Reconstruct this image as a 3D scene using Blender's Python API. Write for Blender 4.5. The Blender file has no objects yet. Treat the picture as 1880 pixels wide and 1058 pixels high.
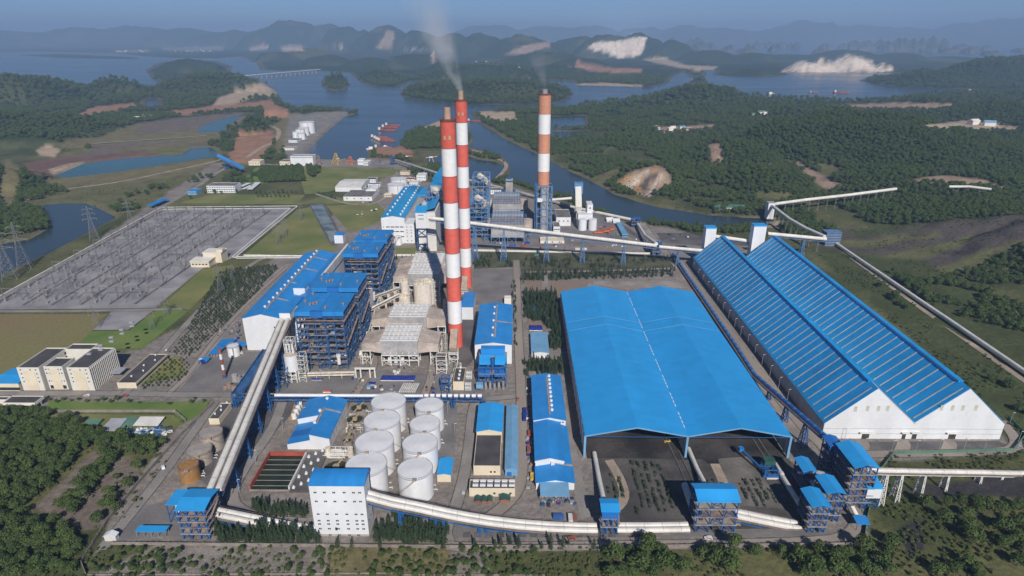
import bpy, bmesh, math, random
import numpy as np
from mathutils import Vector, Matrix
C = bpy.context.scene.collection
scene = bpy.context.scene
R = math.radians
# ------------------------------------------------------------------ camera, world, sun, exposure
CAM_H = 260.0
F_PX, PCX, PCY = 1150.0, 940.0, 529.0            # focal length and centre in photograph pixels
TILT = math.atan((529.0 - 64.0) / F_PX)
YAW = math.atan(10.0 / math.hypot(F_PX, 465.0))
cam_d = bpy.data.cameras.new('camera'); cam = bpy.data.objects.new('camera', cam_d); C.objects.link(cam)
cam.location = (0, 0, CAM_H); cam.rotation_euler = (math.pi/2 - TILT, 0, YAW)
cam_d.sensor_width = 36.0; cam_d.lens = 36.0 * F_PX / 1880.0
cam_d.clip_start = 1.0; cam_d.clip_end = 90000.0
scene.camera = cam
SUN_EL = R(36.0); SUN_AZ = (0.235, -0.972)        # towards the sun: behind the camera, a little to the right
sd_ = Vector((SUN_AZ[0]*math.cos(SUN_EL), SUN_AZ[1]*math.cos(SUN_EL), math.sin(SUN_EL))).normalized()
sun_d = bpy.data.lights.new('sun', 'SUN'); sun = bpy.data.objects.new('sun', sun_d); C.objects.link(sun)
sun_d.energy = 4.3; sun_d.angle = R(0.5); sun_d.color = (1.0, 0.94, 0.86)
sun.rotation_euler = (-sd_).to_track_quat('-Z', 'Y').to_euler(); sun.location = (0, 0, 900)
world = bpy.data.worlds.new('World'); scene.world = world; world.use_nodes = True
wn = world.node_tree.nodes; wl = world.node_tree.links
bg = wn['Background']; sky = wn.new('ShaderNodeTexSky'); sky.sky_type = 'NISHITA'; sky.sun_disc = False
sky.sun_elevation = SUN_EL; sky.sun_rotation = math.atan2(SUN_AZ[0], SUN_AZ[1])
sky.altitude = 2500; sky.air_density = 0.8; sky.dust_density = 0.0; sky.ozone_density = 8.0
wl.new(sky.outputs['Color'], bg.inputs['Color']); bg.inputs['Strength'].default_value = 0.06
scene.view_settings.view_transform = 'Standard'; scene.view_settings.look = 'None'
scene.view_settings.exposure = 0.2; scene.view_settings.gamma = 1.0
cy_ = scene.cycles
cy_.max_bounces = 4; cy_.diffuse_bounces = 2; cy_.glossy_bounces = 2; cy_.transmission_bounces = 2
cy_.volume_bounces = 1; cy_.transparent_max_bounces = 6; cy_.use_denoising = True
cy_.caustics_reflective = False; cy_.caustics_refractive = False
HAZE_DENSITY = 9.0e-5; HAZE_COLOR = (0.39, 0.57, 0.87)

# ------------------------------------------------------------------ measuring: where a sight line meets a level plane
_c, _s = math.cos(TILT), math.sin(TILT); _cy, _sy = math.cos(YAW), math.sin(YAW)
def ray(px, py):
    x = (px - PCX)/F_PX; y = -(py - PCY)/F_PX
    d = (x, _c + y*_s, -_s + y*_c)
    return (d[0]*_cy - d[1]*_sy, d[0]*_sy + d[1]*_cy, d[2])
def G(px, py, z=0.0):
    d = ray(px, py); t = (CAM_H - z)/-d[2]
    return Vector((d[0]*t, d[1]*t, z))
def HT(px, pb, pt):                                # height of something standing at (px,pb) whose top is seen at pt
    b = G(px, pb); d = ray(px, pt); return CAM_H + d[2]*b.y/d[1]
def ZAT(y, px, py):                                # height at depth y on a sight line
    d = ray(px, py); return CAM_H + d[2]*y/d[1]
def Gnp(px, py):
    px = np.asarray(px, float); py = np.asarray(py, float)
    x = (px - PCX)/F_PX; y = -(py - PCY)/F_PX
    dx, dy, dz = x, _c + y*_s, -_s + y*_c
    wx, wy = dx*_cy - dy*_sy, dx*_sy + dy*_cy
    t = CAM_H/-dz
    return wx*t, wy*t
def PRnp(x, y, z):
    z = z - CAM_H
    X = x*_cy + y*_sy; Y = -x*_sy + y*_cy
    f = Y*_c - z*_s; u = Y*_s + z*_c
    f = np.where(f < 1, 1, f)
    return PCX + F_PX*X/f, PCY - F_PX*u/f

# ------------------------------------------------------------------ object helpers
def tag(o, label=None, cat=None, group=None, kind=None):
    if label: o['label'] = label
    if cat: o['category'] = cat
    if group: o['group'] = group
    if kind: o['kind'] = kind
    return o
def thing(name, label, cat, loc=(0, 0, 0), rz=0.0, group=None):
    o = bpy.data.objects.new(name, None); C.objects.link(o); o.empty_display_size = 1
    o.location = loc; o.rotation_euler = (0, 0, rz)
    return tag(o, label, cat, group)
def link_mesh(name, me, m, parent=None):
    if m is not None and not me.materials: me.materials.append(m)
    o = bpy.data.objects.new(name, me); C.objects.link(o)
    if parent is not None: o.parent = parent
    return o
class MB:
    """collects shapes into one mesh"""
    def __init__(s): s.v = []; s.f = []
    def add(s, vs, fs):
        n = len(s.v); s.v += [tuple(p) for p in vs]; s.f += [tuple(i+n for i in f) for f in fs]
        return s
    def box(s, x0, x1, y0, y1, z0, z1):
        return s.add([(x0,y0,z0),(x1,y0,z0),(x1,y1,z0),(x0,y1,z0),(x0,y0,z1),(x1,y0,z1),(x1,y1,z1),(x0,y1,z1)],
                     [(0,3,2,1),(4,5,6,7),(0,1,5,4),(1,2,6,5),(2,3,7,6),(3,0,4,7)])
    def bar(s, a, b, w, h=None):
        a = Vector(a); b = Vector(b); h = h or w
        d = (b - a)
        if d.length < 1e-6: return s
        d.normalize()
        up = Vector((0,0,1)) if abs(d.z) < 0.95 else Vector((0,1,0))
        sx = d.cross(up).normalized()*(w/2); sz = sx.cross(d).normalized()*(h/2)
        q = [a-sx-sz, a+sx-sz, a+sx+sz, a-sx+sz, b-sx-sz, b+sx-sz, b+sx+sz, b-sx+sz]
        return s.add(q, [(0,3,2,1),(4,5,6,7),(0,1,5,4),(1,2,6,5),(2,3,7,6),(3,0,4,7)])
    def cyl(s, x, y, z0, z1, r0, r1=None, n=24, cap=True, cap0=False):
        r1 = r0 if r1 is None else r1
        vs = [(x+r0*math.cos(2*math.pi*i/n), y+r0*math.sin(2*math.pi*i/n), z0) for i in range(n)] + \
             [(x+r1*math.cos(2*math.pi*i/n), y+r1*math.sin(2*math.pi*i/n), z1) for i in range(n)]
        fs = [(i, (i+1) % n, n+(i+1) % n, n+i) for i in range(n)]
        if cap: fs.append(tuple(range(n, 2*n)))
        if cap0: fs.append(tuple(reversed(range(n))))
        return s.add(vs, fs)
    def tube(s, pts, r, n=8):
        pts = [Vector(p) for p in pts]; rings = []
        for i, p in enumerate(pts):
            d = (pts[min(i+1, len(pts)-1)] - pts[max(i-1, 0)]).normalized()
            up = Vector((0,0,1)) if abs(d.z) < 0.95 else Vector((0,1,0))
            u = d.cross(up).normalized(); w = u.cross(d).normalized()
            rings.append([p + u*(r*math.cos(2*math.pi*k/n)) + w*(r*math.sin(2*math.pi*k/n)) for k in range(n)])
        vs = [q for ring in rings for q in ring]; fs = []
        for i in range(len(pts)-1):
            for k in range(n):
                fs.append((i*n+k, i*n+(k+1) % n, (i+1)*n+(k+1) % n, (i+1)*n+k))
        fs.append(tuple(reversed(range(n)))); fs.append(tuple((len(pts)-1)*n+k for k in range(n)))
        return s.add(vs, fs)
    def prism(s, prof, a, b, axis='y'):
        """closed profile [(u,z)] swept along an axis from a to b"""
        n = len(prof)
        P = (lambda u, t, z: (u, t, z)) if axis == 'y' else (lambda u, t, z: (t, u, z))
        vs = [P(u, a, z) for u, z in prof] + [P(u, b, z) for u, z in prof]
        fs = [(i, (i+1) % n, n+(i+1) % n, n+i) for i in range(n)] + [tuple(reversed(range(n))), tuple(range(n, 2*n))]
        return s.add(vs, fs)
    def mesh(s, name):
        me = bpy.data.meshes.new(name); me.from_pydata(s.v, [], s.f); me.validate()
        bm = bmesh.new(); bm.from_mesh(me); bmesh.ops.recalc_face_normals(bm, faces=bm.faces[:]); bm.to_mesh(me); bm.free()
        return me
    def build(s, name, m, parent=None, smooth=False):
        me = s.mesh(name)
        if smooth: smooth_sides(me)
        return link_mesh(name, me, m, parent)
def smooth_sides(me):
    for p in me.polygons: p.use_smooth = abs(p.normal.z) < 0.9
    if hasattr(me, 'set_sharp_from_angle'): me.set_sharp_from_angle(angle=R(40))

# ------------------------------------------------------------------ materials
MATS = {}
def mat(name, col, rough=0.7, amt=0.12, scale=0.15, metal=0.0, col2=None, fine=1.2, spec=0.3, streak=None, bump=0.0, panel=None):
    """plain surface colour with wear: two sizes of noise, optional streaks (x,y,z stretch)"""
    if name in MATS: return MATS[name]
    m = bpy.data.materials.new(name); m.use_nodes = True; MATS[name] = m
    nt = m.node_tree; N = nt.nodes; L = nt.links; p = N['Principled BSDF']
    p.inputs['Roughness'].default_value = rough; p.inputs['Metallic'].default_value = metal
    p.inputs['Specular IOR Level'].default_value = spec
    tc = N.new('ShaderNodeTexCoord'); mp = N.new('ShaderNodeMapping'); L.new(tc.outputs['Object'], mp.inputs['Vector'])
    if streak: mp.inputs['Scale'].default_value = streak
    n1 = N.new('ShaderNodeTexNoise'); n1.inputs['Scale'].default_value = scale; n1.inputs['Detail'].default_value = 4
    n2 = N.new('ShaderNodeTexNoise'); n2.inputs['Scale'].default_value = fine; n2.inputs['Detail'].default_value = 3
    L.new(mp.outputs['Vector'], n1.inputs['Vector']); L.new(tc.outputs['Object'], n2.inputs['Vector'])
    r1 = N.new('ShaderNodeMapRange'); r1.inputs['From Min'].default_value = 0.36; r1.inputs['From Max'].default_value = 0.64
    L.new(n1.outputs['Fac'], r1.inputs['Value'])
    mx = N.new('ShaderNodeMix'); mx.data_type = 'RGBA'
    a = [max(0, c*(1-amt)) for c in col]; b = col2 or [min(1, c*(1+amt)) for c in col]
    mx.inputs['A'].default_value = (*a, 1); mx.inputs['B'].default_value = (*b[:3], 1)
    L.new(r1.outputs['Result'], mx.inputs['Factor'])
    r2 = N.new('ShaderNodeMapRange'); r2.inputs['From Min'].default_value = 0.3; r2.inputs['From Max'].default_value = 0.7
    r2.inputs['To Min'].default_value = 1-amt*0.8; r2.inputs['To Max'].default_value = 1+amt*0.6
    L.new(n2.outputs['Fac'], r2.inputs['Value'])
    vm = N.new('ShaderNodeVectorMath'); vm.operation = 'SCALE'
    L.new(mx.outputs['Result'], vm.inputs['Vector']); L.new(r2.outputs['Result'], vm.inputs['Scale'])
    out = vm.outputs['Vector']
    if panel:                                       # sheets that have faded differently
        dv = N.new('ShaderNodeVectorMath'); dv.operation = 'DIVIDE'; dv.inputs[1].default_value = panel; L.new(tc.outputs['Object'], dv.inputs[0])
        fl = N.new('ShaderNodeVectorMath'); fl.operation = 'FLOOR'; L.new(dv.outputs['Vector'], fl.inputs[0]); wh = N.new('ShaderNodeTexWhiteNoise'); wh.noise_dimensions = '3D'; L.new(fl.outputs['Vector'], wh.inputs['Vector'])
        r3 = N.new('ShaderNodeMapRange'); r3.inputs['To Min'].default_value = .955; r3.inputs['To Max'].default_value = 1.04; L.new(wh.outputs['Value'], r3.inputs['Value'])
        v2 = N.new('ShaderNodeVectorMath'); v2.operation = 'SCALE'; L.new(out, v2.inputs['Vector']); L.new(r3.outputs['Result'], v2.inputs['Scale']); out = v2.outputs['Vector']
    L.new(out, p.inputs['Base Color'])
    if bump:
        bp = N.new('ShaderNodeBump'); bp.inputs['Strength'].default_value = bump; bp.inputs['Distance'].default_value = 0.3
        L.new(n2.outputs['Fac'], bp.inputs['Height']); L.new(bp.outputs['Normal'], p.inputs['Normal'])
    return m
# ------------------------------------------------------------------ terrain: one ground sheet with shores, islands and hills
def vnoise(x, y, seed=0):
    xi = np.floor(x).astype(np.int64); yi = np.floor(y).astype(np.int64); fx = x-xi; fy = y-yi
    def h(a, b):
        n = (a*374761393 + b*668265263 + seed*1442695041) & 0x7fffffff
        n = ((n ^ (n >> 13))*1274126177) & 0x7fffffff
        return ((n ^ (n >> 16)) & 0xffff)/65535.0
    u = fx*fx*(3-2*fx); v = fy*fy*(3-2*fy)
    return (h(xi, yi)*(1-u)+h(xi+1, yi)*u)*(1-v) + (h(xi, yi+1)*(1-u)+h(xi+1, yi+1)*u)*v
def fbm(x, y, seed=0, oct=4):
    a = 0.5; s = 0
    for k in range(oct):
        s = s + a*vnoise(x, y, seed+k*17); x = x*2.03+11.3; y = y*2.03+7.7; a *= 0.5
    return s
def poly_world(pts):
    a = np.array(pts, float); x, y = Gnp(a[:, 0], np.maximum(a[:, 1], 66.5)); return np.stack([x, y], 1)
def sdist(x, y, P):
    """signed distance to a polygon, positive inside"""
    d2 = np.full(x.shape, 1e30); ins = np.zeros(x.shape, bool); n = len(P)
    for i in range(n):
        ax, ay = P[i]; bx, by = P[(i+1) % n]; ex, ey = bx-ax, by-ay; wx, wy = x-ax, y-ay
        t = np.clip((wx*ex+wy*ey)/max(ex*ex+ey*ey, 1e-9), 0, 1)
        d2 = np.minimum(d2, (wx-ex*t)**2 + (wy-ey*t)**2)
        c = ((ay > y) != (by > y)) & (x < (bx-ax)*(y-ay)/((by-ay) if by != ay else 1e-9) + ax)
        ins ^= c
    d = np.sqrt(d2); return np.where(ins, d, -d)
def inpoly(x, y, P):
    ins = np.zeros(x.shape, bool); n = len(P)
    for i in range(n):
        ax, ay = P[i]; bx, by = P[(i+1) % n]
        ins ^= ((ay > y) != (by > y)) & (x < (bx-ax)*(y-ay)/((by-ay) if by != ay else 1e-9) + ax)
    return ins
LAND = [
 [(-900,1600),(-900,150),(-300,140),(0,137),(60,152),(130,165),(165,163),(200,155),(250,156),(262,161),(287,163),(300,158),(330,150),(400,140),(450,143),(478,150),
  (500,160),(512,175),(520,188),(545,196),(600,199),(655,203),(655,209),(632,213),(596,245),(566,274),(572,290),(622,292),(672,292),(676,274),(692,268),(725,270),
  (733,262),(742,246),(765,236),(812,217),(830,222),(862,236),(867,258),(862,270),(890,276),(925,288),(938,303),(938,318),(948,332),(990,345),(1020,353),(1060,367),
  (1100,386),(1160,402),(1240,411),(1330,415),(1405,413),(1428,402),(1400,399),(1300,394),(1210,379),(1130,355),(1060,318),(1000,290),(940,262),(880,225),(863,206),
  (885,203),(945,197),(1012,200),(1050,196),(1086,190),(1148,184),(1185,177),(1225,166),(1250,157),(1300,158),(1340,168),(1366,177),(1417,177),(1522,185),(1614,184),
  (1693,173),(1880,167),(2300,165),(2900,170),(2900,1600)],
 [(733,165),(738,178),(790,187),(850,191),(930,192),(1015,190),(1045,181),(1050,168),(1020,155),(940,148),(850,147),(770,150)],
 [(592,150),(596,162),(612,167),(632,165),(643,155),(636,142),(612,138),(598,142)],
 [(268,128),(280,143),(300,152),(330,148),(375,140),(420,130),(425,122),(400,112),(330,108),(290,115)],
 [(20,101),(120,99),(250,105),(256,109),(120,107)],
 [(-2500,93),(0,96),(60,95),(200,97),(260,103),(320,107),(400,107),(440,104),(472,112),(482,128),(520,130),(560,128),(640,133),(662,150),(690,160),(735,158),
  (760,148),(900,142),(1050,148),(1060,156),(1190,160),(1225,152),(1235,140),(1262,130),(1312,128),(1305,138),(1340,140),(1440,140),(1450,134),(1640,134),(1600,140),
  (1575,148),(1620,157),(1720,162),(1880,165),(4000,165),(4000,108),(1830,108),(1640,104),(1500,101),(1400,102),(1300,99),(1240,92),(1195,85),(1150,81),(-2500,81)],
 [(1255,132),(1262,142),(1285,145),(1300,138),(1296,128),(1275,122)],
 [(1264,148),(1270,156),(1298,155),(1302,148),(1285,142)],
 [(-2500,80.5),(4000,80.5),(4000,66.5),(-2500,66.5)],
]
PONDS = [
 [(-400,640),(-60,525),(0,500),(40,480),(100,453),(170,416),(206,398),(175,382),(150,373),(110,373),(82,376),(98,402),(92,420),(60,438),(0,448),(-60,455),(-400,520)],
 [(104,322),(130,311),(155,300),(210,292),(262,288),(300,285),(335,284),(352,272),(380,270),(392,275),(393,286),(360,291),(280,303),(200,315),(130,323)],
 [(365,235),(395,222),(430,212),(470,209),(462,216),(440,226),(420,236),(395,241),(372,242)],
 [(785,284),(850,283),(872,292),(905,296),(924,305),(919,318),(900,331),(865,327),(850,312),(790,298)],
 [(1010,214),(1072,212),(1070,234),(1012,236)],
 [(1004,241),(1080,240),(1078,250),(1010,255)],
 [(270,182),(285,180),(290,198),(275,200)],
]
HILLS = [  # px, py of the centre on the ground, half width px, top py, depth ratio
 (-10,185,170,138,.6),(-150,180,150,140,.6),(211,172,55,143,.6),(395,165,85,134,.5),(330,172,60,150,.5),(110,240,100,207,.5),(10,240,90,205,.5),(60,262,80,236,.5),(-10,345,80,303,.7),
 (505,212,30,194,.6),(455,242,34,206,.8),(460,296,30,283,.6),(617,156,28,135,.6),(890,172,158,146,.28),(885,142,110,117,.5),(350,132,72,106,.4),(288,144,16,133,.6),
 (0,85,200,56,.3),(150,85,140,51,.3),(245,84,110,47,.3),(350,86,120,52,.3),(430,88,90,56,.3),(535,91,90,39,.5),(600,90,70,46,.5),(640,95,60,50,.5),(712,97,70,48,.6),
 (770,100,60,57,.6),(830,104,70,62,.6),(880,104,60,61,.6),(960,106,80,65,.6),(1060,104,70,67,.6),(1110,107,60,65,.6),(1165,107,60,62,.6),(1230,108,60,75,.6),(1300,112,60,93,.6),
 (560,110,60,88,.5),(600,118,50,101,.5),(680,125,60,106,.5),(760,120,80,100,.5),(830,130,60,115,.5),(1000,120,90,95,.5),(1060,125,60,105,.5),(1020,135,60,117,.5),(500,112,50,96,.5),
 (1380,110,60,97,.5),(1450,109,70,100,.5),(1545,111,80,92,.5),(1650,111,60,98,.5),(1740,110,90,104,.4),(1850,112,70,106,.5),(700,145,40,128,.5),(1130,135,80,122,.5),(1380,136,60,124,.4),
 (1132,103,72,69,.6),(1478,131,36,115,.5),(1506,131,20,107,.6),(1535,131,17,109,.6),(1565,131,36,102,.6),(1625,131,20,114,.6),
 (1860,148,150,106,.4),(1720,153,100,130,.35),(2050,150,150,104,.4),(1277,133,20,121,.6),(1284,150,17,141,.6),
 (1600,275,250,208,.55),(1290,184,75,157,.6),(1345,292,85,256,.7),(1150,268,60,250,.7),(1840,218,120,190,.5),(2050,240,160,180,.6),(1190,330,62,296,.5),(1400,338,90,304,.7),
 (1720,345,180,316,.6),(1880,440,190,398,.9),(2050,500,200,420,1.0),(1440,215,60,198,.6),(1090,250,60,240,.6),(1700,195,80,180,.5),(1500,212,60,195,.5),
 (1260,79,80,47,.7),(1330,79,90,51,.7),(1478,79,110,39,.7),(1560,79,120,44,.7),(1660,79,80,50,.7),(1760,79,90,42,.7),(1850,79,110,33,.7),(1960,79,120,36,.7),
 (900,79,90,45,.7),(1000,79,80,48,.7),(1080,79,90,47,.7),(1180,79,80,50,.7),(2150,79,160,45,.3),(-250,84,200,58,.3),
]
_rk = random.Random(5)
KG = [(1270,38,89,6,19),(1300,25,92,4,14),(1358,26,97,6,17),(1424,9,94,2,12),(1450,18,90,4,12),(1506,11,98,3,15),(1540,34,92,7,16),(1600,40,93,9,18),(1660,50,94,11,24),(1705,36,93,7,24),(1745,34,98,7,12),(1770,40,94,6,14),(1818,18,101,4,11),(1878,12,95,3,8),(1400,30,88,5,12)]
for cx, w, py, n, hh in KG:
    for k in range(n):
        HILLS.append((cx+_rk.uniform(-w, w), py+_rk.uniform(-1.5, 1.5), _rk.uniform(5, 11), py-hh*_rk.uniform(.5, 1.1), .8))
KARST_FROM = len(HILLS)-sum(a[3] for a in KG); KARSTS = HILLS[KARST_FROM:]; HILLS = HILLS[:KARST_FROM]
LANDW = [poly_world(p) for p in LAND]; PONDW = [poly_world(p) for p in PONDS]
HB = []
for (px, pc, hw, tp, dr) in HILLS:
    g = G(px, pc); rx = (G(px+hw, pc)-G(px-hw, pc)).length/2
    H_ = ZAT(g.y, px, tp)
    HB.append((g.x, g.y, rx, rx*dr*1.6, max(H_-(9 if g.y < 5000 else 0), 3.5)))
WATER_Z = -2.0
PLANT = poly_world([(-300,1100),(-200,700),(0,545),(300,375),(420,300),(720,300),(780,330),(950,340),(1120,400),(1250,425),(1480,440),(1560,480),(1950,830),(2400,1200)])
def height(x, y):
    d = np.hypot(x, y); pd = np.full(x.shape, 1e9)
    sd = np.full(x.shape, -1e9)
    for P in LANDW: sd = np.maximum(sd, sdist(x, y, P))
    for P in PONDW:
        m = (x > P[:, 0].min()-80) & (x < P[:, 0].max()+80) & (y > P[:, 1].min()-80) & (y < P[:, 1].max()+80)
        if m.any(): pd[m] = np.minimum(pd[m], -sdist(x[m], y[m], P)-5)
    wob = (fbm(x/(d*0.03+3), y/(d*0.06+3), 91, 3)-0.45)*np.minimum(d*0.012, 60)
    wob = np.where(y < 700, 0, wob); sd = np.minimum(sd+wob, pd); wob = 0; w = np.maximum(5.0, d*0.008)
    z = -2.0 + 2.0*np.clip((sd+wob)/w, -1, 1)
    hh = np.zeros(x.shape);  kk = np.zeros(x.shape)
    for ib, (cx, cy, rx, ry, H) in enumerate(HB):
        m = (abs(x-cx) < rx*1.5) & (abs(y-cy) < ry*1.5)
        if not m.any(): continue
        X = x[m]; Y = y[m]
        wx = (fbm(X/(rx*.5), Y/(rx*.5), 3, 3)-.47)*.5*rx; wy = (fbm(X/(rx*.5), Y/(rx*.5), 8, 3)-.47)*.5*rx
        r2 = ((X+wx-cx)/(rx*1.12))**2 + ((Y+wy-cy)/(ry*1.12))**2
        b = H*np.clip(1-r2, 0, 1)**1.15
        rid = fbm(X/(rx*.22), Y/(rx*.22), 21, 4)
        b = b*(0.86+0.30*rid)
        hh[m] = np.maximum(hh[m], b)
    d_in = np.clip((sd+wob)/np.maximum(12.0, d*0.01), 0, 1)
    z = z + hh*np.where(hh > 0, np.clip(d_in*1.4+0.05*(sd > -d*.02), 0, 1), 0)
    roll = (fbm(x/90.0, y/90.0, 33, 4)-.35)*14
    ins = sdist(x, y, PLANT); far = np.clip(-ins/150, 0, 1)
    right = np.clip((x-330)/250, 0, 1)*np.clip((y-350)/200, 0, 1)
    z = z + np.where(y < 2600, np.clip(roll, 0, 9)*right*far*d_in, 0)
    flat = sdist(x, y, PLANT) > 0
    deep = sd < 0
    return np.where(flat & ~deep & (hh < 1), 0.0, z), sd
def grid_axis(segs):
    out = []
    for a, b, st in segs: out += list(np.arange(a, b, st))
    return np.array(out)
PYS = grid_axis([(74.6,80,0.4),(80,112,0.18),(112,150,0.8),(150,300,1.8),(300,520,3.0),(520,1100,6.0),(1100,1700,30.0)])
PXS = grid_axis([(-900,-200,20),(-200,2080,4.0),(2080,2820,20)])
gx, gy = np.meshgrid(PXS, PYS); TX, TY = Gnp(gx, gy); TZ, TSD = height(TX, TY)
COL = {'scrub':(.066,.078,.032),'forest':(.022,.038,.016),'grass':(.122,.122,.054),'dry':(.165,.145,.075),'lawn':(.07,.115,.03),'yard':(.225,.2,.182),'mud':(.15,.125,.105),
 'red':(.30,.17,.11),'sand':(.40,.31,.22),'quarry':(.66,.56,.47),'rock':(.30,.215,.16),'coal':(.045,.043,.046),'terrace':(.17,.14,.118),'mudred':(.15,.095,.075),'olive':(.14,.14,.05),'ochre':(.42,.25,.12),'pale':(.48,.40,.34),'slope':(.088,.076,.068),'town':(.22,.205,.19),'dam':(.19,.18,.14)}
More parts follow.
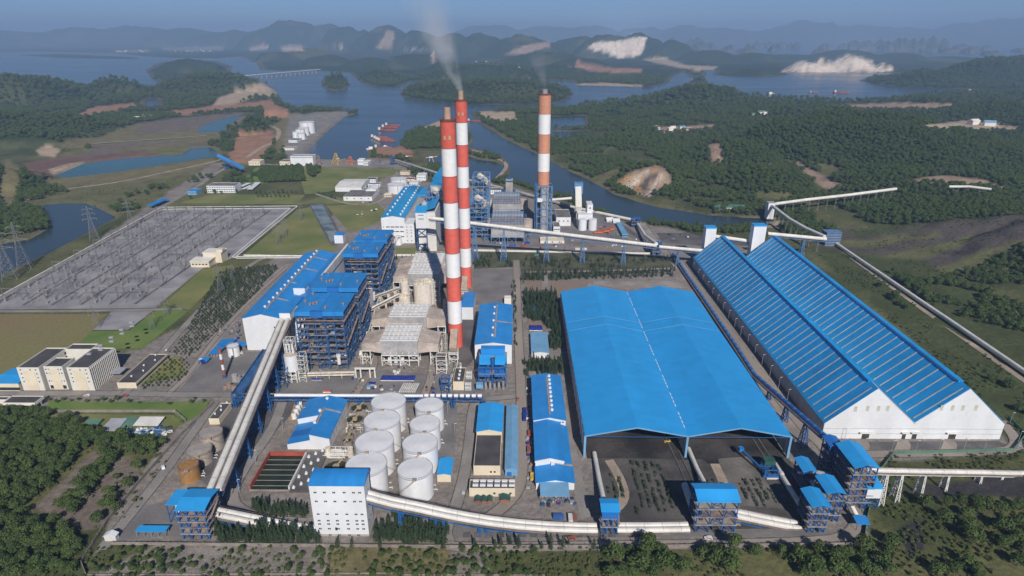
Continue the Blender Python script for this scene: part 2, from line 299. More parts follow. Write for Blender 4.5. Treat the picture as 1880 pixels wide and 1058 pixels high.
PATCH = [  # colour, edge softness px, outline in the photograph
 ('dry',6,[(80,330),(140,320),(390,288),(400,305),(300,378),(200,372),(120,352)]),
 ('grass',8,[(100,345),(300,330),(410,300),(420,315),(330,380),(200,400),(150,372),(60,375)]),
 ('mud',5,[(115,285),(200,262),(300,255),(375,262),(385,272),(300,282),(200,300),(140,312),(105,322)]),
 ('dry',4,[(200,275),(290,265),(365,270),(330,280),(230,285)]),
 ('mudred',3,[(40,300),(110,288),(170,286),(240,278),(300,280),(335,285),(262,290),(210,294),(155,302),(132,312),(100,326),(50,322)]),('olive',3,[(272,278),(300,270),(345,267),(356,274),(338,284),(300,284)]),('olive',3,[(100,283),(150,272),(170,276),(130,285)]),('sand',2,[(100,322),(150,306),(156,300),(150,298),(90,312)]),
 ('mud',4,[(180,252),(260,225),(330,215),(430,206),(470,208),(440,226),(395,240),(300,250),(220,258)]),
 ('dry',4,[(180,256),(230,232),(262,228),(230,258)]),
 ('dry',5,[(0,375),(30,380),(40,310),(10,290)]),
 ('dry',4,[(120,255),(200,250),(400,235),(420,240),(390,262),(250,262),(110,275)]),
 ('sand',3,[(385,205),(400,180),(455,160),(480,150),(510,170),(505,176),(460,182),(410,200)]),
 ('red',3,[(300,205),(390,195),(440,190),(500,182),(505,195),(440,202),(330,212)]),
 ('red',3,[(140,210),(175,195),(240,190),(262,188),(250,198),(190,210),(150,218)]),
 ('sand',3,[(66,275),(90,268),(110,275),(100,288),(70,285)]),
 ('red',3,[(480,195),(505,193),(530,200),(535,215),(500,222),(486,218)]),
 ('red',4,[(440,245),(500,240),(505,262),(475,295),(430,300),(420,285)]),
 ('dry',4,[(500,230),(540,205),(560,210),(530,260),(510,290)]),
 ('town',4,[(530,212),(625,203),(650,207),(600,240),(565,280),(545,290),(520,285)]),
 ('town',3,[(520,288),(570,280),(640,290),(720,292),(760,300),(760,310),(560,308)]),
 ('red',3,[(690,270),(745,270),(760,282),(730,290),(690,290)]),
 ('sand',2,[(768,238),(800,222),(812,217),(830,222),(834,236),(800,238)]),
 ('red',2,[(860,272),(885,278),(900,288),(870,285)]),
 ('sand',3,[(870,205),(945,205),(950,225),(910,226),(885,215)]),
 ('quarry',2,[(1078,86),(1100,75),(1130,77),(1160,68),(1188,68),(1178,98),(1160,105),(1135,108),(1112,96),(1085,92)]),
 ('red',2,[(1042,120),(1060,112),(1085,122),(1130,125),(1180,126),(1175,134),(1130,135),(1080,130)]),
 ('sand',2,[(1180,110),(1215,105),(1260,120),(1320,122),(1305,130),(1250,126)]),
 ('sand',2,[(1042,155),(1100,152),(1180,156),(1180,160),(1050,160)]),
 ('quarry',3,[(1434,132),(1450,122),(1470,112),(1495,116),(1506,107),(1525,115),(1540,108),(1562,101),(1590,108),(1610,122),(1622,114),(1645,130),(1600,134),(1500,135)]),
 ('rock',2,[(690,90),(710,55),(725,58),(720,90)]),('rock',2,[(925,100),(960,85),(1010,75),(1010,85),(960,100)]),
 ('sand',2,[(455,88),(495,80),(490,92),(460,94)]),('sand',2,[(515,90),(545,82),(560,93),(520,95)]),('sand',2,[(595,86),(630,84),(630,92),(600,92)]),('sand',1,[(790,100),(798,92),(800,112),(792,112)]),
 ('town',2,[(210,93),(275,91),(275,96),(210,97)]),('town',2,[(295,88),(410,86),(410,93),(300,93)]),('town',2,[(735,89),(830,92),(830,95),(735,93)]),
 ('rock',3,[(1128,335),(1150,318),(1180,310),(1205,304),(1222,308),(1232,330),(1225,345),(1190,362),(1150,350)]),
 ('sand',2,[(1140,333),(1165,320),(1185,312),(1180,325),(1160,345),(1140,345)]),
 ('ochre',1.5,[(1131,335),(1160,318),(1166,318),(1140,342)]),('pale',1.2,[(1150,345),(1190,310),(1194,310),(1158,350)]),('ochre',1.5,[(1160,352),(1204,306),(1211,305),(1172,356)]),('slope',1.5,[(1172,340),(1200,318),(1210,320),(1182,352)]),('pale',1.0,[(1186,358),(1218,318),(1221,320),(1192,360)]),
 ('dry',5,[(1080,330),(1130,310),(1150,300),(1130,330),(1100,345)]),
 ('grass',6,[(1010,300),(1060,300),(1130,340),(1130,355),(1060,322)]),
 ('slope',8,[(1480,445),(1560,420),(1700,410),(1880,395),(2100,380),(2100,440),(1880,450),(1780,500),(1700,520),(1580,480)]),
 ('grass',5,[(1500,442),(1600,440),(1720,425),(1730,432),(1620,452),(1520,455)]),('grass',5,[(1600,470),(1700,452),(1780,432),(1800,438),(1720,468),(1640,490)]),('scrub',5,[(1560,425),(1640,415),(1700,416),(1640,428),(1570,436)]),('grass',4,[(1700,500),(1780,470),(1860,440),(1880,445),(1800,485),(1730,512)]),
 ('scrub',6,[(1480,450),(1700,480),(1880,600),(2100,800),(2000,900),(1880,830),(1700,640)]),
 ('rock',3,[(1300,265),(1325,262),(1325,300),(1305,300)]),
 ('rock',3,[(1440,290),(1520,325),(1545,345),(1520,352),(1480,320)]),
 ('rock',3,[(1640,335),(1730,322),(1800,328),(1860,350),(1820,345),(1720,338)]),
 ('rock',3,[(1500,195),(1640,188),(1750,190),(1745,200),(1600,202)]),
 ('sand',2,[(1690,230),(1770,222),(1870,232),(1860,242),(1770,240),(1700,238)]),('rock',2,[(1200,235),(1310,228),(1300,240),(1210,246)]),
 ('coal',4,[(1640,900),(1880,865),(2100,870),(2000,930),(1830,910),(1720,915)]),
 ('coal',4,[(1650,970),(1690,960),(1700,1010),(1670,1030)]),
 ('terrace',3,[(60,935),(170,830),(200,845),(110,950)]),('terrace',3,[(110,950),(215,840),(265,850),(200,960),(160,975)]),
 ('yard',5,[(160,1058),(320,980),(900,1000),(900,1058)]),
 ('dry',5,[(600,1000),(830,990),(830,1058),(600,1058)]),
 ('sand',3,[(1325,400),(1430,405),(1430,418),(1280,412)]),
 ('yard',3,[(390,300),(420,300),(300,382),(0,545),(-200,700),(0,700),(260,640),(330,600),(740,300),(760,330),(830,340),(950,345),(1100,400),(1170,410),(1240,420),(1290,440),(1400,455),(1840,800),(1870,830),(1590,850),(1590,1000),(830,1000),(320,990),(190,1000),(160,1045),(230,900),(330,780),(390,745),(390,735),(0,760),(-200,780),(-200,700)]),
]
def ground_colors(X, Y, Z):
    px, py = PRnp(X, Y, Z); d = np.hypot(X, Y)
    n = fbm(X/60.0, Y/60.0, 5, 4); n2 = fbm(X/14.0, Y/14.0, 6, 3)
    base = np.array(COL['scrub']); fo = np.array(COL['forest']); gr = np.array(COL['grass'])
    t = np.clip((n-.33)/.25, 0, 1)[..., None]; out = base*(1-t)+gr*t
    hilly = np.clip((Z-6)/10, 0, 1); hilly = np.maximum(hilly, np.clip((d-1800)/600, 0, 1))[..., None]
    fvar = fo*(0.75+0.8*fbm(X/120, Y/120, 44, 4)[..., None])
    out = out*(1-hilly) + fvar*hilly
    farv = np.clip((fbm(X/300., Y/300., 71, 4)-.52)/.12, 0, 1)[..., None]*np.clip((d-2300)/800, 0, 1)[..., None]*.45
    out = out*(1-farv)+np.array(COL['grass'])*farv
    wx = (fbm(X/25., Y/25., 12, 3)-.45); wy = (fbm(X/25., Y/25., 14, 3)-.45)
    for cname, soft, pts in PATCH:
        P = np.array(pts, float); k = 2.0*soft
        m = (px > P[:, 0].min()-k*2) & (px < P[:, 0].max()+k*2) & (py > P[:, 1].min()-k*2) & (py < P[:, 1].max()+k*2)
        if not m.any(): continue
        s = sdist(px[m]+wx[m]*k*2, py[m]+wy[m]*k*1.2, P); a = np.clip(s/soft*.8+.5, 0, 1)[..., None]
        c = np.array(COL[cname])*(0.82+0.5*n2[m][..., None])
        out[m] = out[m]*(1-a)+c*a
    return out
gc = ground_colors(TX, TY, TZ)
beach = np.clip(1-abs(TZ+1.2)/1.2, 0, 1)[..., None]*np.clip((TSD > -30)*1.0, 0, 1)[..., None]*.6
gc = gc*(1-beach)+np.array((.17, .14, .11))*beach
ny, nx = TX.shape
V = np.stack([TX.ravel(), TY.ravel(), TZ.ravel()], 1)
ii = np.arange(ny*nx).reshape(ny, nx)
Fq = np.stack([ii[1:, :-1].ravel(), ii[1:, 1:].ravel(), ii[:-1, 1:].ravel(), ii[:-1, :-1].ravel()], 1)
me = bpy.data.meshes.new('ground'); me.vertices.add(len(V)); me.vertices.foreach_set('co', V.ravel())
me.loops.add(Fq.size); me.loops.foreach_set('vertex_index', Fq.ravel().astype(np.int32)); me.polygons.add(len(Fq))
me.polygons.foreach_set('loop_start', np.arange(0, Fq.size, 4, dtype=np.int32)); me.update(); me.validate()
me.polygons.foreach_set('use_smooth', np.ones(len(Fq), bool))
ca = me.attributes.new('soil', 'FLOAT_COLOR', 'POINT')
ca.data.foreach_set('color', np.concatenate([gc.reshape(-1, 3), np.ones((ny*nx, 1))], 1).astype(np.float32).ravel())
def ground_material():
    m = bpy.data.materials.new('land'); m.use_nodes = True; nt = m.node_tree; N = nt.nodes; L = nt.links; p = N['Principled BSDF']
    p.inputs['Roughness'].default_value = 0.95; p.inputs['Specular IOR Level'].default_value = 0.1
    at = N.new('ShaderNodeAttribute'); at.attribute_name = 'soil'
    tc = N.new('ShaderNodeTexCoord'); cur = at.outputs['Color']
    for sc, lo, hi in [(0.03, .88, 1.13), (0.3, .82, 1.18), (1.4, .75, 1.25)]:
        n = N.new('ShaderNodeTexNoise'); n.inputs['Scale'].default_value = sc; n.inputs['Detail'].default_value = 5; L.new(tc.outputs['Object'], n.inputs['Vector'])
        r = N.new('ShaderNodeMapRange'); r.inputs['From Min'].default_value = .33; r.inputs['From Max'].default_value = .67
        r.inputs['To Min'].default_value = lo; r.inputs['To Max'].default_value = hi; L.new(n.outputs['Fac'], r.inputs['Value'])
        v = N.new('ShaderNodeVectorMath'); v.operation = 'SCALE'; L.new(cur, v.inputs['Vector']); L.new(r.outputs['Result'], v.inputs['Scale']); cur = v.outputs['Vector']
    L.new(cur, p.inputs['Base Color'])
    b = N.new('ShaderNodeBump'); b.inputs['Strength'].default_value = .6; b.inputs['Distance'].default_value = 2.5
    n = N.new('ShaderNodeTexNoise'); n.inputs['Scale'].default_value = .12; n.inputs['Detail'].default_value = 6; L.new(tc.outputs['Object'], n.inputs['Vector'])
    L.new(n.outputs['Fac'], b.inputs['Height']); L.new(b.outputs['Normal'], p.inputs['Normal'])
    return m
tag(link_mesh('ground', me, ground_material()), kind='structure')
M_ISLE = mat('karst_rock', (.03,.045,.025), .95, .35, .004, col2=(.12,.115,.09), fine=.02)
for (px, pc, hw, tp, dr) in KARSTS:                     # steep limestone islands out in the bay
    g = G(px, pc, -2); rx = hw/F_PX*(g.y*_c+CAM_H*_s)*1.3; H = ZAT(g.y, px, tp); b = MB(); n, mm = 18, 7; sd0 = px*3.7; vs = []
    for j in range(mm+1):
        f = j/mm
        for i in range(n): a = 2*math.pi*i/n; q = rx*(1-f**1.9)**.6*(1+.22*math.sin(3*a+sd0)+.13*math.sin(7*a+sd0*2+4*f)); vs.append((q*math.cos(a), q*math.sin(a)*.8, H*f*(1+.1*math.sin(5*a+sd0)*f)))
    b.add(vs, [(j*n+i, j*n+(i+1) % n, (j+1)*n+(i+1) % n, (j+1)*n+i) for j in range(mm) for i in range(n)]); o = b.build('hill', M_ISLE); o.location = (g.x, g.y, -4); tag(o, kind='structure')
# ------------------------------------------------------------------ water
def water_material():
    m = bpy.data.materials.new('river_water'); m.use_nodes = True; nt = m.node_tree; N = nt.nodes; L = nt.links; p = N['Principled BSDF']
    p.inputs['Base Color'].default_value = (.03, .05, .058, 1); p.inputs['Roughness'].default_value = .16; p.inputs['IOR'].default_value = 1.33; p.inputs['Specular IOR Level'].default_value = .5
    tc = N.new('ShaderNodeTexCoord'); n = N.new('ShaderNodeTexNoise'); n.inputs['Scale'].default_value = .25; n.inputs['Detail'].default_value = 5; L.new(tc.outputs['Object'], n.inputs['Vector'])
    b = N.new('ShaderNodeBump'); b.inputs['Strength'].default_value = .25; b.inputs['Distance'].default_value = .6; L.new(n.outputs['Fac'], b.inputs['Height']); L.new(b.outputs['Normal'], p.inputs['Normal'])
    n2 = N.new('ShaderNodeTexNoise'); n2.inputs['Scale'].default_value = .006; n2.inputs['Detail'].default_value = 4; mp = N.new('ShaderNodeMapping'); mp.inputs['Scale'].default_value = (.35, 1, 1)
    L.new(tc.outputs['Object'], mp.inputs['Vector']); L.new(mp.outputs['Vector'], n2.inputs['Vector'])
    r = N.new('ShaderNodeMapRange'); r.inputs['To Min'].default_value = .1; r.inputs['To Max'].default_value = .3; L.new(n2.outputs['Fac'], r.inputs['Value']); L.new(r.outputs['Result'], p.inputs['Roughness'])
    return m
w = MB(); w.add([(-30000, 200, WATER_Z), (30000, 200, WATER_Z), (30000, 34000, WATER_Z), (-30000, 34000, WATER_Z)], [(0, 1, 2, 3)])
tag(w.build('water', water_material()), kind='structure')
M_TEAL = water_material(); M_TEAL.name = 'pond_water'; M_TEAL.node_tree.nodes['Principled BSDF'].inputs['Base Color'].default_value = (.03, .1, .105, 1)
for q in (PONDW[1], PONDW[2]):
    c0 = q.mean(0); vs = [(c0[0]+(x-c0[0])*1.06, c0[1]+(y-c0[1])*1.1, WATER_Z+.1) for x, y in q]; me = bpy.data.meshes.new('water'); bm = bmesh.new(); f = bm.faces.new([bm.verts.new(v) for v in vs]); bmesh.ops.triangulate(bm, faces=[f])
    for f in bm.faces:
        if f.normal.z < 0: f.normal_flip()
    bm.to_mesh(me); bm.free(); tag(link_mesh('water', me, M_TEAL), kind='structure')
# ------------------------------------------------------------------ haze: even air round everything, sky outside
hz = MB().box(-36000, 36000, -3000, 36000, -9, max(720, float(TZ.max())+10))
hm = bpy.data.materials.new('haze'); hm.use_nodes = True; hn = hm.node_tree.nodes; hl = hm.node_tree.links; hn.remove(hn['Principled BSDF'])
pv = hn.new('ShaderNodeVolumePrincipled'); pv.inputs['Density'].default_value = HAZE_DENSITY; pv.inputs['Color'].default_value = (*HAZE_COLOR, 1); pv.inputs['Anisotropy'].default_value = 0.0
hl.new(pv.outputs['Volume'], hn['Material Output'].inputs['Volume'])
tag(hz.build('haze', hm), kind='stuff')
# ------------------------------------------------------------------ laid surfaces: yards, lawns, roads (each a sheet a little above the ground)
def sheet(name, pts, m, z):
    vs = [G(*p) for p in pts]
    me = bpy.data.meshes.new(name); bm = bmesh.new()
    f = bm.faces.new([bm.verts.new((v.x, v.y, z)) for v in vs]); bmesh.ops.triangulate(bm, faces=[f])
    bmesh.ops.recalc_face_normals(bm, faces=bm.faces[:])
    for q in bm.faces:
        if q.normal.z < 0: q.normal_flip()
    bm.to_mesh(me); bm.free()
    return tag(link_mesh(name, me, m), kind='structure')
def smooth_line(pts, it=2):
    for _ in range(it):
        q = [pts[0]]
        for a, b in zip(pts[:-1], pts[1:]): q += [a.lerp(b, .25), a.lerp(b, .75)]
        pts = q + [pts[-1]]
    return pts
def ribbon(pts, w, z, off=0.0):
    vs = []; fs = []
    for i, p in enumerate(pts):
        d = (pts[min(i+1, len(pts)-1)]-pts[max(i-1, 0)]); d.z = 0; d.normalize(); n = Vector((-d.y, d.x, 0))
        for k in (off-w/2, off+w/2): q = p+n*k; vs.append((q.x, q.y, z))
    for i in range(len(pts)-1): fs.append((2*i+1, 2*i, 2*i+2, 2*i+3))
    return vs, fs
def road(pts, w, m, z, kerbs=True, smooth=2, name='road', height_at=None):
    P = [G(*p) for p in pts]; P = smooth_line(P, smooth)
    b = MB(); b.add(*ribbon(P, w, z)); o = tag(b.build(name, m), kind='structure')
    if kerbs:
        k = MB()
        for sgn in (-1, 1):
            v1, _ = ribbon(P, .5, z+.14, sgn*(w/2+.3)); v0, _ = ribbon(P, .5, 0, sgn*(w/2+.3)); n = len(v1)
            k.add(v1+v0, [(2*i+1, 2*i, 2*i+2, 2*i+3) for i in range(n//2-1)] + [(2*i, n+2*i, n+2*i+2, 2*i+2) for i in range(n//2-1)] + [(2*i+3, n+2*i+3, n+2*i+1, 2*i+1) for i in range(n//2-1)])
        tag(k.build('kerb', M_KERB), kind='structure')
    return o
M_KERB = mat('kerb_stone', (.12,.11,.10), .9, .3, .3)
M_ROAD = mat('road_surface', (.30,.26,.225), .9, .16, .05, fine=.7, streak=(1,.15,1))
M_ROAD2 = mat('road_grey', (.26,.24,.225), .9, .16, .05, fine=.7)
M_YARD = mat('yard_grey', (.19,.18,.178), .92, .18, .04, fine=.8)
M_YARDL = mat('yard_light', (.29,.255,.23), .92, .2, .05, fine=.8)
M_YARDD = mat('yard_dark', (.12,.115,.117), .92, .25, .05, fine=.8)
M_GRAVEL = mat('gravel', (.25,.24,.25), .95, .16, .035, col2=(.34,.325,.335), fine=1.5)
M_COAL = mat('coal_dust', (.032,.031,.034), .95, .3, .04, col2=(.075,.068,.066), fine=.5)
M_COALG = mat('coal_ground', (.08,.076,.074), .95, .25, .05, col2=(.125,.115,.108), fine=.6)
M_LAWN = mat('lawn_grass', (.15,.185,.05), .95, .14, .02, col2=(.215,.21,.075), fine=.4)
M_LAWNG = mat('lawn_green', (.115,.2,.042), .95, .14, .03, col2=(.17,.215,.055), fine=.6)
M_DRY = mat('dry_grass', (.25,.19,.095), .95, .14, .015, col2=(.2,.185,.075), fine=.3)
M_SOIL = mat('red_soil', (.33,.23,.17), .95, .25, .06, col2=(.24,.2,.17), fine=.5)
M_DIRT = mat('dirt_track', (.36,.29,.23), .95, .2, .06, fine=.6)
M_CONC = mat('concrete', (.36,.34,.31), .85, .15, .15)
M_CONCD = mat('concrete_stained', (.25,.22,.2), .9, .2, .15)
sheet('gravel_yard', [(296,384),(540,382),(433,472),(371,494),(283,566),(-40,569)], M_GRAVEL, .10)
sheet('gravel_yard', [(170,606),(235,606),(300,556),(283,566.5),(208,569)], M_GRAVEL, .12)
road([(-120,572),(100,572),(285,569),(335,567)], 5, M_ROAD2, .2, smooth=0)
sheet('field', [(-400,578),(208,577),(168,608),(130,652),(60,690),(-100,700),(-400,720)], M_DRY, .08)
sheet('lawn', [(238,607),(300,560),(345,572),(262,640),(190,642),(130,652),(150,625),(168,609)], M_LAWNG, .09)
sheet('lawn', [(371,495),(428,487),(405,512),(348,569),(300,559)], M_LAWN, .09)
sheet('lawn', [(546,385),(571,380),(621,452),(603,467),(448,468)], M_LAWN, .09)
sheet('lawn', [(599,378),(690,373),(706,385),(705,402),(668,420),(640,425)], M_LAWN, .09)
sheet('lawn', [(437,338),(470,308),(520,306),(552,330),(440,342)], M_LAWNG, .09)
sheet('lawn', [(520,306),(740,311),(722,322),(605,352),(560,357),(552,330)], M_LAWN, .10)
sheet('lawn', [(333,371),(390,357),(560,358),(548,372),(330,374)], M_LAWN, .09)
sheet('lawn', [(330,376),(560,371),(600,358),(670,372),(600,375),(560,375)], M_LAWN, .085)
sheet('lawn', [(92,735),(150,738),(380,738),(384,750),(335,780),(318,757),(80,757)], M_LAWNG, .09)
sheet('lawn', [(70,760),(318,762),(338,778),(290,800),(140,795)], M_LAWN, .07)
sheet('lawn', [(258,660),(330,655),(345,690),(258,706)], M_LAWN, .07)
sheet('lawn', [(712,455),(765,455),(765,466),(712,466)], M_LAWN, .09)
sheet('lawn', [(870,462),(1240,466),(1255,492),(1180,500),(960,520),(955,490),(870,494)], mat('nursery_floor', (.085,.09,.05), .95, .3, .06, fine=.6), .05)
sheet('coal_yard', [(1098,838),(1256,836),(1440,834),(1500,900),(1535,945),(1500,970),(1100,975)], M_COALG, .06)
sheet('coal_yard', [(1030,560),(1271,556),(1443,840),(1430,846),(1300,842),(1262,845),(1190,842),(1078,842)], M_COAL, .09)
sheet('coal_yard', [(1280,838),(1395,838),(1420,880),(1300,852)], M_COAL, .14)
sheet('dirt_yard', [(1318,843),(1380,838),(1398,872),(1440,935),(1352,928),(1330,880)], mat('scraped_ground', (.16,.145,.133), .95, .22, .08, fine=.5), .18)
sheet('dirt_yard', [(962,515),(1085,515),(1075,530),(1040,538),(1030,560),(1020,590),(1010,650),(985,660),(968,600)], M_SOIL, .06)
sheet('dirt_yard', [(1090,516),(1255,516),(1265,530),(1210,527),(1150,532),(1092,522)], M_YARDL, .055)
sheet('yard', [(868,494),(945,494),(950,560),(868,560)], M_YARD, .07)
sheet('yard', [(360,665),(415,650),(470,645),(520,650),(430,722),(330,722),(327,712)], M_YARD, .07)
sheet('yard', [(560,690),(690,680),(830,690),(895,700),(890,722),(505,724),(520,700)], M_YARD, .05)
sheet('yard', [(838,560),(872,560),(870,660),(842,690),(830,690)], M_YARDD, .06)
sheet('yard', [(800,735),(840,735),(838,790),(832,850),(800,842)], M_YARD, .06)
sheet('yard', [(830,960),(1100,972),(1540,975),(1545,985),(830,988)], M_YARD, .05)
sheet('yard', [(250,930),(335,918),(400,960),(420,985),(300,985),(205,995)], M_YARD, .05)
sheet('yard', [(455,700),(560,735),(470,830),(390,900),(340,860),(385,800)], M_YARDD, .04)
sheet('yard', [(1205,428),(1265,428),(1290,436),(1400,446),(1290,452),(1215,445)], M_YARDD, .05)
sheet('yard', [(880,405),(1030,385),(1120,395),(1195,448),(880,455)], M_YARD, .05)
sheet('yard', [(1510,812),(1832,810),(1850,818),(1820,828),(1540,830)], M_YARDD, .05)
road([(1536,836),(1600,834),(1840,831),(1868,820),(1862,800),(1838,772)], 7, M_ROAD, .12)
for a, b in ((1580,812),(1655,812),(1740,811)): road([(a,b-5),(a+6,b+4),(a-2,b+20)], 8, M_ROAD, .10, False)
road([(1246,482),(1300,552),(1390,672),(1470,778),(1535,838),(1575,905)], 11, M_ROAD, .10)
road([(1228,470),(1262,520),(1330,615),(1420,735),(1480,820)], 6, M_YARDL, .08, False)
road([(948,478),(951,600),(957,720),(960,850),(952,905),(905,948),(870,962)], 7.5, M_ROAD, .12)
road([(1000,505),(1003,560),(1015,650),(1035,760),(1060,880),(1075,950)], 7, M_ROAD2, .08, False)
road([(822,1002),(860,1006),(1200,1001),(1500,996),(1560,985),(1578,955),(1565,925),(1530,900)], 6.5, M_ROAD, .11)
road([(825,1000),(815,975),(838,930),(858,850),(868,745),(880,722)], 7, M_ROAD2, .10)
road([(395,738),(350,800),(300,870),(235,950),(185,1010)], 6.5, M_ROAD2, .10)
road([(-60,722),(120,723),(230,722),(370,726),(425,724),(500,735)], 7, M_ROAD2, .10)
road([(230,722),(270,680),(330,608),(400,535),(470,478),(500,470),(555,470)], 6.5, M_ROAD2, .12)
road([(325,712),(370,660),(440,575),(510,500),(530,485)], 6, M_YARDL, .09, False)
road([(310,722),(345,690),(400,615),(470,540),(528,490)], 4.5, M_ROAD, .11)
road([(560,470),(640,470)], 6, M_ROAD2, .1, smooth=0)
road([(520,735),(500,790),(440,870),(418,925),(480,955),(560,960)], 7, M_ROAD2, .11)
road([(650,728),(668,700),(690,670),(680,640)], 6, M_ROAD, .11)
road([(775,735),(790,700),(795,665),(805,560),(810,470)], 6, M_ROAD, .11)
road([(500,735),(640,733),(800,733),(890,733),(945,728)], 6, M_ROAD2, .09)
road([(300,384),(180,450),(60,515),(-80,592)], 8, M_ROAD2, .12, False)
road([(300,378),(360,345),(405,312),(440,300),(560,305),(730,300)], 9, M_ROAD2, .12, False)
road([(40,362),(100,350),(220,335),(310,315),(390,298),(415,290)], 8, M_DIRT, .13, False)
road([(-40,400),(20,378),(60,362),(95,350),(75,332),(35,318)], 14, M_DIRT, .14, False)
road([(90,312),(130,300),(155,298)], 8, M_DIRT, .14, False)
road([(170,265),(240,260),(300,256),(380,250)], 9, M_CONC, 1.5, False)
road([(580,356),(620,370),(650,376),(690,376),(720,352)], 6, M_ROAD, .13, False)
road([(440,300),(480,270),(505,262),(515,240),(500,232),(480,225)], 12, M_DIRT, .3, False)
road([(868,276),(890,284),(925,296),(932,308),(905,335),(880,352)], 8, M_DIRT, .5, False)
road([(1178,408),(1195,432),(1215,458),(1232,476)], 9, M_YARDL, .12)
road([(880,458),(1000,462),(1200,466),(1240,470)], 6, M_ROAD, .11)
road([(1105,395),(1150,420),(1190,448)], 7, M_YARDD, .12)
road([(960,500),(1100,498),(1230,493)], 5, M_YARDL, .09, False)
road([(1530,448),(1620,515),(1760,615),(1900,712)], 6, M_DIRT, .1, False)
road([(1118,845),(1140,880),(1150,920),(1110,948)], 6, M_DIRT, .16, False)
road([(1312,852),(1330,890),(1345,930),(1350,965)], 6, M_DIRT, .2, False)
for a in ((1220,835,1268,905),(1233,835,1282,905),(1392,835,1440,900),(1402,835,1452,900)):
    p, q = G(a[0], a[1]), G(a[2], a[3]); tag(MB().bar((p.x, p.y+120, .35), (q.x, q.y, .35), .9, .5).build('rail_track', M_YARDD), kind='structure')
for k in range(14):                                   # drying beds beside the front road
    if k in (8,): continue
    x = 850+k*20.5; sheet('drying_bed', [(x,977),(x+14,977),(x+14,987),(x,987)], M_YARDD if k % 3 else M_COALG, .12)
# white drain channels round the switchyard
M_WHITEC = mat('white_concrete', (.72,.71,.68), .8, .1, .2)
for pts in ([(296,381),(546,378.5)],[(300,384.5),(533,382.5)],[(546,379),(434,471.5),(606,470)],[(533,382.5),(427,472),(436,474.5),(604,473)],[(296,381),(-60,577)]):
    P = [G(*p) for p in pts]; b = MB()
    for p, q in zip(P[:-1], P[1:]): b.bar(p+Vector((0,0,.3)), q+Vector((0,0,.3)), 1.3, .7)
    tag(b.build('kerb', M_WHITEC), kind='structure')
sheet('channel_wall', [(566,374),(596,373),(631,440),(612,452),(604,446)], M_YARDD, .11)
sheet('water', [(570,376),(592,375.5),(625,441),(607,444)], mat('outfall_water', (.1,.14,.15), .3, .2, .05, col2=(.24,.28,.28), fine=.35), .16)
sheet('water', [(600,425),(617,423),(625,441),(607,444)], mat('outfall_foam', (.42,.44,.43), .6, .3, .2, col2=(.2,.24,.24), fine=.6), .2)
# ------------------------------------------------------------------ painted metals and the like
M_BLUE = mat('blue_roof_sheet', (.025,.235,.6), .5, .12, .03, fine=.15, spec=.4, streak=(1,.12,1), panel=(3.1, 14.3, 900))
M_BLUE2 = mat('blue_roof_bright', (.028,.33,.74), .5, .06, .03, fine=.1, spec=.4, streak=(1,.1,1), panel=(9.3, 4.1, 900))
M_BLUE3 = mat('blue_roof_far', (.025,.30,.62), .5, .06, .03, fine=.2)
M_BLUEL = mat('light_blue_sheet', (.17,.36,.56), .5, .08, .05, fine=.2)
M_BLUEF = mat('blue_fascia', (.02,.15,.47), .5, .08, .05)
M_STEEL = mat('blue_steel', (.035,.10,.235), .55, .2, .2)
M_STEELB = mat('bright_blue_steel', (.02,.115,.33), .55, .18, .2)
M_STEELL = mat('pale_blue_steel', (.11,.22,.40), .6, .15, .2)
M_TARP = mat('dark_blue_tarp', (.02,.04,.27), .6, .2, .3)
M_WHITE = mat('white_cladding', (.70,.715,.74), .55, .05, .08, fine=.3, streak=(1,1,.2))
M_WHITED = mat('white_cladding_dusty', (.68,.66,.63), .65, .1, .1, fine=.4, streak=(1,1,.15))
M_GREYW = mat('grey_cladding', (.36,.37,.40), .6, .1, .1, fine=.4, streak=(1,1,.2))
M_CREAM = mat('cream_wall', (.68,.6,.46), .8, .07, .1)
M_CREAMW = mat('pale_wall', (.72,.69,.63), .8, .06, .1)
M_FLAT = mat('dark_flat_roof', (.075,.07,.075), .9, .2, .1)
M_FLATG = mat('grey_flat_roof', (.17,.155,.15), .9, .2, .1)
M_TANK = mat('white_tank_paint', (.72,.73,.75), .45, .07, .08, fine=.3, streak=(1,1,.1))
M_TANKG = mat('grey_weathered_tank', (.35,.335,.34), .8, .2, .12, col2=(.4,.34,.29), fine=.6, streak=(1,1,.12))
M_RUST = mat('rusty_tank', (.42,.24,.09), .85, .25, .12, col2=(.33,.17,.06), fine=.5, streak=(1,1,.15))
M_BROWN = mat('rust_steel', (.28,.2,.16), .85, .3, .3)
M_GLASS = mat('dark_window', (.03,.035,.045), .25, .2, .3, spec=.6)
M_GREY = mat('grey_steel', (.27,.26,.265), .7, .2, .2)
M_DUCT = mat('grey_duct', (.36,.35,.35), .7, .18, .1, fine=.5)
M_DUCTB = mat('brown_duct_top', (.45,.38,.335), .8, .2, .1, fine=.5)
M_DARK = mat('dark_machinery', (.05,.05,.055), .7, .3, .3)
M_IVORY = mat('ivory_steel', (.68,.61,.5), .7, .18, .25)
M_WSTEEL = mat('white_steel', (.66,.65,.62), .7, .15, .25)
M_GREEN = mat('green_sheet', (.1,.2,.15), .6, .15, .1)
M_DKGREEN = mat('dark_green_sheet', (.03,.1,.085), .6, .15, .2)
M_REDP = mat('red_paint', (.38,.085,.06), .6, .15, .15, fine=.4, streak=(1,1,.1))
M_REDCH = mat('red_chimney_paint', (.62,.115,.08), .7, .14, .06, fine=.25, streak=(1,1,.06))
M_WHTCH = mat('white_chimney_paint', (.74,.73,.72), .7, .06, .06, fine=.3, streak=(1,1,.06))
M_ORGCH = mat('faded_orange_paint', (.55,.245,.15), .7, .12, .06, fine=.25, streak=(1,1,.06))
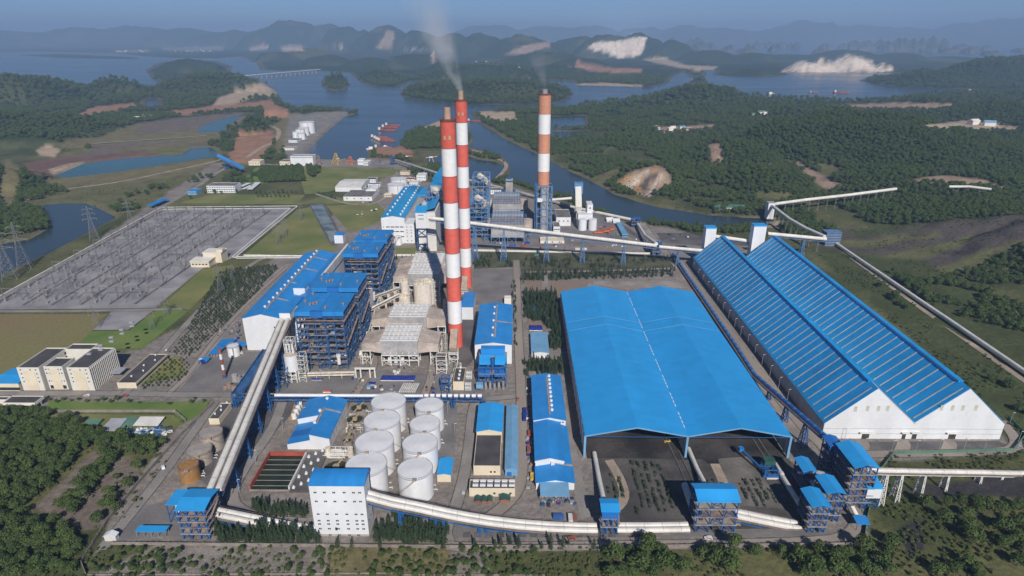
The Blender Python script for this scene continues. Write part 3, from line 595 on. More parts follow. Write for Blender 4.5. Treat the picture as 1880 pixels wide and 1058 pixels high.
M_REDBR = mat('red_brown_lining', (.3,.1,.075), .85, .2, .1)
M_WALK = mat('roof_walkway', (.34,.29,.24), .8, .2, .3)
M_BASIN = mat('basin_water', (.025,.035,.022), .25, .25, .1)
M_YELLOW = mat('yellow_paint', (.6,.4,.07), .6, .15, .3)
M_ORANGE = mat('orange_paint', (.6,.17,.05), .6, .15, .3)
M_SKYL = mat('skylight_strip', (.5,.5,.48), .5, .15, .1)
M_CONVG = mat('white_gallery_sheet', (.68,.66,.62), .6, .08, .1, fine=.4)
M_CONVD = mat('gallery_floor', (.2,.17,.15), .85, .2, .2)

def M5(l, r, yb, yt, ybk):
    """plan and height of a box from five sight lines: left, right, front foot, front top, back top"""
    a = G(l, yb); b = G(r, yb); h = HT((l+r)/2, yb, yt); k = G((l+r)/2, ybk, h)
    return a.x, b.x, a.y, k.y, h
def gable_roof(b, x0, x1, y0, y1, h, rh, axis, o=.5, t=.25, c=.5):
    if axis == 'y':
        m = x0+(x1-x0)*c; s = (rh-h)/max(m-x0, .1); s2 = (rh-h)/max(x1-m, .1)
        b.prism([(x0-o, h-o*s+.03), (m, rh+.03), (x1+o, h-o*s2+.03), (x1+o, h-o*s2+t), (m, rh+t), (x0-o, h-o*s+t)], y0-o, y1+o, 'y')
    else:
        m = y0+(y1-y0)*c; s = (rh-h)/max(m-y0, .1); s2 = (rh-h)/max(y1-m, .1)
        b.prism([(y0-o, h-o*s+.03), (m, rh+.03), (y1+o, h-o*s2+.03), (y1+o, h-o*s2+t), (m, rh+t), (y0-o, h-o*s+t)], x0-o, x1+o, 'x')
def hall(name, label, cat, x0, x1, y0, y1, h, rh, axis='y', wall=None, roof=None, z0=0, group=None, c=.5, o=.5):
    """closed building under a ridged roof: wall and roof"""
    wall = wall or M_WHITE; roof = roof or M_BLUE
    t = thing(name, label, cat, (0, 0, 0), 0, group)
    w = MB()
    if axis == 'y': m = x0+(x1-x0)*c; w.prism([(x0, z0), (x1, z0), (x1, h), (m, rh), (x0, h)], y0, y1, 'y')
    else: m = y0+(y1-y0)*c; w.prism([(y0, z0), (y1, z0), (y1, h), (m, rh), (y0, h)], x0, x1, 'x')
    w.build('wall', wall, t)
    r = MB(); gable_roof(r, x0, x1, y0, y1, h, rh, axis, o, .25, c); r.build('roof', roof, t)
    return t
def flat_building(name, label, cat, x0, x1, y0, y1, h, wall=None, roof=None, group=None, par=.7, z0=0):
    wall = wall or M_CREAMW; roof = roof or M_FLAT
    t = thing(name, label, cat, (0, 0, 0), 0, group)
    w = MB().box(x0, x1, y0, y1, z0, h); k = .35
    for a in ((x0, x1, y0, y0+k), (x0, x1, y1-k, y1), (x0, x0+k, y0+k, y1-k), (x1-k, x1, y0+k, y1-k)): w.box(*a, h, h+par)
    w.build('wall', wall, t)
    MB().box(x0+k+.01, x1-k-.01, y0+k+.01, y1-k-.01, h, h+.12).build('roof', roof, t)
    return t
def copies(o, places, parent):
    out = []
    for p in places:
        c = o.copy(); C.objects.link(c); c.parent = parent; c.location = p; out.append(c)
    return out
def windows(parent, places, w, h, face='y', m=None, name='window', d=.12):
    """window panes set 12 cm proud of a wall; one shared mesh"""
    b = MB()
    if face == 'y': b.box(-w/2, w/2, -d, .05, -h/2, h/2)
    else: b.box(-.05, d, -w/2, w/2, -h/2, h/2)
    o = b.build(name, m or M_GLASS, parent); o.location = places[0]
    return [o]+copies(o, places[1:], parent)
def vents(parent, places, s=1.3, name='roof_vent', m=None):
    b = MB().cyl(0, 0, 0, s*.5, s*.35, n=10).cyl(0, 0, s*.5, s*1.0, s*.62, s*.5, n=10, cap0=True)
    o = b.build(name, m or M_WHITE, parent, True); o.location = places[0]
    copies(o, places[1:], parent)
def frame_mesh(x0, x1, y0, y1, z0, zs, nx, ny, w=.6, brace=True, b=None, bw=None):
    """columns, floor beams and cross braces of an open steel building; zs are beam levels"""
    b = b or MB(); bw = bw or w*.6
    X = [x0+(x1-x0)*i/nx for i in range(nx+1)]; Y = [y0+(y1-y0)*i/ny for i in range(ny+1)]
    for i, x in enumerate(X):
        for j, y in enumerate(Y):
            if 0 < i < nx and 0 < j < ny: continue
            b.bar((x, y, z0), (x, y, zs[-1]), w)
    lv = [z0]+list(zs)
    for k, z in enumerate(zs):
        for y in (y0, y1): b.bar((x0, y, z), (x1, y, z), bw, w)
        for x in (x0, x1): b.bar((x, y0, z), (x, y1, z), bw, w)
        if brace:
            zb = lv[k]
            for i in range(nx):
                if (i+k) % 2 == 0:
                    for y in (y0, y1): b.bar((X[i], y, zb), (X[i+1], y, z), bw*.7); b.bar((X[i+1], y, zb), (X[i], y, z), bw*.7)
            for j in range(ny):
                if (j+k) % 2 == 0:
                    for x in (x0, x1): b.bar((x, Y[j], zb), (x, Y[j+1], z), bw*.7); b.bar((x, Y[j+1], zb), (x, Y[j], z), bw*.7)
    return b
def lattice(b, base, top, zs, w=.25, x=True):
    """four-legged lattice mast: base and top are (cx,cy,half) at z0 and z1"""
    (bx, by, bh, z0), (tx, ty, th, z1) = base, top
    def cor(z):
        f = (z-z0)/(z1-z0); cx = bx+(tx-bx)*f; cy = by+(ty-by)*f; h = bh+(th-bh)*f
        return [Vector((cx-h, cy-h, z)), Vector((cx+h, cy-h, z)), Vector((cx+h, cy+h, z)), Vector((cx-h, cy+h, z))]
    L = [cor(z) for z in zs]
    for A, B in zip(L[:-1], L[1:]):
        for i in range(4):
            b.bar(A[i], B[i], w); b.bar(B[i], B[(i+1) % 4], w*.6)
            b.bar(A[i], B[(i+1) % 4], w*.6)
            if x: b.bar(A[(i+1) % 4], B[i], w*.6)
    return b
# ------------------------------------------------------------------ coal shed: two open bays
def coal_shed():
    t = thing('coal_shed', 'huge open coal shed with twin bright blue low pitched roofs, open at its near end', 'coal shed')
    xs = (45.2, 112.2, 179.6); y0, y1 = 344.0, 591.0; h, rh = 16.8, 23.4
    for k in (0, 1):
        x0, x1 = xs[k], xs[k+1]
        b = MB(); gable_roof(b, x0, x1, y0, y1, h, rh, 'y', .25, .45); r = b.build('roof', M_BLUE2, t)
        m = (x0+x1)/2
        for yy in (y0+(y1-y0)*.63, y0+(y1-y0)*.70):
            MB().bar((x0+1, yy, h+.7), (m+.1, yy, rh+.62), .5, .12).bar((m-.1, yy, rh+.62), (x1-1, yy, h+.7), .5, .12).build('seam', M_BLUEL, r)
        f = MB(); f.bar((x0, y0-.5, h), (m, y0-.5, rh), .25, .9); f.bar((m, y0-.5, rh), (x1, y0-.5, h), .25, .9); f.build('fascia', M_BLUEL, r)
        tr = MB()
        for i in range(14):
            y = y0+2+(y1-y0-4)*i/13
            tr.bar((x0, y, h-.6), (m, y, rh-.8), .35); tr.bar((m, y, rh-.8), (x1, y, h-.6), .35); tr.bar((x0, y, h-2.2), (x1, y, h-2.2+.01), .3)
        tr.build('roof_truss', M_STEELB, t)
    for x, s in zip(xs, ('outer', 'mid', 'outer')):
        MB().box(x-.35, x+.35, y0+1.2, y1-.5, 1.2, h-.25).build('side_wall', M_WHITED, t)
        MB().box(x-.7, x+.7, y0-.2, y0+1.0, 0, h-.2).build('column', M_BLUEL, t)
        c = MB().box(-.8, .8, -.2, .2, 0, h-.4).build('wall_rib', M_GREYW, t); pl = [(x, y0+6+(y1-y0-8)*i/24, 0) for i in range(25)]; c.location = pl[0]; copies(c, pl[1:], t)
    g = MB().box(xs[1]-.28, xs[1]+.28, 0, 3.4, 0, .2).build('gutter', M_WHITE, t); pl = [(0, y0+4+(y1-y0-8)*i/47, h+.45) for i in range(48) if i % 5]; g.location = pl[0]; copies(g, pl[1:], t)
    return t
coal_shed()
# coal heaps inside the shed, seen through the open end
def heap(name, label, cx, cy, rx, ry, hh, m, seed=1):
    n = 26; vs = []; fs = []; rr = random.Random(seed)
    for j in range(n+1):
        for i in range(n+1):
            u = -1+2*i/n; v = -1+2*j/n; r = max(abs(u)**1.5, abs(v)**1.5)
            z = hh*max(0, 1-r)**.8*(.85+.15*math.sin(3*u+5*v+seed)+.12*math.sin(9*u-7*v))
            vs.append((cx+u*rx, cy+v*ry, z+.15))
    for j in range(n):
        for i in range(n): a = j*(n+1)+i; fs.append((a, a+1, a+n+2, a+n+1))
    o = MB().add(vs, fs).build(name, m, None)
    for p in o.data.polygons: p.use_smooth = True
    return tag(o, label, 'coal heap')
heap('coal_heap', 'dark coal heap under the western bay of the open shed', 78, 470, 22, 95, 9, M_COAL, 2)
heap('coal_heap', 'dark coal heap under the eastern bay of the open shed', 142, 475, 20, 95, 8, M_COAL, 5)
# ------------------------------------------------------------------ closed storage shed with two steep roofs
def storage_shed():
    t = thing('storage_shed', 'closed white storage shed with twin steep blue roofs crossed by pale skylight strips', 'storage shed')
    x0, x1 = 212.0, 335.0; xm = (x0+x1)/2; y0, y1 = 366.0, 712.0; h, rh = 12.3, 40.0
    p1, p2 = (x0+xm)/2, (xm+x1)/2; hv = 13.0
    MB().prism([(x0, 0), (x1, 0), (x1, h), (p2, rh), (xm, hv), (p1, rh), (x0, h)], y0, y1, 'y').build('wall', M_WHITE, t)
    MB().box(x0-.25, x0-.02, y0+.6, y1, .3, h-.4).build('shade_grey_cladding', M_GREYW, t)  # west wall alone greyed: its shade is put into the colour
    n = 40
    for a, b in ((x0, xm), (xm, x1)):
        m = (a+b)/2; o = .3
        r = MB(); gable_roof(r, a+(0 if a == x0 else .02), b-(0 if b == x1 else .02), y0+.4, y1, h if a == x0 else hv, rh, 'y', 0 if a != x0 else .4, .35)
        rf = r.build('roof', mat('teal_blue_sheet', (.018,.31,.68), .5, .11, .03, fine=.15, spec=.4, streak=(.12,1,.12), panel=(5.2, 8.75, 900)), t)
        s = MB(); ha = h if a == x0 else hv
        for i in range(n):
            y = y0+4+(y1-y0-8)*i/(n-1)
            for e in (a, b): s.bar((e+(m-e)*.03, y, ha+(rh-ha)*.03+.42), (e+(m-e)*.93, y, ha+(rh-ha)*.93+.42), 1.05, .12)
        s.build('skylight', M_SKYL, rf)
        v = MB().box(m-1.6, m+1.6, y0+10, y1-3, rh-1.0, rh+.5); v.box(m-1.8, m+1.8, y0+9.5, y1-2.5, rh+.5, rh+.75); v.build('ridge_vent', MATS['teal_blue_sheet'], rf)
    for y in (.33, .66): MB().box(x0+.5, x1-.5, y0-.14, y0-.01, h*y, h*y+.25).build('wall_band', M_GREYW, t)
    pl = []
    for px, py in ((1571,751),(1593,750),(1613,750),(1630,750),(1729,749),(1749,749),(1768,749),(1792,749)):
        x = ray(px, py)[0]*y0/ray(px, py)[1]; pl.append((x, y0, ZAT(y0, px, py)))
    windows(t, pl, 2.0, 4.2, 'y', mat('dusty_louvre', (.5,.48,.38), .7), 'louvre')
    for px, wd in ((1588, 5.0), (1658, 2.6), (1677, 3.2), (1746, 5.0)):
        x = G(px, 806).x; d = MB().box(x-wd/2, x+wd/2, y0-.1, y0+.05, 0.02, 4.6).build('door', M_DARK, t)
        MB().box(x-wd, x+wd, y0-2.2, y0-.01, 5.4, 5.7).build('canopy', M_WHITED, d)
    return t
storage_shed()
# ------------------------------------------------------------------ turbine hall and boiler houses
TX0, TX1, TXR, TY0, TY1, TH, TR = -239.0, -205.5, -225.0, 494.0, 668.0, 31.1, 35.2
def turbine_hall():
    t = thing('turbine_hall', 'long turbine hall with white gable end, blue roof dotted with white ridge vents', 'turbine hall')
    MB().prism([(TX0, 0), (TX1, 0), (TX1, TH), ((TX0+TX1)/2, TR), (TX0, TH)], TY0, TY1, 'y').build('wall', M_WHITE, t)
    r = MB(); gable_roof(r, TX0, TX1, TY0, TY1, TH, TR, 'y', .6, .4); r = r.build('roof', M_BLUE, t)
    m = (TX0+TX1)/2
    MB().box(m+.3, m+1.7, TY0+12, TY1-4, TR+.1, TR+.75).build('walkway', M_WALK, r)
    for f in (.2, .43, .66, .86):
        y = TY0+(TY1-TY0)*f; MB().bar((m+1.8, y, TR+.35), (TX1-1, y, TH+.95), 1.3, .4).build('walkway', M_WALK, r)
    vents(r, [(m-1.4, TY0+14+i*10.3, TR-.1) for i in range(16)], 2.0)
    # lower bunker bay beside it, under a second slope, with its own end walls
    MB().prism([(TX1+.05, 0), (-181, 0), (-181, 43), (TX1+.05, TH-.5)], TY0+16, TY1-5, 'y').build('bunker_bay', M_WHITE, t)
    MB().prism([(TX1+.1, TH), (-180.6, 43.2), (-180.6, 43.7), (TX1+.1, TH+.5)], TY0+15.5, TY1-4.5, 'y').build('bunker_roof', M_BLUE, t)
    windows(t, [(TX1-6.5, TY0, 22.5), (TX1-4.3, TY0, 22.5)], 1.2, 1.2)
    c = MB()
    for i in range(4): c.cyl(TX1-13+i*4.2, TY0-3, 0, 8.5, 1.1, .9, n=10)
    c.build('inlet_duct', M_WHITED, t)
    return t
turbine_hall()
def boiler_house(label, x0, x1, y0, y1, H, seed):
    rr = random.Random(seed); t = thing('boiler_house', label, 'boiler house', (0, 0, 0), 0, 'boiler houses beside the turbine hall')
    zs = [H*k/10 for k in range(1, 11)]
    frame_mesh(x0, x1, y0, y1, 0, zs, 5, 5, .8, True).build('steel_frame', M_STEEL, t)
    f2 = frame_mesh(x0+(x1-x0)*.35, x0+(x1-x0)*.62, y0+.5, y1-.5, 0, zs, 2, 4, .6, True); f2.build('inner_frame', M_STEEL, t)
    MB().box(x0+(x1-x0)*.16, x0+(x1-x0)*.8, y0+(y1-y0)*.22, y0+(y1-y0)*.86, 6, H*.92).build('furnace', mat('furnace_cladding', (.1,.1,.11), .7, .35, .15), t)
    for k, z in enumerate(zs[:-1]):
        d = MB(); q = rr.uniform(0, .3)
        d.box(x0+.5, x1-.5, y0+.5, y0+3.2+rr.random()*1.5, z-.15, z); d.box(x1-3.4, x1-.5, y0+4.9, y1-.5, z-.1, z+.04)
        d.box(x0+(x1-x0)*q, x0+(x1-x0)*(q+.4), y0-1.4, y0+.3, z+.1, z+.3)
        d.build('platform', M_WALK if k % 2 else M_BROWN, t)
    for k in range(26):
        p = MB()
        z = rr.uniform(2, H*.88); x = rr.uniform(x0+2, x1-2); l = rr.uniform(3, 10)
        if rr.random() < .6: p.bar((x, y0+rr.uniform(.8, 4), z), (min(x+l, x1-1), y0+rr.uniform(.8, 4), z+rr.uniform(-1, 1)), rr.uniform(.4, 1.3))
        else: p.cyl(x, y0+rr.uniform(1, 4), z, z+l*.6, rr.uniform(.4, 1.2), n=8)
        p.build('pipe', (M_GREY, M_BROWN, M_DUCT, M_IVORY)[k % 4], t)
    for k in range(20):
        z = rr.uniform(2, H*.8); y = rr.uniform(y0+2, y1-2); l = rr.uniform(3, 9); MB().bar((x1-rr.uniform(1, 4), y, z), (x1-rr.uniform(1, 4), y+l, z+rr.uniform(-2, 2)), rr.uniform(.4, 1.4)).build('pipe', (M_GREY, M_BROWN, M_DUCT)[k % 3], t)
    for k in range(10):
        z = zs[rr.randrange(0, 8)]+.5; x = rr.uniform(x0+1, x1-6); MB().box(x, x+rr.uniform(2, 5), y0+.6, y0+2.8, z, z+rr.uniform(1, 2.6)).build('machinery', M_BROWN if k % 2 else M_GREY, t)
    r = MB().box(x0-1.2, x1+1.2, y0-1.0, y1+.6, H, H+.7)
    r.box(x0-1.2, x1+1.2, y0-1.25, y0-.85, H-3.2, H+.72); r = r.build('roof', M_BLUE, t)
    MB().box(x0+(x1-x0)*.32, x0+(x1-x0)*.58, y0-2.2, y0+1.2, H-4.2, H+1.1).build('fascia', M_BLUEF, r)
    MB().box((x0+x1)/2-.3, (x0+x1)/2+.3, y0+1.3, y1, H+.71, H+.8).build('seam', M_BLUEF, r)
    pl = [(x0+(x1-x0)*a, y0+(y1-y0)*b, H+.7) for a, b in ((.06,.5),(.22,.32),(.28,.36),(.34,.40),(.6,.15),(.93,.35),(.1,.92))]
    vents(r, pl, 2.1, 'roof_fan', M_BROWN)
    # long inclined duct and stair bands on the east side
    s = MB(); s.bar((x1+1.2, y0-3, H*.86), (x1+1.2, y1, H*.86), 1.6, .5); s.bar((x1+1.6, y0, H*.42), (x1+1.6, y1, H*.58), 1.2, .5); s.bar((x0+4, y0-1.9, H*.87), (x1+2, y0-1.9, H*.87), 1.6, .5)
    s.build('walkway', M_BROWN, t)
    MB().cyl(x1-7, y0-.6, 5, 12, 1.5, n=12).cyl(x1-7, y0-.6, 12, 14, 2.0, n=12, cap0=True).build('hopper', M_WHITED, t)
    return t
boiler_house('blue roofed open steel boiler house, the one nearest the inclined twin conveyor', -179, -141, 461, 499, 52.1, 1)
boiler_house('blue roofed boiler house second behind the inclined conveyor head, half hidden by the first', -177, -139, 504, 540, 55.5, 2)
boiler_house('third blue roofed boiler house, beyond the gap with the long white wall', -175, -141, 597, 634, 55.0, 3)
boiler_house('boiler house farthest back of the four, ending beside the lawn and outfall channel', -174, -140, 640, 678, 55.5, 4)
b = MB().box(-182.6, -180.5, 545, 640, 44.3, 52); tag(b.build('gallery_wall', M_WHITED), 'long pale wall of the bunker gallery between the two pairs of boiler houses', 'gallery wall')
def head_house(label, l, r, yb, yt, y, depth, slope=.0):
    x0 = ray(l, yt)[0]*y/ray(l, yt)[1]; x1 = ray(r, yt)[0]*y/ray(r, yt)[1]; zt = ZAT(y, (l+r)/2, yt); zb = ZAT(y, (l+r)/2, yb)
    t = thing('head_house', label, 'head house', (0, 0, 0), 0, 'conveyor head houses on the bunker roof')
    MB().box(x0, x1, y, y+depth, zb, zt).build('wall', M_WHITE, t); MB().box(x0-.4, x1+.4, y-.4, y+depth+.4, zt+.02, zt+.5).build('roof', M_BLUE, t); return (x0, x1, zb, zt)
HH = head_house('white conveyor head house receiving the twin inclined galleries on the bunker roof', 512, 532, 589, 575, 492, 36)
head_house('white penthouse box on the bunker roof behind the front boiler house', 538, 559, 543, 529, 545, 12)
head_house('small white penthouse box on the bunker roof beside the outfall channel', 613, 629, 447, 432, 672, 11)
# ------------------------------------------------------------------ chimneys
def chimney(label, cx, cy, H, r0, r1, bands, mats, flue_h, flue_m, nfl=1, group='tall banded chimneys'):
    t = thing('chimney', label, 'chimney', (cx, cy, 0), 0, group)
    zs = [0]+bands+[H]
    for k in range(len(zs)-1):
        a = r0+(r1-r0)*zs[k]/H; b_ = r0+(r1-r0)*zs[k+1]/H
        MB().cyl(0, 0, zs[k], zs[k+1], a, b_, n=40, cap=(k == len(zs)-2)).build('band', mats[k % len(mats)], t, True)
    MB().cyl(0, 0, H+.02, H+flue_h, r1*.46, r1*.42, n=20).build('flue', flue_m, t, True)
    MB().cyl(0, 0, H-1.6, H+.25, r1*1.03, r1*1.03, n=40).build('rim', mat('sooty_rim', (.16,.06,.05), .9, .3, .3), t, True)
    rg = MB()
    for z in zs[1:-1]:
        rr = r0+(r1-r0)*z/H
        for i in range(24):
            a = 2*math.pi*i/24; b2 = 2*math.pi*(i+1)/24; rg.bar((rr*1.03*math.cos(a), rr*1.03*math.sin(a), z), (rr*1.03*math.cos(b2), rr*1.03*math.sin(b2), z), .35, .25)
    rg.build('ring_platform', M_REDBR if nfl == 1 else M_GREY, t)
    w = MB(); 
    for a in (-1.25, -1.95): 
        rr = r1*1.0; w.box(rr*math.cos(a)-.9, rr*math.cos(a)+.9, rr*math.sin(a)-.35, rr*math.sin(a)+.3, H-15, H-12)
    w.build('opening', mat('tan_opening', (.42,.3,.2), .8), t)
    return t
c1 = G(836, 640); y1c = c1.y+6.2
L1 = [ZAT(y1c-7, 830, y) for y in (597,555,512,467.5,422,374,325.7,274)]
chimney('red and white banded chimney in front, overlapping its twin, with bright red top', c1.x, y1c, ZAT(y1c-6, 820, 221), 6.4, 5.95, L1, [M_REDCH, M_WHTCH], 9, mat('tan_flue', (.42,.28,.2), .8))
c2 = G(855.5, 529); y2c = c2.y+6
L2 = [ZAT(y2c-7, 850, y) for y in (492.5,457.4,421.7,383.7,346.5,307.3,267.3,226)]
chimney('red and white banded chimney behind its twin, trailing grey smoke', c2.x, y2c, ZAT(y2c-6, 845, 184), 6.2, 5.95, L2, [M_REDCH, M_WHTCH], 8, MATS['tan_flue'])
c3y = G(998, 418).y; c3x = ray(998, 300)[0]*c3y/ray(998, 300)[1]
L3 = [ZAT(c3y-8, 998, y) for y in (341,316.5,282,247.5,210)]
chimney('single faded orange and white banded chimney rising out of blue steelwork', c3x, c3y, ZAT(c3y-6, 999, 173), 8.5, 8.45, L3, [M_GREYW, M_ORGCH, M_WHTCH, M_ORGCH, M_WHTCH, M_ORGCH], 6, M_GREY, 1)
# ------------------------------------------------------------------ electrostatic precipitators between boilers and chimneys
def precipitator(label, l, r, yt, bk, H, legs=True):
    a = G(l, yt, H); b2 = G(r, yt, H); k = G((l+r)/2, bk, H)
    x0, x1, y0, y1 = a.x, b2.x, a.y, k.y
    t = thing('precipitator', label, 'precipitator', (0, 0, 0), 0, 'precipitators between boilers and chimneys')
    z0 = H*.42
    MB().box(x0, x1, y0, y1, z0, H-.6).build('casing', M_DUCT, t)
    rf = MB().box(x0-.4, x1+.4, y0-.4, y1+.4, H-.58, H).build('roof', M_WHITE, t)
    g = MB(); eqs = []; rr = random.Random(int(l))
    for i in range(9):
        x = x0+(x1-x0)*i/8; g.bar((x, y0, H+.8), (x, y1, H+.8), .25); 
        for j in range(5): g.bar((x, y0+(y1-y0)*j/4, H), (x, y0+(y1-y0)*j/4, H+1.6), .22)
    for j in range(5): y = y0+(y1-y0)*j/4; g.bar((x0, y, H+1.5), (x1, y, H+1.5), .25)
    for i in range(8):
        for j in range(4):
            if rr.random() < .75: x = x0+(x1-x0)*(i+.3)/8; y = y0+(y1-y0)*(j+.3)/4; eqs.append((x, y, H+.01))
    g.build('roof_rack', M_IVORY, rf); rb_ = MB().box(0, 1.5, 0, 1.3, 0, 1.2).build('rapper_box', M_WHITE, rf); rb_.location = eqs[0]; copies(rb_, eqs[1:], rf)
    hp = MB(); n = 4
    for i in range(n):
        xa = x0+(x1-x0)*i/n; xb = x0+(x1-x0)*(i+1)/n; xm = (xa+xb)/2
        for q in range(2):
            ya = y0+(y1-y0)*q/2; yb = y0+(y1-y0)*(q+1)/2; ym = (ya+yb)/2
            hp.add([(xa,ya,z0-.02),(xb,ya,z0-.02),(xb,yb,z0-.02),(xa,yb,z0-.02),(xm,ym,z0-5.5)], [(0,4,1),(1,4,2),(2,4,3),(3,4,0)])
    hp.build('hopper', M_DUCT, t)
    frame_mesh(x0, x1, y0, y1, 0, [z0*.5, z0-.3], 4, 3, .75, True).build('support_frame', M_WSTEEL, t)
    # inlet and outlet ducts on frames
    for sx, xa, xb in ((-1, x0-17, x0-.05), (1, x1+.05, x1+17)):
        d = MB(); zc = H*.66; dy = (y1-y0); ya, yb = y0+1.5, y1-1.5
        xi, xo = (xb, xa) if sx < 0 else (xa, xb)
        d.add([(xo, ya+2, zc-3), (xo, yb-2, zc-3), (xo, yb-2, zc+3), (xo, ya+2, zc+3), (xi, ya, z0+1), (xi, yb, z0+1), (xi, yb, H-2), (xi, ya, H-2)],
              [(0,1,2,3),(4,7,6,5),(0,3,7,4),(1,5,6,2),(3,2,6,7),(0,4,5,1)])
        d.build('duct', M_DUCTB, t)
        xs_ = sorted((xo, xo-sx*7)); frame_mesh(xs_[0], xs_[1], ya+1, yb-1, 0, [zc*.45, zc-3.2], 1, 1, .7, True).build('duct_frame', M_WSTEEL, t)
    c = MB()
    for i in range(6): x = x0+(x1-x0)*(i+.5)/6; c.cyl(x, y0-.35, z0+1.5, z0+2.5, .45, n=8)
    c.build('lamp', M_WHITE, t)
    return t
precipitator('dusty white roofed precipitator on legs, first in the row, facing the covered pipe bridge', 698, 766, 625, 597, 24)
precipitator('second precipitator of the row, just in front of the pale lime silos', 714, 782, 581, 558, 24)
precipitator('third precipitator of the row, half hidden behind the pale lime silos', 749, 805, 502, 483, 24)
precipitator('precipitator at the far end of the row, partly in the chimney shadow', 756, 812, 481, 465, 24)
# ------------------------------------------------------------------ round tanks
def tank(name, label, cx, cy, r, h, m=None, rm=None, stair=1, group=None, cone=.04, ang=-1.2):
    t = thing(name, label, 'tank', (cx, cy, 0), 0, group); m = m or M_TANK
    b = MB()
    for k in range(4): b.cyl(0, 0, h*k/4, h*(k+1)/4, r, n=48, cap=False)
    b.build('shell', m, t, True)
    MB().cyl(0, 0, h, h+r*cone, r*1.0, .5, n=48).build('roof', rm or m, t, True)
    g = MB(); n = 36
    for i in range(n):
        a = 2*math.pi*i/n; a2 = 2*math.pi*(i+1)/n; p = Vector((r*math.cos(a), r*math.sin(a), 0)); q = Vector((r*math.cos(a2), r*math.sin(a2), 0))
        g.bar(p+Vector((0,0,h+1.0)), q+Vector((0,0,h+1.0)), .14); g.bar(p+Vector((0,0,h)), p+Vector((0,0,h+1.0)), .12); g.bar(p*1.01+Vector((0,0,h-.15)), q*1.01+Vector((0,0,h-.15)), .25, .35)
    g.build('railing', M_GREYW if m is M_TANK else M_BROWN, t)
    s = MB(); k = 22; da = 1.5*stair
    for i in range(k):
        a = ang-da*i/k; a2 = ang-da*(i+1)/k; z = h*(1-i/k); z2 = h*(1-(i+1)/k)
        s.bar(((r+.5)*math.cos(a), (r+.5)*math.sin(a), z), ((r+.5)*math.cos(a2), (r+.5)*math.sin(a2), z2), .8, .25)
        s.bar(((r+.9)*math.cos(a), (r+.9)*math.sin(a), z+1), ((r+.9)*math.cos(a2), (r+.9)*math.sin(a2), z2+1), .12, .12)
    s.box(r*math.cos(ang)-1.2, r*math.cos(ang)+1.2, r*math.sin(ang)-1.2, r*math.sin(ang)+.6, h+.1, h+1.2) if stair else None
    s.build('stair', M_WALK, t)
    p = MB()
    for i in range(3): a = .2+i*.35; p.tube([((r)*math.cos(a), r*math.sin(a), 1), ((r+2)*math.cos(a), (r+2)*math.sin(a), 1), ((r+2)*math.cos(a), (r+2)*math.sin(a), 0)], .3)
    p.build('pipe', M_WSTEEL, t)
    return t
WT = 'white storage tanks in two rows'
for k, (px, py, r, w) in enumerate(((713,738,12,'rearmost of the wider western row, against the pipe bridge'),(701,772,12,'second from the pipe bridge in the wider western row'),(687,812,12.1,'third from the pipe bridge in the wider western row'),(672,854,12.2,'foremost of the wider western row, behind the tall white building'))):
    g = G(px, py, 20); tank('storage_tank', 'wide white storage tank, '+w, g.x, g.y+.5, r, 20, group=WT, stair=-1, ang=-1.75)
for k, (px, py, r, w) in enumerate(((788,744,10,'rearmost of the narrower eastern row, against the pipe bridge'),(780,778,10.1,'second from the pipe bridge in the narrower eastern row'),(771,814,11.2,'third from the pipe bridge in the narrower eastern row'),(762,861,10.5,'foremost of the narrower eastern row, above the sloping gallery'))):
    g = G(px, py, 18); tank('storage_tank', 'white storage tank, '+w, g.x, g.y, r, 18, group=WT, stair=1, ang=-1.45)
def tank_px(name, label, cx, yb, yt, hw, m, rm, **k):
    g = G(cx, yb); depth = g.y*_c+(CAM_H)*_s; r = hw/F_PX*depth; y = g.y+r; z = ZAT(g.y, cx, yt); x = ray(cx, yt)[0]*y/ray(cx, yt)[1]
    return tank(name, label, x, y, r, z, m, rm, **k)
tank_px('storage_tank', 'grey weathered flat topped tank, the rear of two beside the twin inclined galleries', 389, 833, 807, 21, M_TANKG, M_TANKG, stair=-1, group='weathered tanks left of the twin galleries')
tank_px('storage_tank', 'grey weathered tank standing between the rusty tank and its grey twin', 368, 860, 840, 22.5, M_TANKG, M_TANKG, stair=-1, group='weathered tanks left of the twin galleries')
tank_px('storage_tank', 'rusty orange tank in front of the two grey ones', 348, 890, 866, 18, M_RUST, M_RUST, stair=1, group='weathered tanks left of the twin galleries')
tank_px('storage_tank', 'small white tank on the dark apron by the turbine hall gable', 428, 657, 640, 10.5, M_TANK, M_TANK, stair=0)
tank_px('storage_tank', 'white tank standing before the windowed face of the far turbine building', 731, 451, 437, 6.5, M_TANK, M_TANK, stair=1)
tank_px('storage_tank', 'large white tank beside the far turbine building, the nearer of two', 727, 357, 342, 16, M_TANK, M_TANK, stair=0)
tank_px('storage_tank', 'large white tank beside the far turbine building, behind its twin', 732, 344, 331, 15, M_TANK, M_TANK, stair=0)
for px, yb, yt, hw, w in ((563,246,226,14,'largest and rearmost oil tank on the riverside terminal'),(557,250,236,10,'oil tank second from the back on the riverside terminal'),(551,254,239,8.5,'third oil tank from the back on the riverside terminal'),(543,255,243,6.5,'small oil tank at the landward side of the terminal'),(553,257,246,7,'foremost small oil tank on the riverside terminal')):
    tank_px('oil_tank', 'white '+w, px, yb, yt, hw, M_TANK, M_TANK, stair=0, group='oil tanks at the riverside terminal')
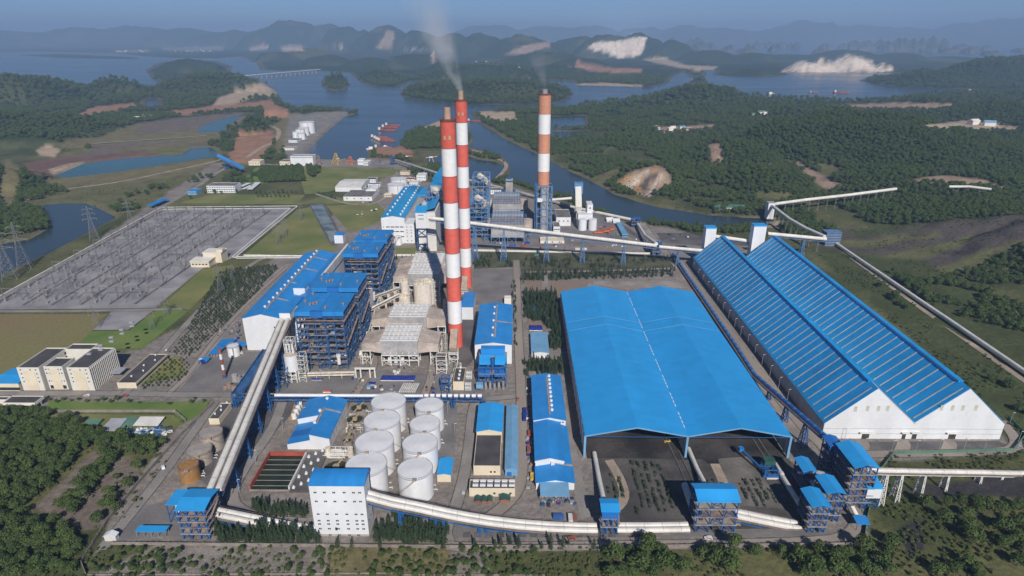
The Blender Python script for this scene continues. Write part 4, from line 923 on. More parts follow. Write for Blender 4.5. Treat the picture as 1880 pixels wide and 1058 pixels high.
# ------------------------------------------------------------------ conveyor galleries
def curve_pts(pts): return [Vector(p) for p in pts]
def gallery(name, label, pts, w=4.2, hgt=2.6, lanes=1, gap=1.2, truss=2.6, cover=None, steel=None, supports=(), group=None, sup_kind='bent', floor=True):
    """covered belt conveyor along the line of its floor: cover(s), floor, truss and supports"""
    t = thing(name, label, 'conveyor', (0, 0, 0), 0, group); cover = cover or M_CONVG; steel = steel or M_STEELB
    P = curve_pts(pts); tot = lanes*w+(lanes-1)*gap
    def side(i):
        d = P[min(i+1, len(P)-1)]-P[max(i-1, 0)]; d.z = 0; d.normalize(); return Vector((d.y, -d.x, 0))
    S = [side(i) for i in range(len(P))]
    for k in range(lanes):
        off = -tot/2+w/2+k*(w+gap); b = MB(); prof = [(-w/2, 0), (-w/2, hgt*.55), (-w*.3, hgt*.92), (0, hgt), (w*.3, hgt*.92), (w/2, hgt*.55), (w/2, 0)]; n = len(prof)
        vs = [p+s*(off+u)+Vector((0, 0, z+.35)) for p, s in zip(P, S) for u, z in prof]
        fs = [(i*n+j, i*n+j+1, (i+1)*n+j+1, (i+1)*n+j) for i in range(len(P)-1) for j in range(n-1)] + [tuple(range(n)), tuple((len(P)-1)*n+j for j in range(n))]
        b.add(vs, fs); c = b.build('cover', cover, t)
        rb = MB()
        for i in range(len(P)-1):
            L = (P[i+1]-P[i]).length; m = max(1, int(L/9))
            for q in range(m):
                p = P[i].lerp(P[i+1], (q+.5)/m); s = S[i]
                for (u, z), (u2, z2) in zip(prof[1:-2], prof[2:-1]): rb.bar(p+s*(off+u*1.01)+Vector((0,0,z*1.01+.36)), p+s*(off+u2*1.01)+Vector((0,0,z2*1.01+.36)), .25, .15)
        rb.build('seam', M_GREYW, c)
    if floor:
        b = MB(); vs = [p+s*u+Vector((0, 0, z)) for p, s in zip(P, S) for u, z in ((-tot/2-1.3, .0), (tot/2+1.3, .0), (tot/2+1.3, .33), (-tot/2-1.3, .33))]
        fs = [(i*4+j, i*4+(j+1) % 4, (i+1)*4+(j+1) % 4, (i+1)*4+j) for i in range(len(P)-1) for j in range(4)]+[(3,2,1,0), tuple((len(P)-1)*4+j for j in range(4))]
        b.add(vs, fs); fl = b.build('walkway', M_CONVD, t)
        rl = MB()
        for sg in (-1, 1):
            for i in range(len(P)-1):
                a = P[i]+S[i]*sg*(tot/2+1.2); c = P[i+1]+S[i+1]*sg*(tot/2+1.2); rl.bar(a+Vector((0,0,1.3)), c+Vector((0,0,1.3)), .1)
        rl.build('railing', M_BROWN, fl)
    if truss:
        b = MB()
        for sg in (-1, 1):
            for i in range(len(P)-1):
                a = P[i]+S[i]*sg*(tot/2); c = P[i+1]+S[i+1]*sg*(tot/2); dn = Vector((0, 0, -truss)); b.bar(a+dn, c+dn, .4, .5); b.bar(a+Vector((0,0,-.2)), c+Vector((0,0,-.2)), .4, .5)
                m = max(1, int((c-a).length/4.5))
                for q in range(m):
                    u = a.lerp(c, q/m); v = a.lerp(c, (q+1)/m); b.bar(u+dn, v, .22) if q % 2 else b.bar(u, v+dn, .22); b.bar(v+dn, v, .2)
        b.build('truss', steel, t)
    for sp in supports:
        f, sl = sp[0], sp[1]; ms = sp[2] if len(sp) > 2 else steel
        Ls = [(P[i+1]-P[i]).length for i in range(len(P)-1)]; D = f*sum(Ls); i = 0
        while i < len(Ls)-1 and D > Ls[i]: D -= Ls[i]; i += 1
        p = P[i].lerp(P[i+1], min(1, D/Ls[i])); s = S[i]; zt = p.z-truss-.1
        if zt < 1: continue
        al = Vector((-s.y, s.x, 0)); b = MB()
        dep = max(.7, zt*sl)
        top = [p+s*(tot/2)*a+al*(.5)*c for a, c in ((-1,-1),(1,-1),(1,1),(-1,1))]
        bot = [p+s*(tot/2+zt*.06)*a+al*dep*c for a, c in ((-1,-1),(1,-1),(1,1),(-1,1))]
        n = max(2, int(zt/4))
        rows = []
        for q in range(n+1): rows.append([Vector((*(bot[j].lerp(top[j], q/n)).to_2d(), zt*q/n)) for j in range(4)])
        for A, B in zip(rows[:-1], rows[1:]):
            for j in range(4): b.bar(A[j], B[j], .45); b.bar(A[j], B[(j+1) % 4], .22); b.bar(A[(j+1) % 4], B[j], .22); b.bar(B[j], B[(j+1) % 4], .25)
        b.build('trestle', ms, t)
    return t
def line3(p0, p1, n=6, sag=0):
    p0 = Vector(p0); p1 = Vector(p1); return [p0.lerp(p1, i/n)-Vector((0, 0, sag*4*(i/n)*(1-i/n))) for i in range(n+1)]
# the twin inclined galleries
a0 = G(393, 903, 17); a1 = Vector(((HH[0]+HH[1])/2, 491.5, HH[2]+.4))
gallery('inclined_conveyor', 'long twin inclined white galleries climbing from the corner transfer tower to the turbine hall bunker', line3(a0, a1, 12), 3.6, 2.4, 2, 1.3, 3.2,
        supports=[(.12,.05),(.26,.08),(.40,.12),(.54,.16),(.68,.2),(.80,.22),(.9,.22)], steel=M_STEELB)
# transfer towers
def tower(label, l, r, yb, yt, depth, axis='x', rise=1.2, name='transfer_tower', levels=4, roof=None, steel=None, group='blue roofed conveyor transfer towers', skirt=0, y=None, zb=0):
    a = G(l, yb); b = G(r, yb); x0, x1, y0 = a.x, b.x, a.y; H = HT((l+r)/2, yb, yt); y1 = y0+depth; steel = steel or M_STEELB
    t = thing(name, label, 'transfer tower', (0, 0, 0), 0, group); zs = [H*k/levels for k in range(1, levels+1)]
    frame_mesh(x0, x1, y0, y1, 0, zs, 3, 2, .55).build('steel_frame', steel, t)
    for k, z in enumerate(zs[:-1]):
        MB().box(x0-.9, x1+.9, y0-.9, y1, z-.15, z+.1).build('platform', M_WALK if k % 2 == 0 else M_BROWN, t)
    rr = random.Random(int(l+yb))
    for k in range(12):
        z = zs[rr.randrange(0, levels-1)]+.11 if rr.random() < .8 else .1; x = rr.uniform(x0+.5, x1-2); yy = rr.uniform(y0+.6, y1-2); MB().box(x, x+rr.uniform(1, 3), yy, yy+1.5, z, z+rr.uniform(.8, H/levels*.7)).build('machinery', M_DARK, t)
    c = MB().bar((x0+(x1-x0)*.6, y0+depth*.5, H*.9), (x0+(x1-x0)*.4, y0+depth*.5, H*.3), 1.6).bar((x0+(x1-x0)*.3, y0+depth*.3, H*.75), (x0+(x1-x0)*.55, y0+depth*.6, H*.2), 1.4); c.build('chute', M_GREY, t)
    st = MB(); zz = [0]+zs
    for k in range(levels-1): s = 1 if k % 2 else -1; st.bar((x1+1.2, y0+depth*(.5-.35*s), zz[k]), (x1+1.2, y0+depth*(.5+.35*s), zz[k+1]), 1.0, .25)
    st.build('stair', M_BROWN, t)
    rf = MB(); gable_roof(rf, x0, x1, y0, y1, H, H+rise, axis, 1.0, .3); rf.build('roof', roof or M_BLUE2, t)
    if skirt: MB().box(x0-.3, x1+.3, y0-.3, y1+.3, H-skirt, H-.02).build('cladding', M_BLUEF, t)
    return t, (x0, x1, y0, y1, H)
tw1, T1 = tower('corner transfer tower where the twin inclined galleries start, blue roof over open steel', 338, 386, 990, 936, 16, 'x', 1.5, levels=5)
b = G(312, 917, 12); t = thing('lean_to_shed', 'blue roofed lean-to attached behind the corner transfer tower', 'shed')
x0 = G(311, 917, 13).x; MB().box(x0, T1[0]-.5, T1[3]-4, T1[3]+9, 13, 13.4).build('roof', M_BLUE2, t); frame_mesh(x0+.5, T1[0]-1, T1[3]-3.5, T1[3]+8.5, 0, [6, 12.9], 3, 1, .4).build('frame', M_STEELB, t); MB().box(x0+1, T1[0]-1.2, T1[3]+2, T1[3]+8, 0, 11).build('wall', M_CREAMW, t)
flat = thing('open_shed', 'low blue roofed open shed on the gravel corner by the boundary wall', 'shed')
q = M5(250, 306, 986, 977, 968); MB().box(q[0], q[1], q[2], q[3]+1, q[4], q[4]+.3).build('roof', M_BLUE2, flat); frame_mesh(q[0]+.5, q[1]-.5, q[2]+.5, q[3], 0, [q[4]-.1], 4, 1, .3, False).build('frame', M_GREY, flat)
# tall white transfer building
SX0, SX1, SY0, SY1, SH = -116.3, -83.0, 272.0, 283.5, 34.7
def white_tower():
    t = thing('transfer_building', 'tall white transfer building with rows of tiny paired windows and curved blue roof', 'transfer building')
    SXa = G(580, 985).x; SXb = G(678, 985).x
    MB().box(SXa, SXb, SY0, SY1, 0, SH).build('wall', M_WHITE, t); prof = [(SY0-.3, SH+.02)]
    for i in range(9): f = i/8; prof.append((SY0-.3+(SY1-SY0+.6)*f, SH+.5+1.9*math.sin(math.pi*min(f*.62+.0, 1)) ))
    prof.append((SY1+.3, SH+.02)); MB().prism(prof, SXa-.3, SXb+.3, 'x').build('roof', M_BLUE, t)
    pl = []; W = SXb-SXa
    for zz in (30.3, 24.3, 15.5, 11.0, 8.6, 5.3, .9):
        for k, f in enumerate((.10, .27, .44, .63, .80, .91)):
            if zz == .9 and k in (0, 5): continue
            for d in (-.42, .42): pl.append((SXa+W*f+d, SY0, zz))
    windows(t, pl, .68, .95)
    p2 = [(SXb, SY0+3+4*k, z) for z in (27, 18, 9) for k in range(2)]; o = windows(t, p2, .8, 1.0, 'x')
    MB().box(SXa+W*.38, SXa+W*.42, SY0-.15, SY0+.1, 4.2, 6.2).build('door', M_GLASS, t); MB().box(SXa-.03, SXb+.03, SY0-.06, SY0-.01, 0, 1.4).build('plinth', M_CONC, t)
    return SXa, SXb
SXa, SXb = white_tower()
zz = lambda px, py, y=278: (ray(px, py)[0]*y/ray(px, py)[1], y, ZAT(y, px, py))
gallery('enclosed_conveyor', 'twin white conveyor running from the corner transfer tower into the tall white building', [zz(390, 941, 281), zz(440, 951), zz(520, 967), (SXa+.1, 277, ZAT(277, 577, 977))], 3.0, 1.9, 2, .6, 2.2, supports=[(.2,.1),(.45,.1),(.7,.1)])
gallery('enclosed_conveyor', 'twin white conveyor sagging down from the tall white building to the ground level line', [(SXb, 277.8, ZAT(277.8, 674, 912)), zz(720, 924), zz(770, 934), zz(820, 945), zz(860, 952.5), zz(900, 959), zz(950, 965), zz(1010, 969.5), zz(1060, 971.5), zz(1096, 972)], 3.2, 2.0, 2, .6, 2.2,
        supports=[(.14,.02),(.3,.05),(.33,.05),(.49,.04),(.52,.04),(.66,.05)])
gallery('enclosed_conveyor', 'level twin white conveyor between the small blue transfer house and the wide blue one', [zz(1132, 971), zz(1200, 971), zz(1264, 970)], 3.2, 2.0, 2, .6, 1.5, supports=[(.3,.1),(.6,.1)])
gallery('enclosed_conveyor', 'twin white conveyor sloping from the wide blue transfer house to the yard towers', [zz(1348, 945, 284), zz(1400, 956, 284), zz(1468, 969, 283)], 3.4, 2.2, 2, .6, 2.2, supports=[(.35,.1),(.6,.1),(.85,.1)])
tower('small upright blue transfer house astride the ground level conveyor west of the wide one', 1104, 1132, 981, 938, 9, 'x', 1.0, levels=3, skirt=6)
tower('wide blue roofed transfer house at the mouth of the coal yard', 1276, 1347, 977, 920, 14, 'x', 2.2, levels=4)
tower('yard transfer tower nearest the front road, narrow blue roof, joined to the twin conveyor', 1482, 1512, 978, 930, 14, 'y', 1.4, levels=4)
tower('low blue roofed yard transfer tower between its two taller neighbours', 1508, 1537, 958, 905, 14, 'y', 1.4, levels=4)
tower('small blue roofed yard transfer tower at the end of the eastern stacker belt', 1468, 1489, 905, 865, 12, 'y', 1.2, levels=3)
tower('tallest yard transfer tower, big ridged blue roof, feeding the white conveyor to the east', 1552, 1592, 934, 858, 22, 'y', 2.2, levels=6)
tower('slim blue roofed drive tower at the head of the alley conveyor', 1510, 1530, 885, 818, 9, 'y', 1.0, levels=5, roof=M_BLUEF)
t = thing('drive_house', 'small white fronted drive house with sloping blue roof hung on the tallest yard tower', 'drive house')
q = G(1584, 935); MB().box(q.x, q.x+8.5, q.y, q.y+10, 8, 15).build('wall', M_WHITE, t); MB().prism([(q.y-.5, 15.02), (q.y+10.5, 17.5), (q.y+10.5, 17.9), (q.y-.5, 15.4)], q.x-.4, q.x+8.9, 'x').build('roof', M_BLUE2, t); frame_mesh(q.x+.3, q.x+8.2, q.y+.3, q.y+9.5, 0, [4, 7.9], 1, 1, .4).build('frame', M_STEELB, t)
t = thing('open_shed', 'small tilted blue roof shed below the yard towers at the eastern corner', 'shed')
q = G(1566, 968); MB().prism([(q.y-3, 4.5), (q.y+3, 5.6), (q.y+3, 5.9), (q.y-3, 4.8)], q.x, q.x+7.5, 'x').build('roof', M_BLUE, t); frame_mesh(q.x+.4, q.x+7.1, q.y-2.5, q.y+2.5, 0, [4.5], 1, 1, .25, False).build('frame', M_STEELB, t)
# belts of the coal yard
def tube_line(name, label, pts, r, m=None, group=None, legs=0, n=10):
    t = thing(name, label, 'conveyor', (0, 0, 0), 0, group); P = [Vector(p) for p in pts]
    MB().tube(P, r, n).build('cover', m or M_CONVG, t, True)
    if legs:
        for p, q in zip(P[:-1], P[1:]):
            k = max(1, int((q-p).length/legs))
            for i in range(k):
                w = p.lerp(q, (i+.5)/k); zt = w.z-r*.6
                if w.z-r > .4: MB().bar((w.x-.8, w.y, 0), (w.x-.5, w.y, zt), .3).bar((w.x+.8, w.y, 0), (w.x+.5, w.y, zt), .3).bar((w.x-.75, w.y, zt-.2), (w.x+.75, w.y, zt-.2), .3).build('trestle', M_GREY, t)
    return t
YB = 'covered belts in the coal yard'
def gz(px, py, z): return G(px, py, z)
tube_line('yard_conveyor', 'white covered belt along the west edge of the coal yard', [gz(1091,832,1.5), gz(1100,880,4), gz(1112,934,9)], 1.5, legs=8, group=YB)
tube_line('yard_conveyor', 'short white covered belt feeding the wide blue transfer house from the middle rails', [gz(1257,891,2), gz(1264,912,4), gz(1271,930,6)], 2.1, legs=5, group=YB)
tube_line('yard_conveyor', 'white covered belt from the central shed column to the wide blue transfer house', [gz(1264,824,1.5), gz(1280,862,3), gz(1303,905,8)], 1.5, legs=8, group=YB)
tube_line('yard_conveyor', 'short upper white belt section beside the stacker', [gz(1424,852,1.8), gz(1436,873,2.2)], 1.7, legs=5, group=YB)
tube_line('yard_conveyor', 'white belt running from the stacker to the front yard tower', [gz(1436,875,2), gz(1452,900,3.5), gz(1468,925,7)], 1.6, legs=6, group=YB)
tube_line('yard_conveyor', 'white belt linking two of the yard transfer towers', [gz(1476,868,8), gz(1497,892,9)], 1.4, group=YB)
tube_line('yard_conveyor', 'stub of white belt beneath the tallest yard tower', [gz(1564,930,6), gz(1577,955,1.5)], 1.3, group=YB)
tube_line('yard_conveyor', 'grey belt crossing between the small tower and the tallest yard tower', [gz(1488,865,9), gz(1525,872,10)], 1.3, M_DUCT, group=YB)
al = [gz(1236,468,2), gz(1262,507,2), gz(1300,562,2), gz(1345,628,2.5), gz(1385,690,4)]+[Vector((gz(1385,690,4)).lerp(gz(1516,805,24), f)) for f in (.25, .5, .75, 1)]
gallery('alley_conveyor', 'dark blue conveyor in the alley between the two sheds, climbing to its drive tower', al, 2.6, 2.2, 1, 0, 1.8, cover=M_BLUEF, supports=[(.62,.04),(.72,.08),(.80,.12),(.87,.14),(.94,.16)])
e0 = G(1592, 862, 20); ey = T1[2]
def zy(px, py, y): return (ray(px, py)[0]*y/ray(px, py)[1], y, ZAT(y, px, py))
yE = G(1645, 918).y+3
tp_ = [zy(1590, 865, yE-6)]+[zy(px, pt, G(px, pb).y) for px, pt, pb in ((1628, 866.5, 923), (1655, 867, 917), (1697, 868, 908), (1740, 868.5, 898), (1800, 869.5, 885), (1838, 870.5, 878))]+[zy(1920, 872, yE+28), zy(2300, 882, yE+44)]
tl_ = [0]
for p, q in zip(tp_[:-1], tp_[1:]): tl_.append(tl_[-1]+(Vector(q)-Vector(p)).length)
gallery('trestle_conveyor', 'long white conveyor on pale lattice trestles leaving the yard to the east', tp_, 3.0, 2.0, 1, 0, 1.0, steel=M_WSTEEL, supports=[(tl_[i]/tl_[-1], .07 if i < 3 else .05) for i in range(1, 8)])
# far conveyors
gallery('enclosed_conveyor', 'long white conveyor sloping from the far plant behind the chimneys to the storage shed', [zy(787,402,735), zy(1000,428,728), zy(1205,453,722)], 4.2, 3.0, 1, 0, 2.5, steel=M_STEELL, supports=[(.52,.1),(.68,.1),(.86,.12),(.33,.1),(.2,.1)])
gallery('enclosed_conveyor', 'last stretch of white conveyor entering the western gable end of the storage shed', [zy(1210,455,722), zy(1300,463,715)], 4.0, 2.8, 1, 0, 2.0, steel=M_STEELL, supports=[(.4,.1)])
gallery('enclosed_conveyor', 'white conveyor linking the tops of the two head towers behind the storage shed', [zy(1313,436,735), zy(1390,447,735)], 4.0, 3.2, 1, 0, 1.5)
gallery('enclosed_conveyor', 'white conveyor between the storage shed head tower and the louvred hillside house', [zy(1409,431,740), zy(1516,441,745)], 4.2, 3.2, 1, 0, 1.8, steel=M_STEELL, supports=[(.62,.12)])
for l, r, yb, yt, lab in ((1297,1316,480,420,'western'), (1385,1408,478,416,'eastern')):
    t = thing('head_tower', 'white conveyor head tower with blue cap at the %s ridge of the storage shed' % lab, 'head tower', (0,0,0), 0, 'head towers of the storage shed')
    y = 722; x0 = zy(l, yt, y)[0]; x1 = zy(r, yt, y)[0]; z = ZAT(y, l, yt); MB().box(x0, x1, y, y+11, 0, z).build('wall', M_WHITE, t); MB().box(x0-.4, x1+.4, y-.4, y+11.4, z+.02, z+1.2).build('roof', M_BLUE2, t)
t = thing('louvred_house', 'blue louvred transfer house on the slope east of the storage shed', 'transfer house'); q = M5(1514, 1541, 452, 428, 424)
MB().box(q[0], q[1], q[2], q[2]+14, 0, q[4]).build('wall', M_STEEL, t); bb = MB()
for i in range(8): bb.box(q[0]-.15, q[1]+.15, q[2]-.15, q[2]-.02, q[4]*i/8+.3, q[4]*i/8+.9)
bb.build('louvre', M_GREYW, t); MB().box(q[0]-.4, q[1]+.4, q[2]-.4, q[2]+14.4, q[4]+.02, q[4]+.6).build('roof', M_STEELL, t)
pp_ = [G(1535, 452).lerp(G(1990, 765), i/24) for i in range(31)]; pz_, _q = height(np.array([p.x for p in pp_]), np.array([p.y for p in pp_]))
tube_line('pipe_conveyor', 'white pipe conveyor running straight down the scrub beside the storage shed', [(p.x, p.y, float(max(z, 0))+3.2) for p, z in zip(pp_, pz_)], 1.9, legs=14)
tube_line('pipe_conveyor', 'short white conveyor stretch showing above the trees at the quarry cut', [zy(1742,343,1035), zy(1780,343,1030), zy(1820,348,1010)], 2.2, legs=16)
tube_line('pipe_conveyor', 'white conveyor curving from the louvred house up to the hill corner house', [zy(1514,435,760), zy(1480,420,800), zy(1450,403,850), zy(1416,377,930)], 2.4, legs=16)
tube_line('pipe_conveyor', 'white conveyor crossing the wooded hillside to the quarry cut', [zy(1420,375,935), zy(1480,367,960), zy(1560,358,985), zy(1645,347,1020)], 2.4, legs=16)
t = thing('corner_house', 'small white conveyor corner house among trees by the river bend', 'transfer house'); p = zy(1415, 378, 930); MB().box(p[0]-5, p[0]+5, 926, 936, 0, p[2]+5).build('wall', M_WHITE, t); MB().box(p[0]-5.4, p[0]+5.4, 925.6, 936.4, p[2]+5.02, p[2]+5.5).build('roof', M_GREYW, t)
LB = 'long belt lines behind the far plant'
tube_line('enclosed_conveyor', 'white ground conveyor along the river bank to the small blue pivot house', [zy(1040,378,1000), zy(1090,389,960), zy(1166,405,905)], 2.4, M_WHITED, legs=14, group=LB)
tube_line('enclosed_conveyor', 'white conveyor bending from the pivot house down to the long sloping one', [zy(1170,410,885), zy(1185,433,810), zy(1205,448,745)], 2.2, legs=14, group=LB)
tube_line('enclosed_conveyor', 'long grey conveyor running from the coal quay to the far plant', [gz(722,293,8), gz(765,306,12), gz(810,320,14), gz(870,333,10), gz(950,352,6), gz(1000,366,4), gz(1045,378,3)], 2.3, M_DUCT, legs=16, group=LB)
for l, r, yb, yt, lab in ((1160,1174,418,402,'small blue pivot house at the river bank bend of the belt'), (1198,1212,470,448,'blue junction house under the long sloping conveyor'), (717,724,303,290,'pale blue quay tower at the start of the grey conveyor')):
    tower(lab, l, r, yb, yt, 10, 'x', 1.0, levels=3, group='small junction houses of the far belts', roof=M_STEELB)
# ------------------------------------------------------------------ other buildings of the near plant
def H5(name, label, cat, m5, rise=1.5, axis='y', wall=None, roof=None, group=None, c=.5, o=.4):
    x0, x1, y0, y1, h = M5(*m5); return hall(name, label, cat, x0, x1, y0, y1, h, h+rise, axis, wall, roof, 0, group, c, o), (x0, x1, y0, y1, h)
def F5(name, label, cat, m5, wall=None, roof=None, group=None, par=.6):
    x0, x1, y0, y1, h = M5(*m5); return flat_building(name, label, cat, x0, x1, y0, y1, h, wall, roof, group, par), (x0, x1, y0, y1, h)
t, d = H5('gypsum_hall', 'tall white hall with blue ridged roof and five round vents behind the blue filter frame', 'hall', (872.4,939.6,667.7,633,560), 2.2)
m = (d[0]+d[1])/2; vents(t, [(m-1.2, d[2]+12+i*(d[3]-d[2]-24)/4, d[4]+2.0) for i in range(5)], 1.9)
w = MB().box(m+.3, m+1.6, d[2]+10, d[3]-6, d[4]+2.2, d[4]+2.7).bar((m+1.6, (d[2]+d[3])/2, d[4]+2.5), (d[1]+.4, (d[2]+d[3])/2, d[4]+.6), 1.2, .4); w.build('walkway', M_WALK, t)
def filter_house():
    t = thing('filter_house', 'bright blue steel filter house with paired blue hoods in front of the tall white hall', 'filter house')
    a = G(879, 712); b = G(929, 712); x0, x1, y0 = a.x, b.x, a.y; y1 = y0+26; H = HT(904, 700, 650); w = (x1-x0)
    frame_mesh(x0, x1, y0, y1, 0, [H*.25, H*.5, H*.72], 4, 3, .6).build('steel_frame', M_STEELB, t)
    for k, (fx0, fx1, fy, z) in enumerate(((.02,.42,0,.52),(.58,.98,0,.52),(.0,.42,.36,.74),(.58,1.0,.36,.74))):
        MB().prism([(y0+26*fy, H*z-3.0), (y0+26*fy+8, H*z-3.0), (y0+26*fy+8, H*z+1.6), (y0+26*fy, H*z)], x0+w*fx0, x0+w*fx1, 'x').build('hood', M_BLUE2 if k > 1 else M_BLUEF, t)
    MB().box(x0+w*.05, x1-w*.05, y0+19, y0+25, H*.74, H).build('hood', M_BLUE, t)
    MB().box(x0-.5, x1+.5, y0-.6, y0+9, H*.5, H*.5+.3).box(x0-.5, x1+.5, y0+17, y1, H*.73, H*.74).build('platform', M_WALK, t)
    p = MB(); 
    for i in range(6): p.cyl(x0+w*(.1+.16*i), y0-2, 0, 5+(i % 3), 1.1, n=10)
    p.build('pump', M_GREY, t)
    MB().cyl((x0+x1)/2, y0+8, 0, H*.9, 1.2, n=12).build('duct', M_STEELB, t)
    MB().box(x0-1.5, x0+4, y0-8, y0-4, 4, 7.5).build('cabin', M_BLUEL, t)
filter_house()
H5('workshop', 'white windowed building with blue roof peeping out behind the front banded chimney', 'workshop', (848,869,587,564,537), 1.5, 'x')
F5('pump_house', 'small cream block at the back corner of the tall white hall', 'pump house', (926,938.5,559.5,549,544), M_CREAMW, M_CREAMW)
# the row of blue roofed workshops east of the plant road
m = M5(984,1054,899,886.5,857); hC = m[4]; x0C, x1C, y0C, y1C = m[:4]
t = hall('workshop', 'blue roofed workshop at the front of the long row, white gable with small windows', 'workshop', x0C, x1C, y0C, y1C, hC, hC+2.2, group='row of blue roofed workshops')
windows(t, [(x0C+(x1C-x0C)*f, y0C, hC-1.2) for f in (.12,.25,.38,.51,.64,.77)], 1.8, 1.0)
MB().box((x0C+x1C)/2-2, (x0C+x1C)/2+.3, y0C+14, y0C+20, hC+1.9, hC+4.6).build('roof_unit', M_WHITE, t)
MB().bar(((x0C+x1C)/2+.6, y0C+16, hC+2.5), (x1C+.4, y0C+16, hC+.7), 1.3, .5).build('walkway', M_WALK, t)
q = G(992, 911, 5); q2 = G(1046, 911, 5)
t = thing('lean_to_shed', 'pale blue lean-to roof with clutter beneath at the front of the workshop row', 'shed'); MB().prism([(q.y, 4.6), (y0C-.1, 5.6), (y0C-.1, 5.9), (q.y, 4.9)], q.x, q2.x, 'x').build('roof', M_BLUEL, t); frame_mesh(q.x+.3, q2.x-.3, q.y+.3, y0C-.5, 0, [4.5], 5, 1, .25, False).build('frame', M_STEELB, t)
yB1 = G(1005, 775, 9).y; xB1 = G(1038, 857, 9).x
t = hall('workshop', 'long blue roofed workshop in the middle of the row with lower east bay', 'workshop', x0C, xB1-.5, y1C+.2, yB1, 8.8, 11, group='row of blue roofed workshops')
MB().prism([(xB1-.4, 0), (x1C-.5, 0), (x1C-.5, 5), (xB1-.4, 7)], y1C+.2, yB1, 'y').build('side_bay', M_WHITE, t); MB().prism([(xB1-.45, 7.05), (x1C, 5.05), (x1C, 5.35), (xB1-.45, 7.35)], y1C+.2, yB1+.2, 'y').build('bay_roof', M_BLUE, t)
MB().prism([(x0C-.4, 8.4), (xB1-.2, 8.4), (xB1-.2, 9.4), ((x0C+xB1)/2-.3, 11.7), (x0C-.4, 9.4)], y1C-.4, y1C+.15, 'y').build('parapet', M_WHITE, t)
yA1 = G(1003, 690, 10.5).y; MB()
t = hall('workshop', 'rear workshop of the row, blue roof with nine white vents beside its ridge walkway', 'workshop', x0C-.2, x1C-1.2, yB1+.3, yA1, 10.2, 12.6, group='row of blue roofed workshops')
mm = (x0C+x1C-1.4)/2; vents(t, [(mm+2.0, yB1+9+i*(yA1-yB1-14)/8, 12.1) for i in range(9)], 2.0); MB().box(mm-.3, mm+.9, yB1+4, yA1-4, 12.5, 13.1).build('walkway', M_WALK, t)
windows(t, [(x1C-1.2-6+2*i, yB1+.3, 8.7) for i in range(3)], 1.2, .9)
m = M5(869.5,918.7,872.5,857,799); t = flat_building('store_building', 'dark flat roofed cream store in front of the blue gabled bay', 'store', *m[:5], M_CREAM, M_FLAT); windows(t, [(m[1]-6+2.4*i, m[2], 2.6) for i in range(2)], 1.3, 1.2)
yb = G(894, 742, m[4]+3).y; t = hall('store_building', 'blue gabled store bay standing behind the dark flat roofed one', 'store', m[0], m[1]+.3, m[3]+.3, yb, m[4]+2.6, m[4]+4.4, wall=M_CREAM, roof=M_BLUE2)
t, d = H5('pipe_shed', 'long narrow pale blue shed beside the plant road', 'shed', (927.6,950,874,862,745), 1.0, wall=M_BLUEL, roof=M_BLUEL); MB().box(d[0]+1, d[0]+4, d[2]-.1, d[2]+.05, .02, 3).build('door', M_BLUEF, t)
t, d = F5('control_building', 'cream control building with white framed plant on its dark roof, green boxes before it', 'control building', (861.7,945.5,911.5,898,882), M_CREAM, M_FLAT)
g = MB().box(0, 3.4, 0, 1.2, 0, 1.3).build('roof_unit', M_WHITE, t); g.location = (d[0]+2, d[2]+2, d[4]+.2)
copies(g, [(d[0]+2+(i % 6)*4.4, d[2]+2+4*(i//6), d[4]+.2) for i in range(1, 12)], t)
windows(t, [(d[0]+(d[1]-d[0])*f, d[2], 2.4) for f in (.55,.9)], 1.4, 1.2)
for k, (l, r, yb_) in enumerate(((872,882,925),(884,892,925),(895,903.5,925),(916,932,914),(919,936.5,923))):
    x0, x1, y0, y1, h = M5(l, r, yb_, yb_-4.5, yb_-14)
    t = thing('container_hut', ('green roofed rust brown hut, first from the west of five before the control building','green roofed rust brown hut, second from the west before the control building','green roofed rust brown hut, middle of five before the control building','green roofed rust brown hut tucked against the control building wall','green roofed rust brown hut, easternmost and widest before the control building')[k], 'hut', (0,0,0), 0, 'green roofed huts')
    MB().box(x0, x1, y0, y1, 0, h).build('wall', mat('rust_wall', (.27,.12,.08), .8), t); r = MB(); gable_roof(r, x0, x1, y0, y1, h, h+.9, 'y', .2, .2); r.build('roof', M_DKGREEN, t)
H5('valve_hut', 'small cream hut with bright blue roof beside the narrower row of white tanks', 'hut', (803,828,885,872,842), .9, wall=M_CREAM, roof=M_BLUE2)
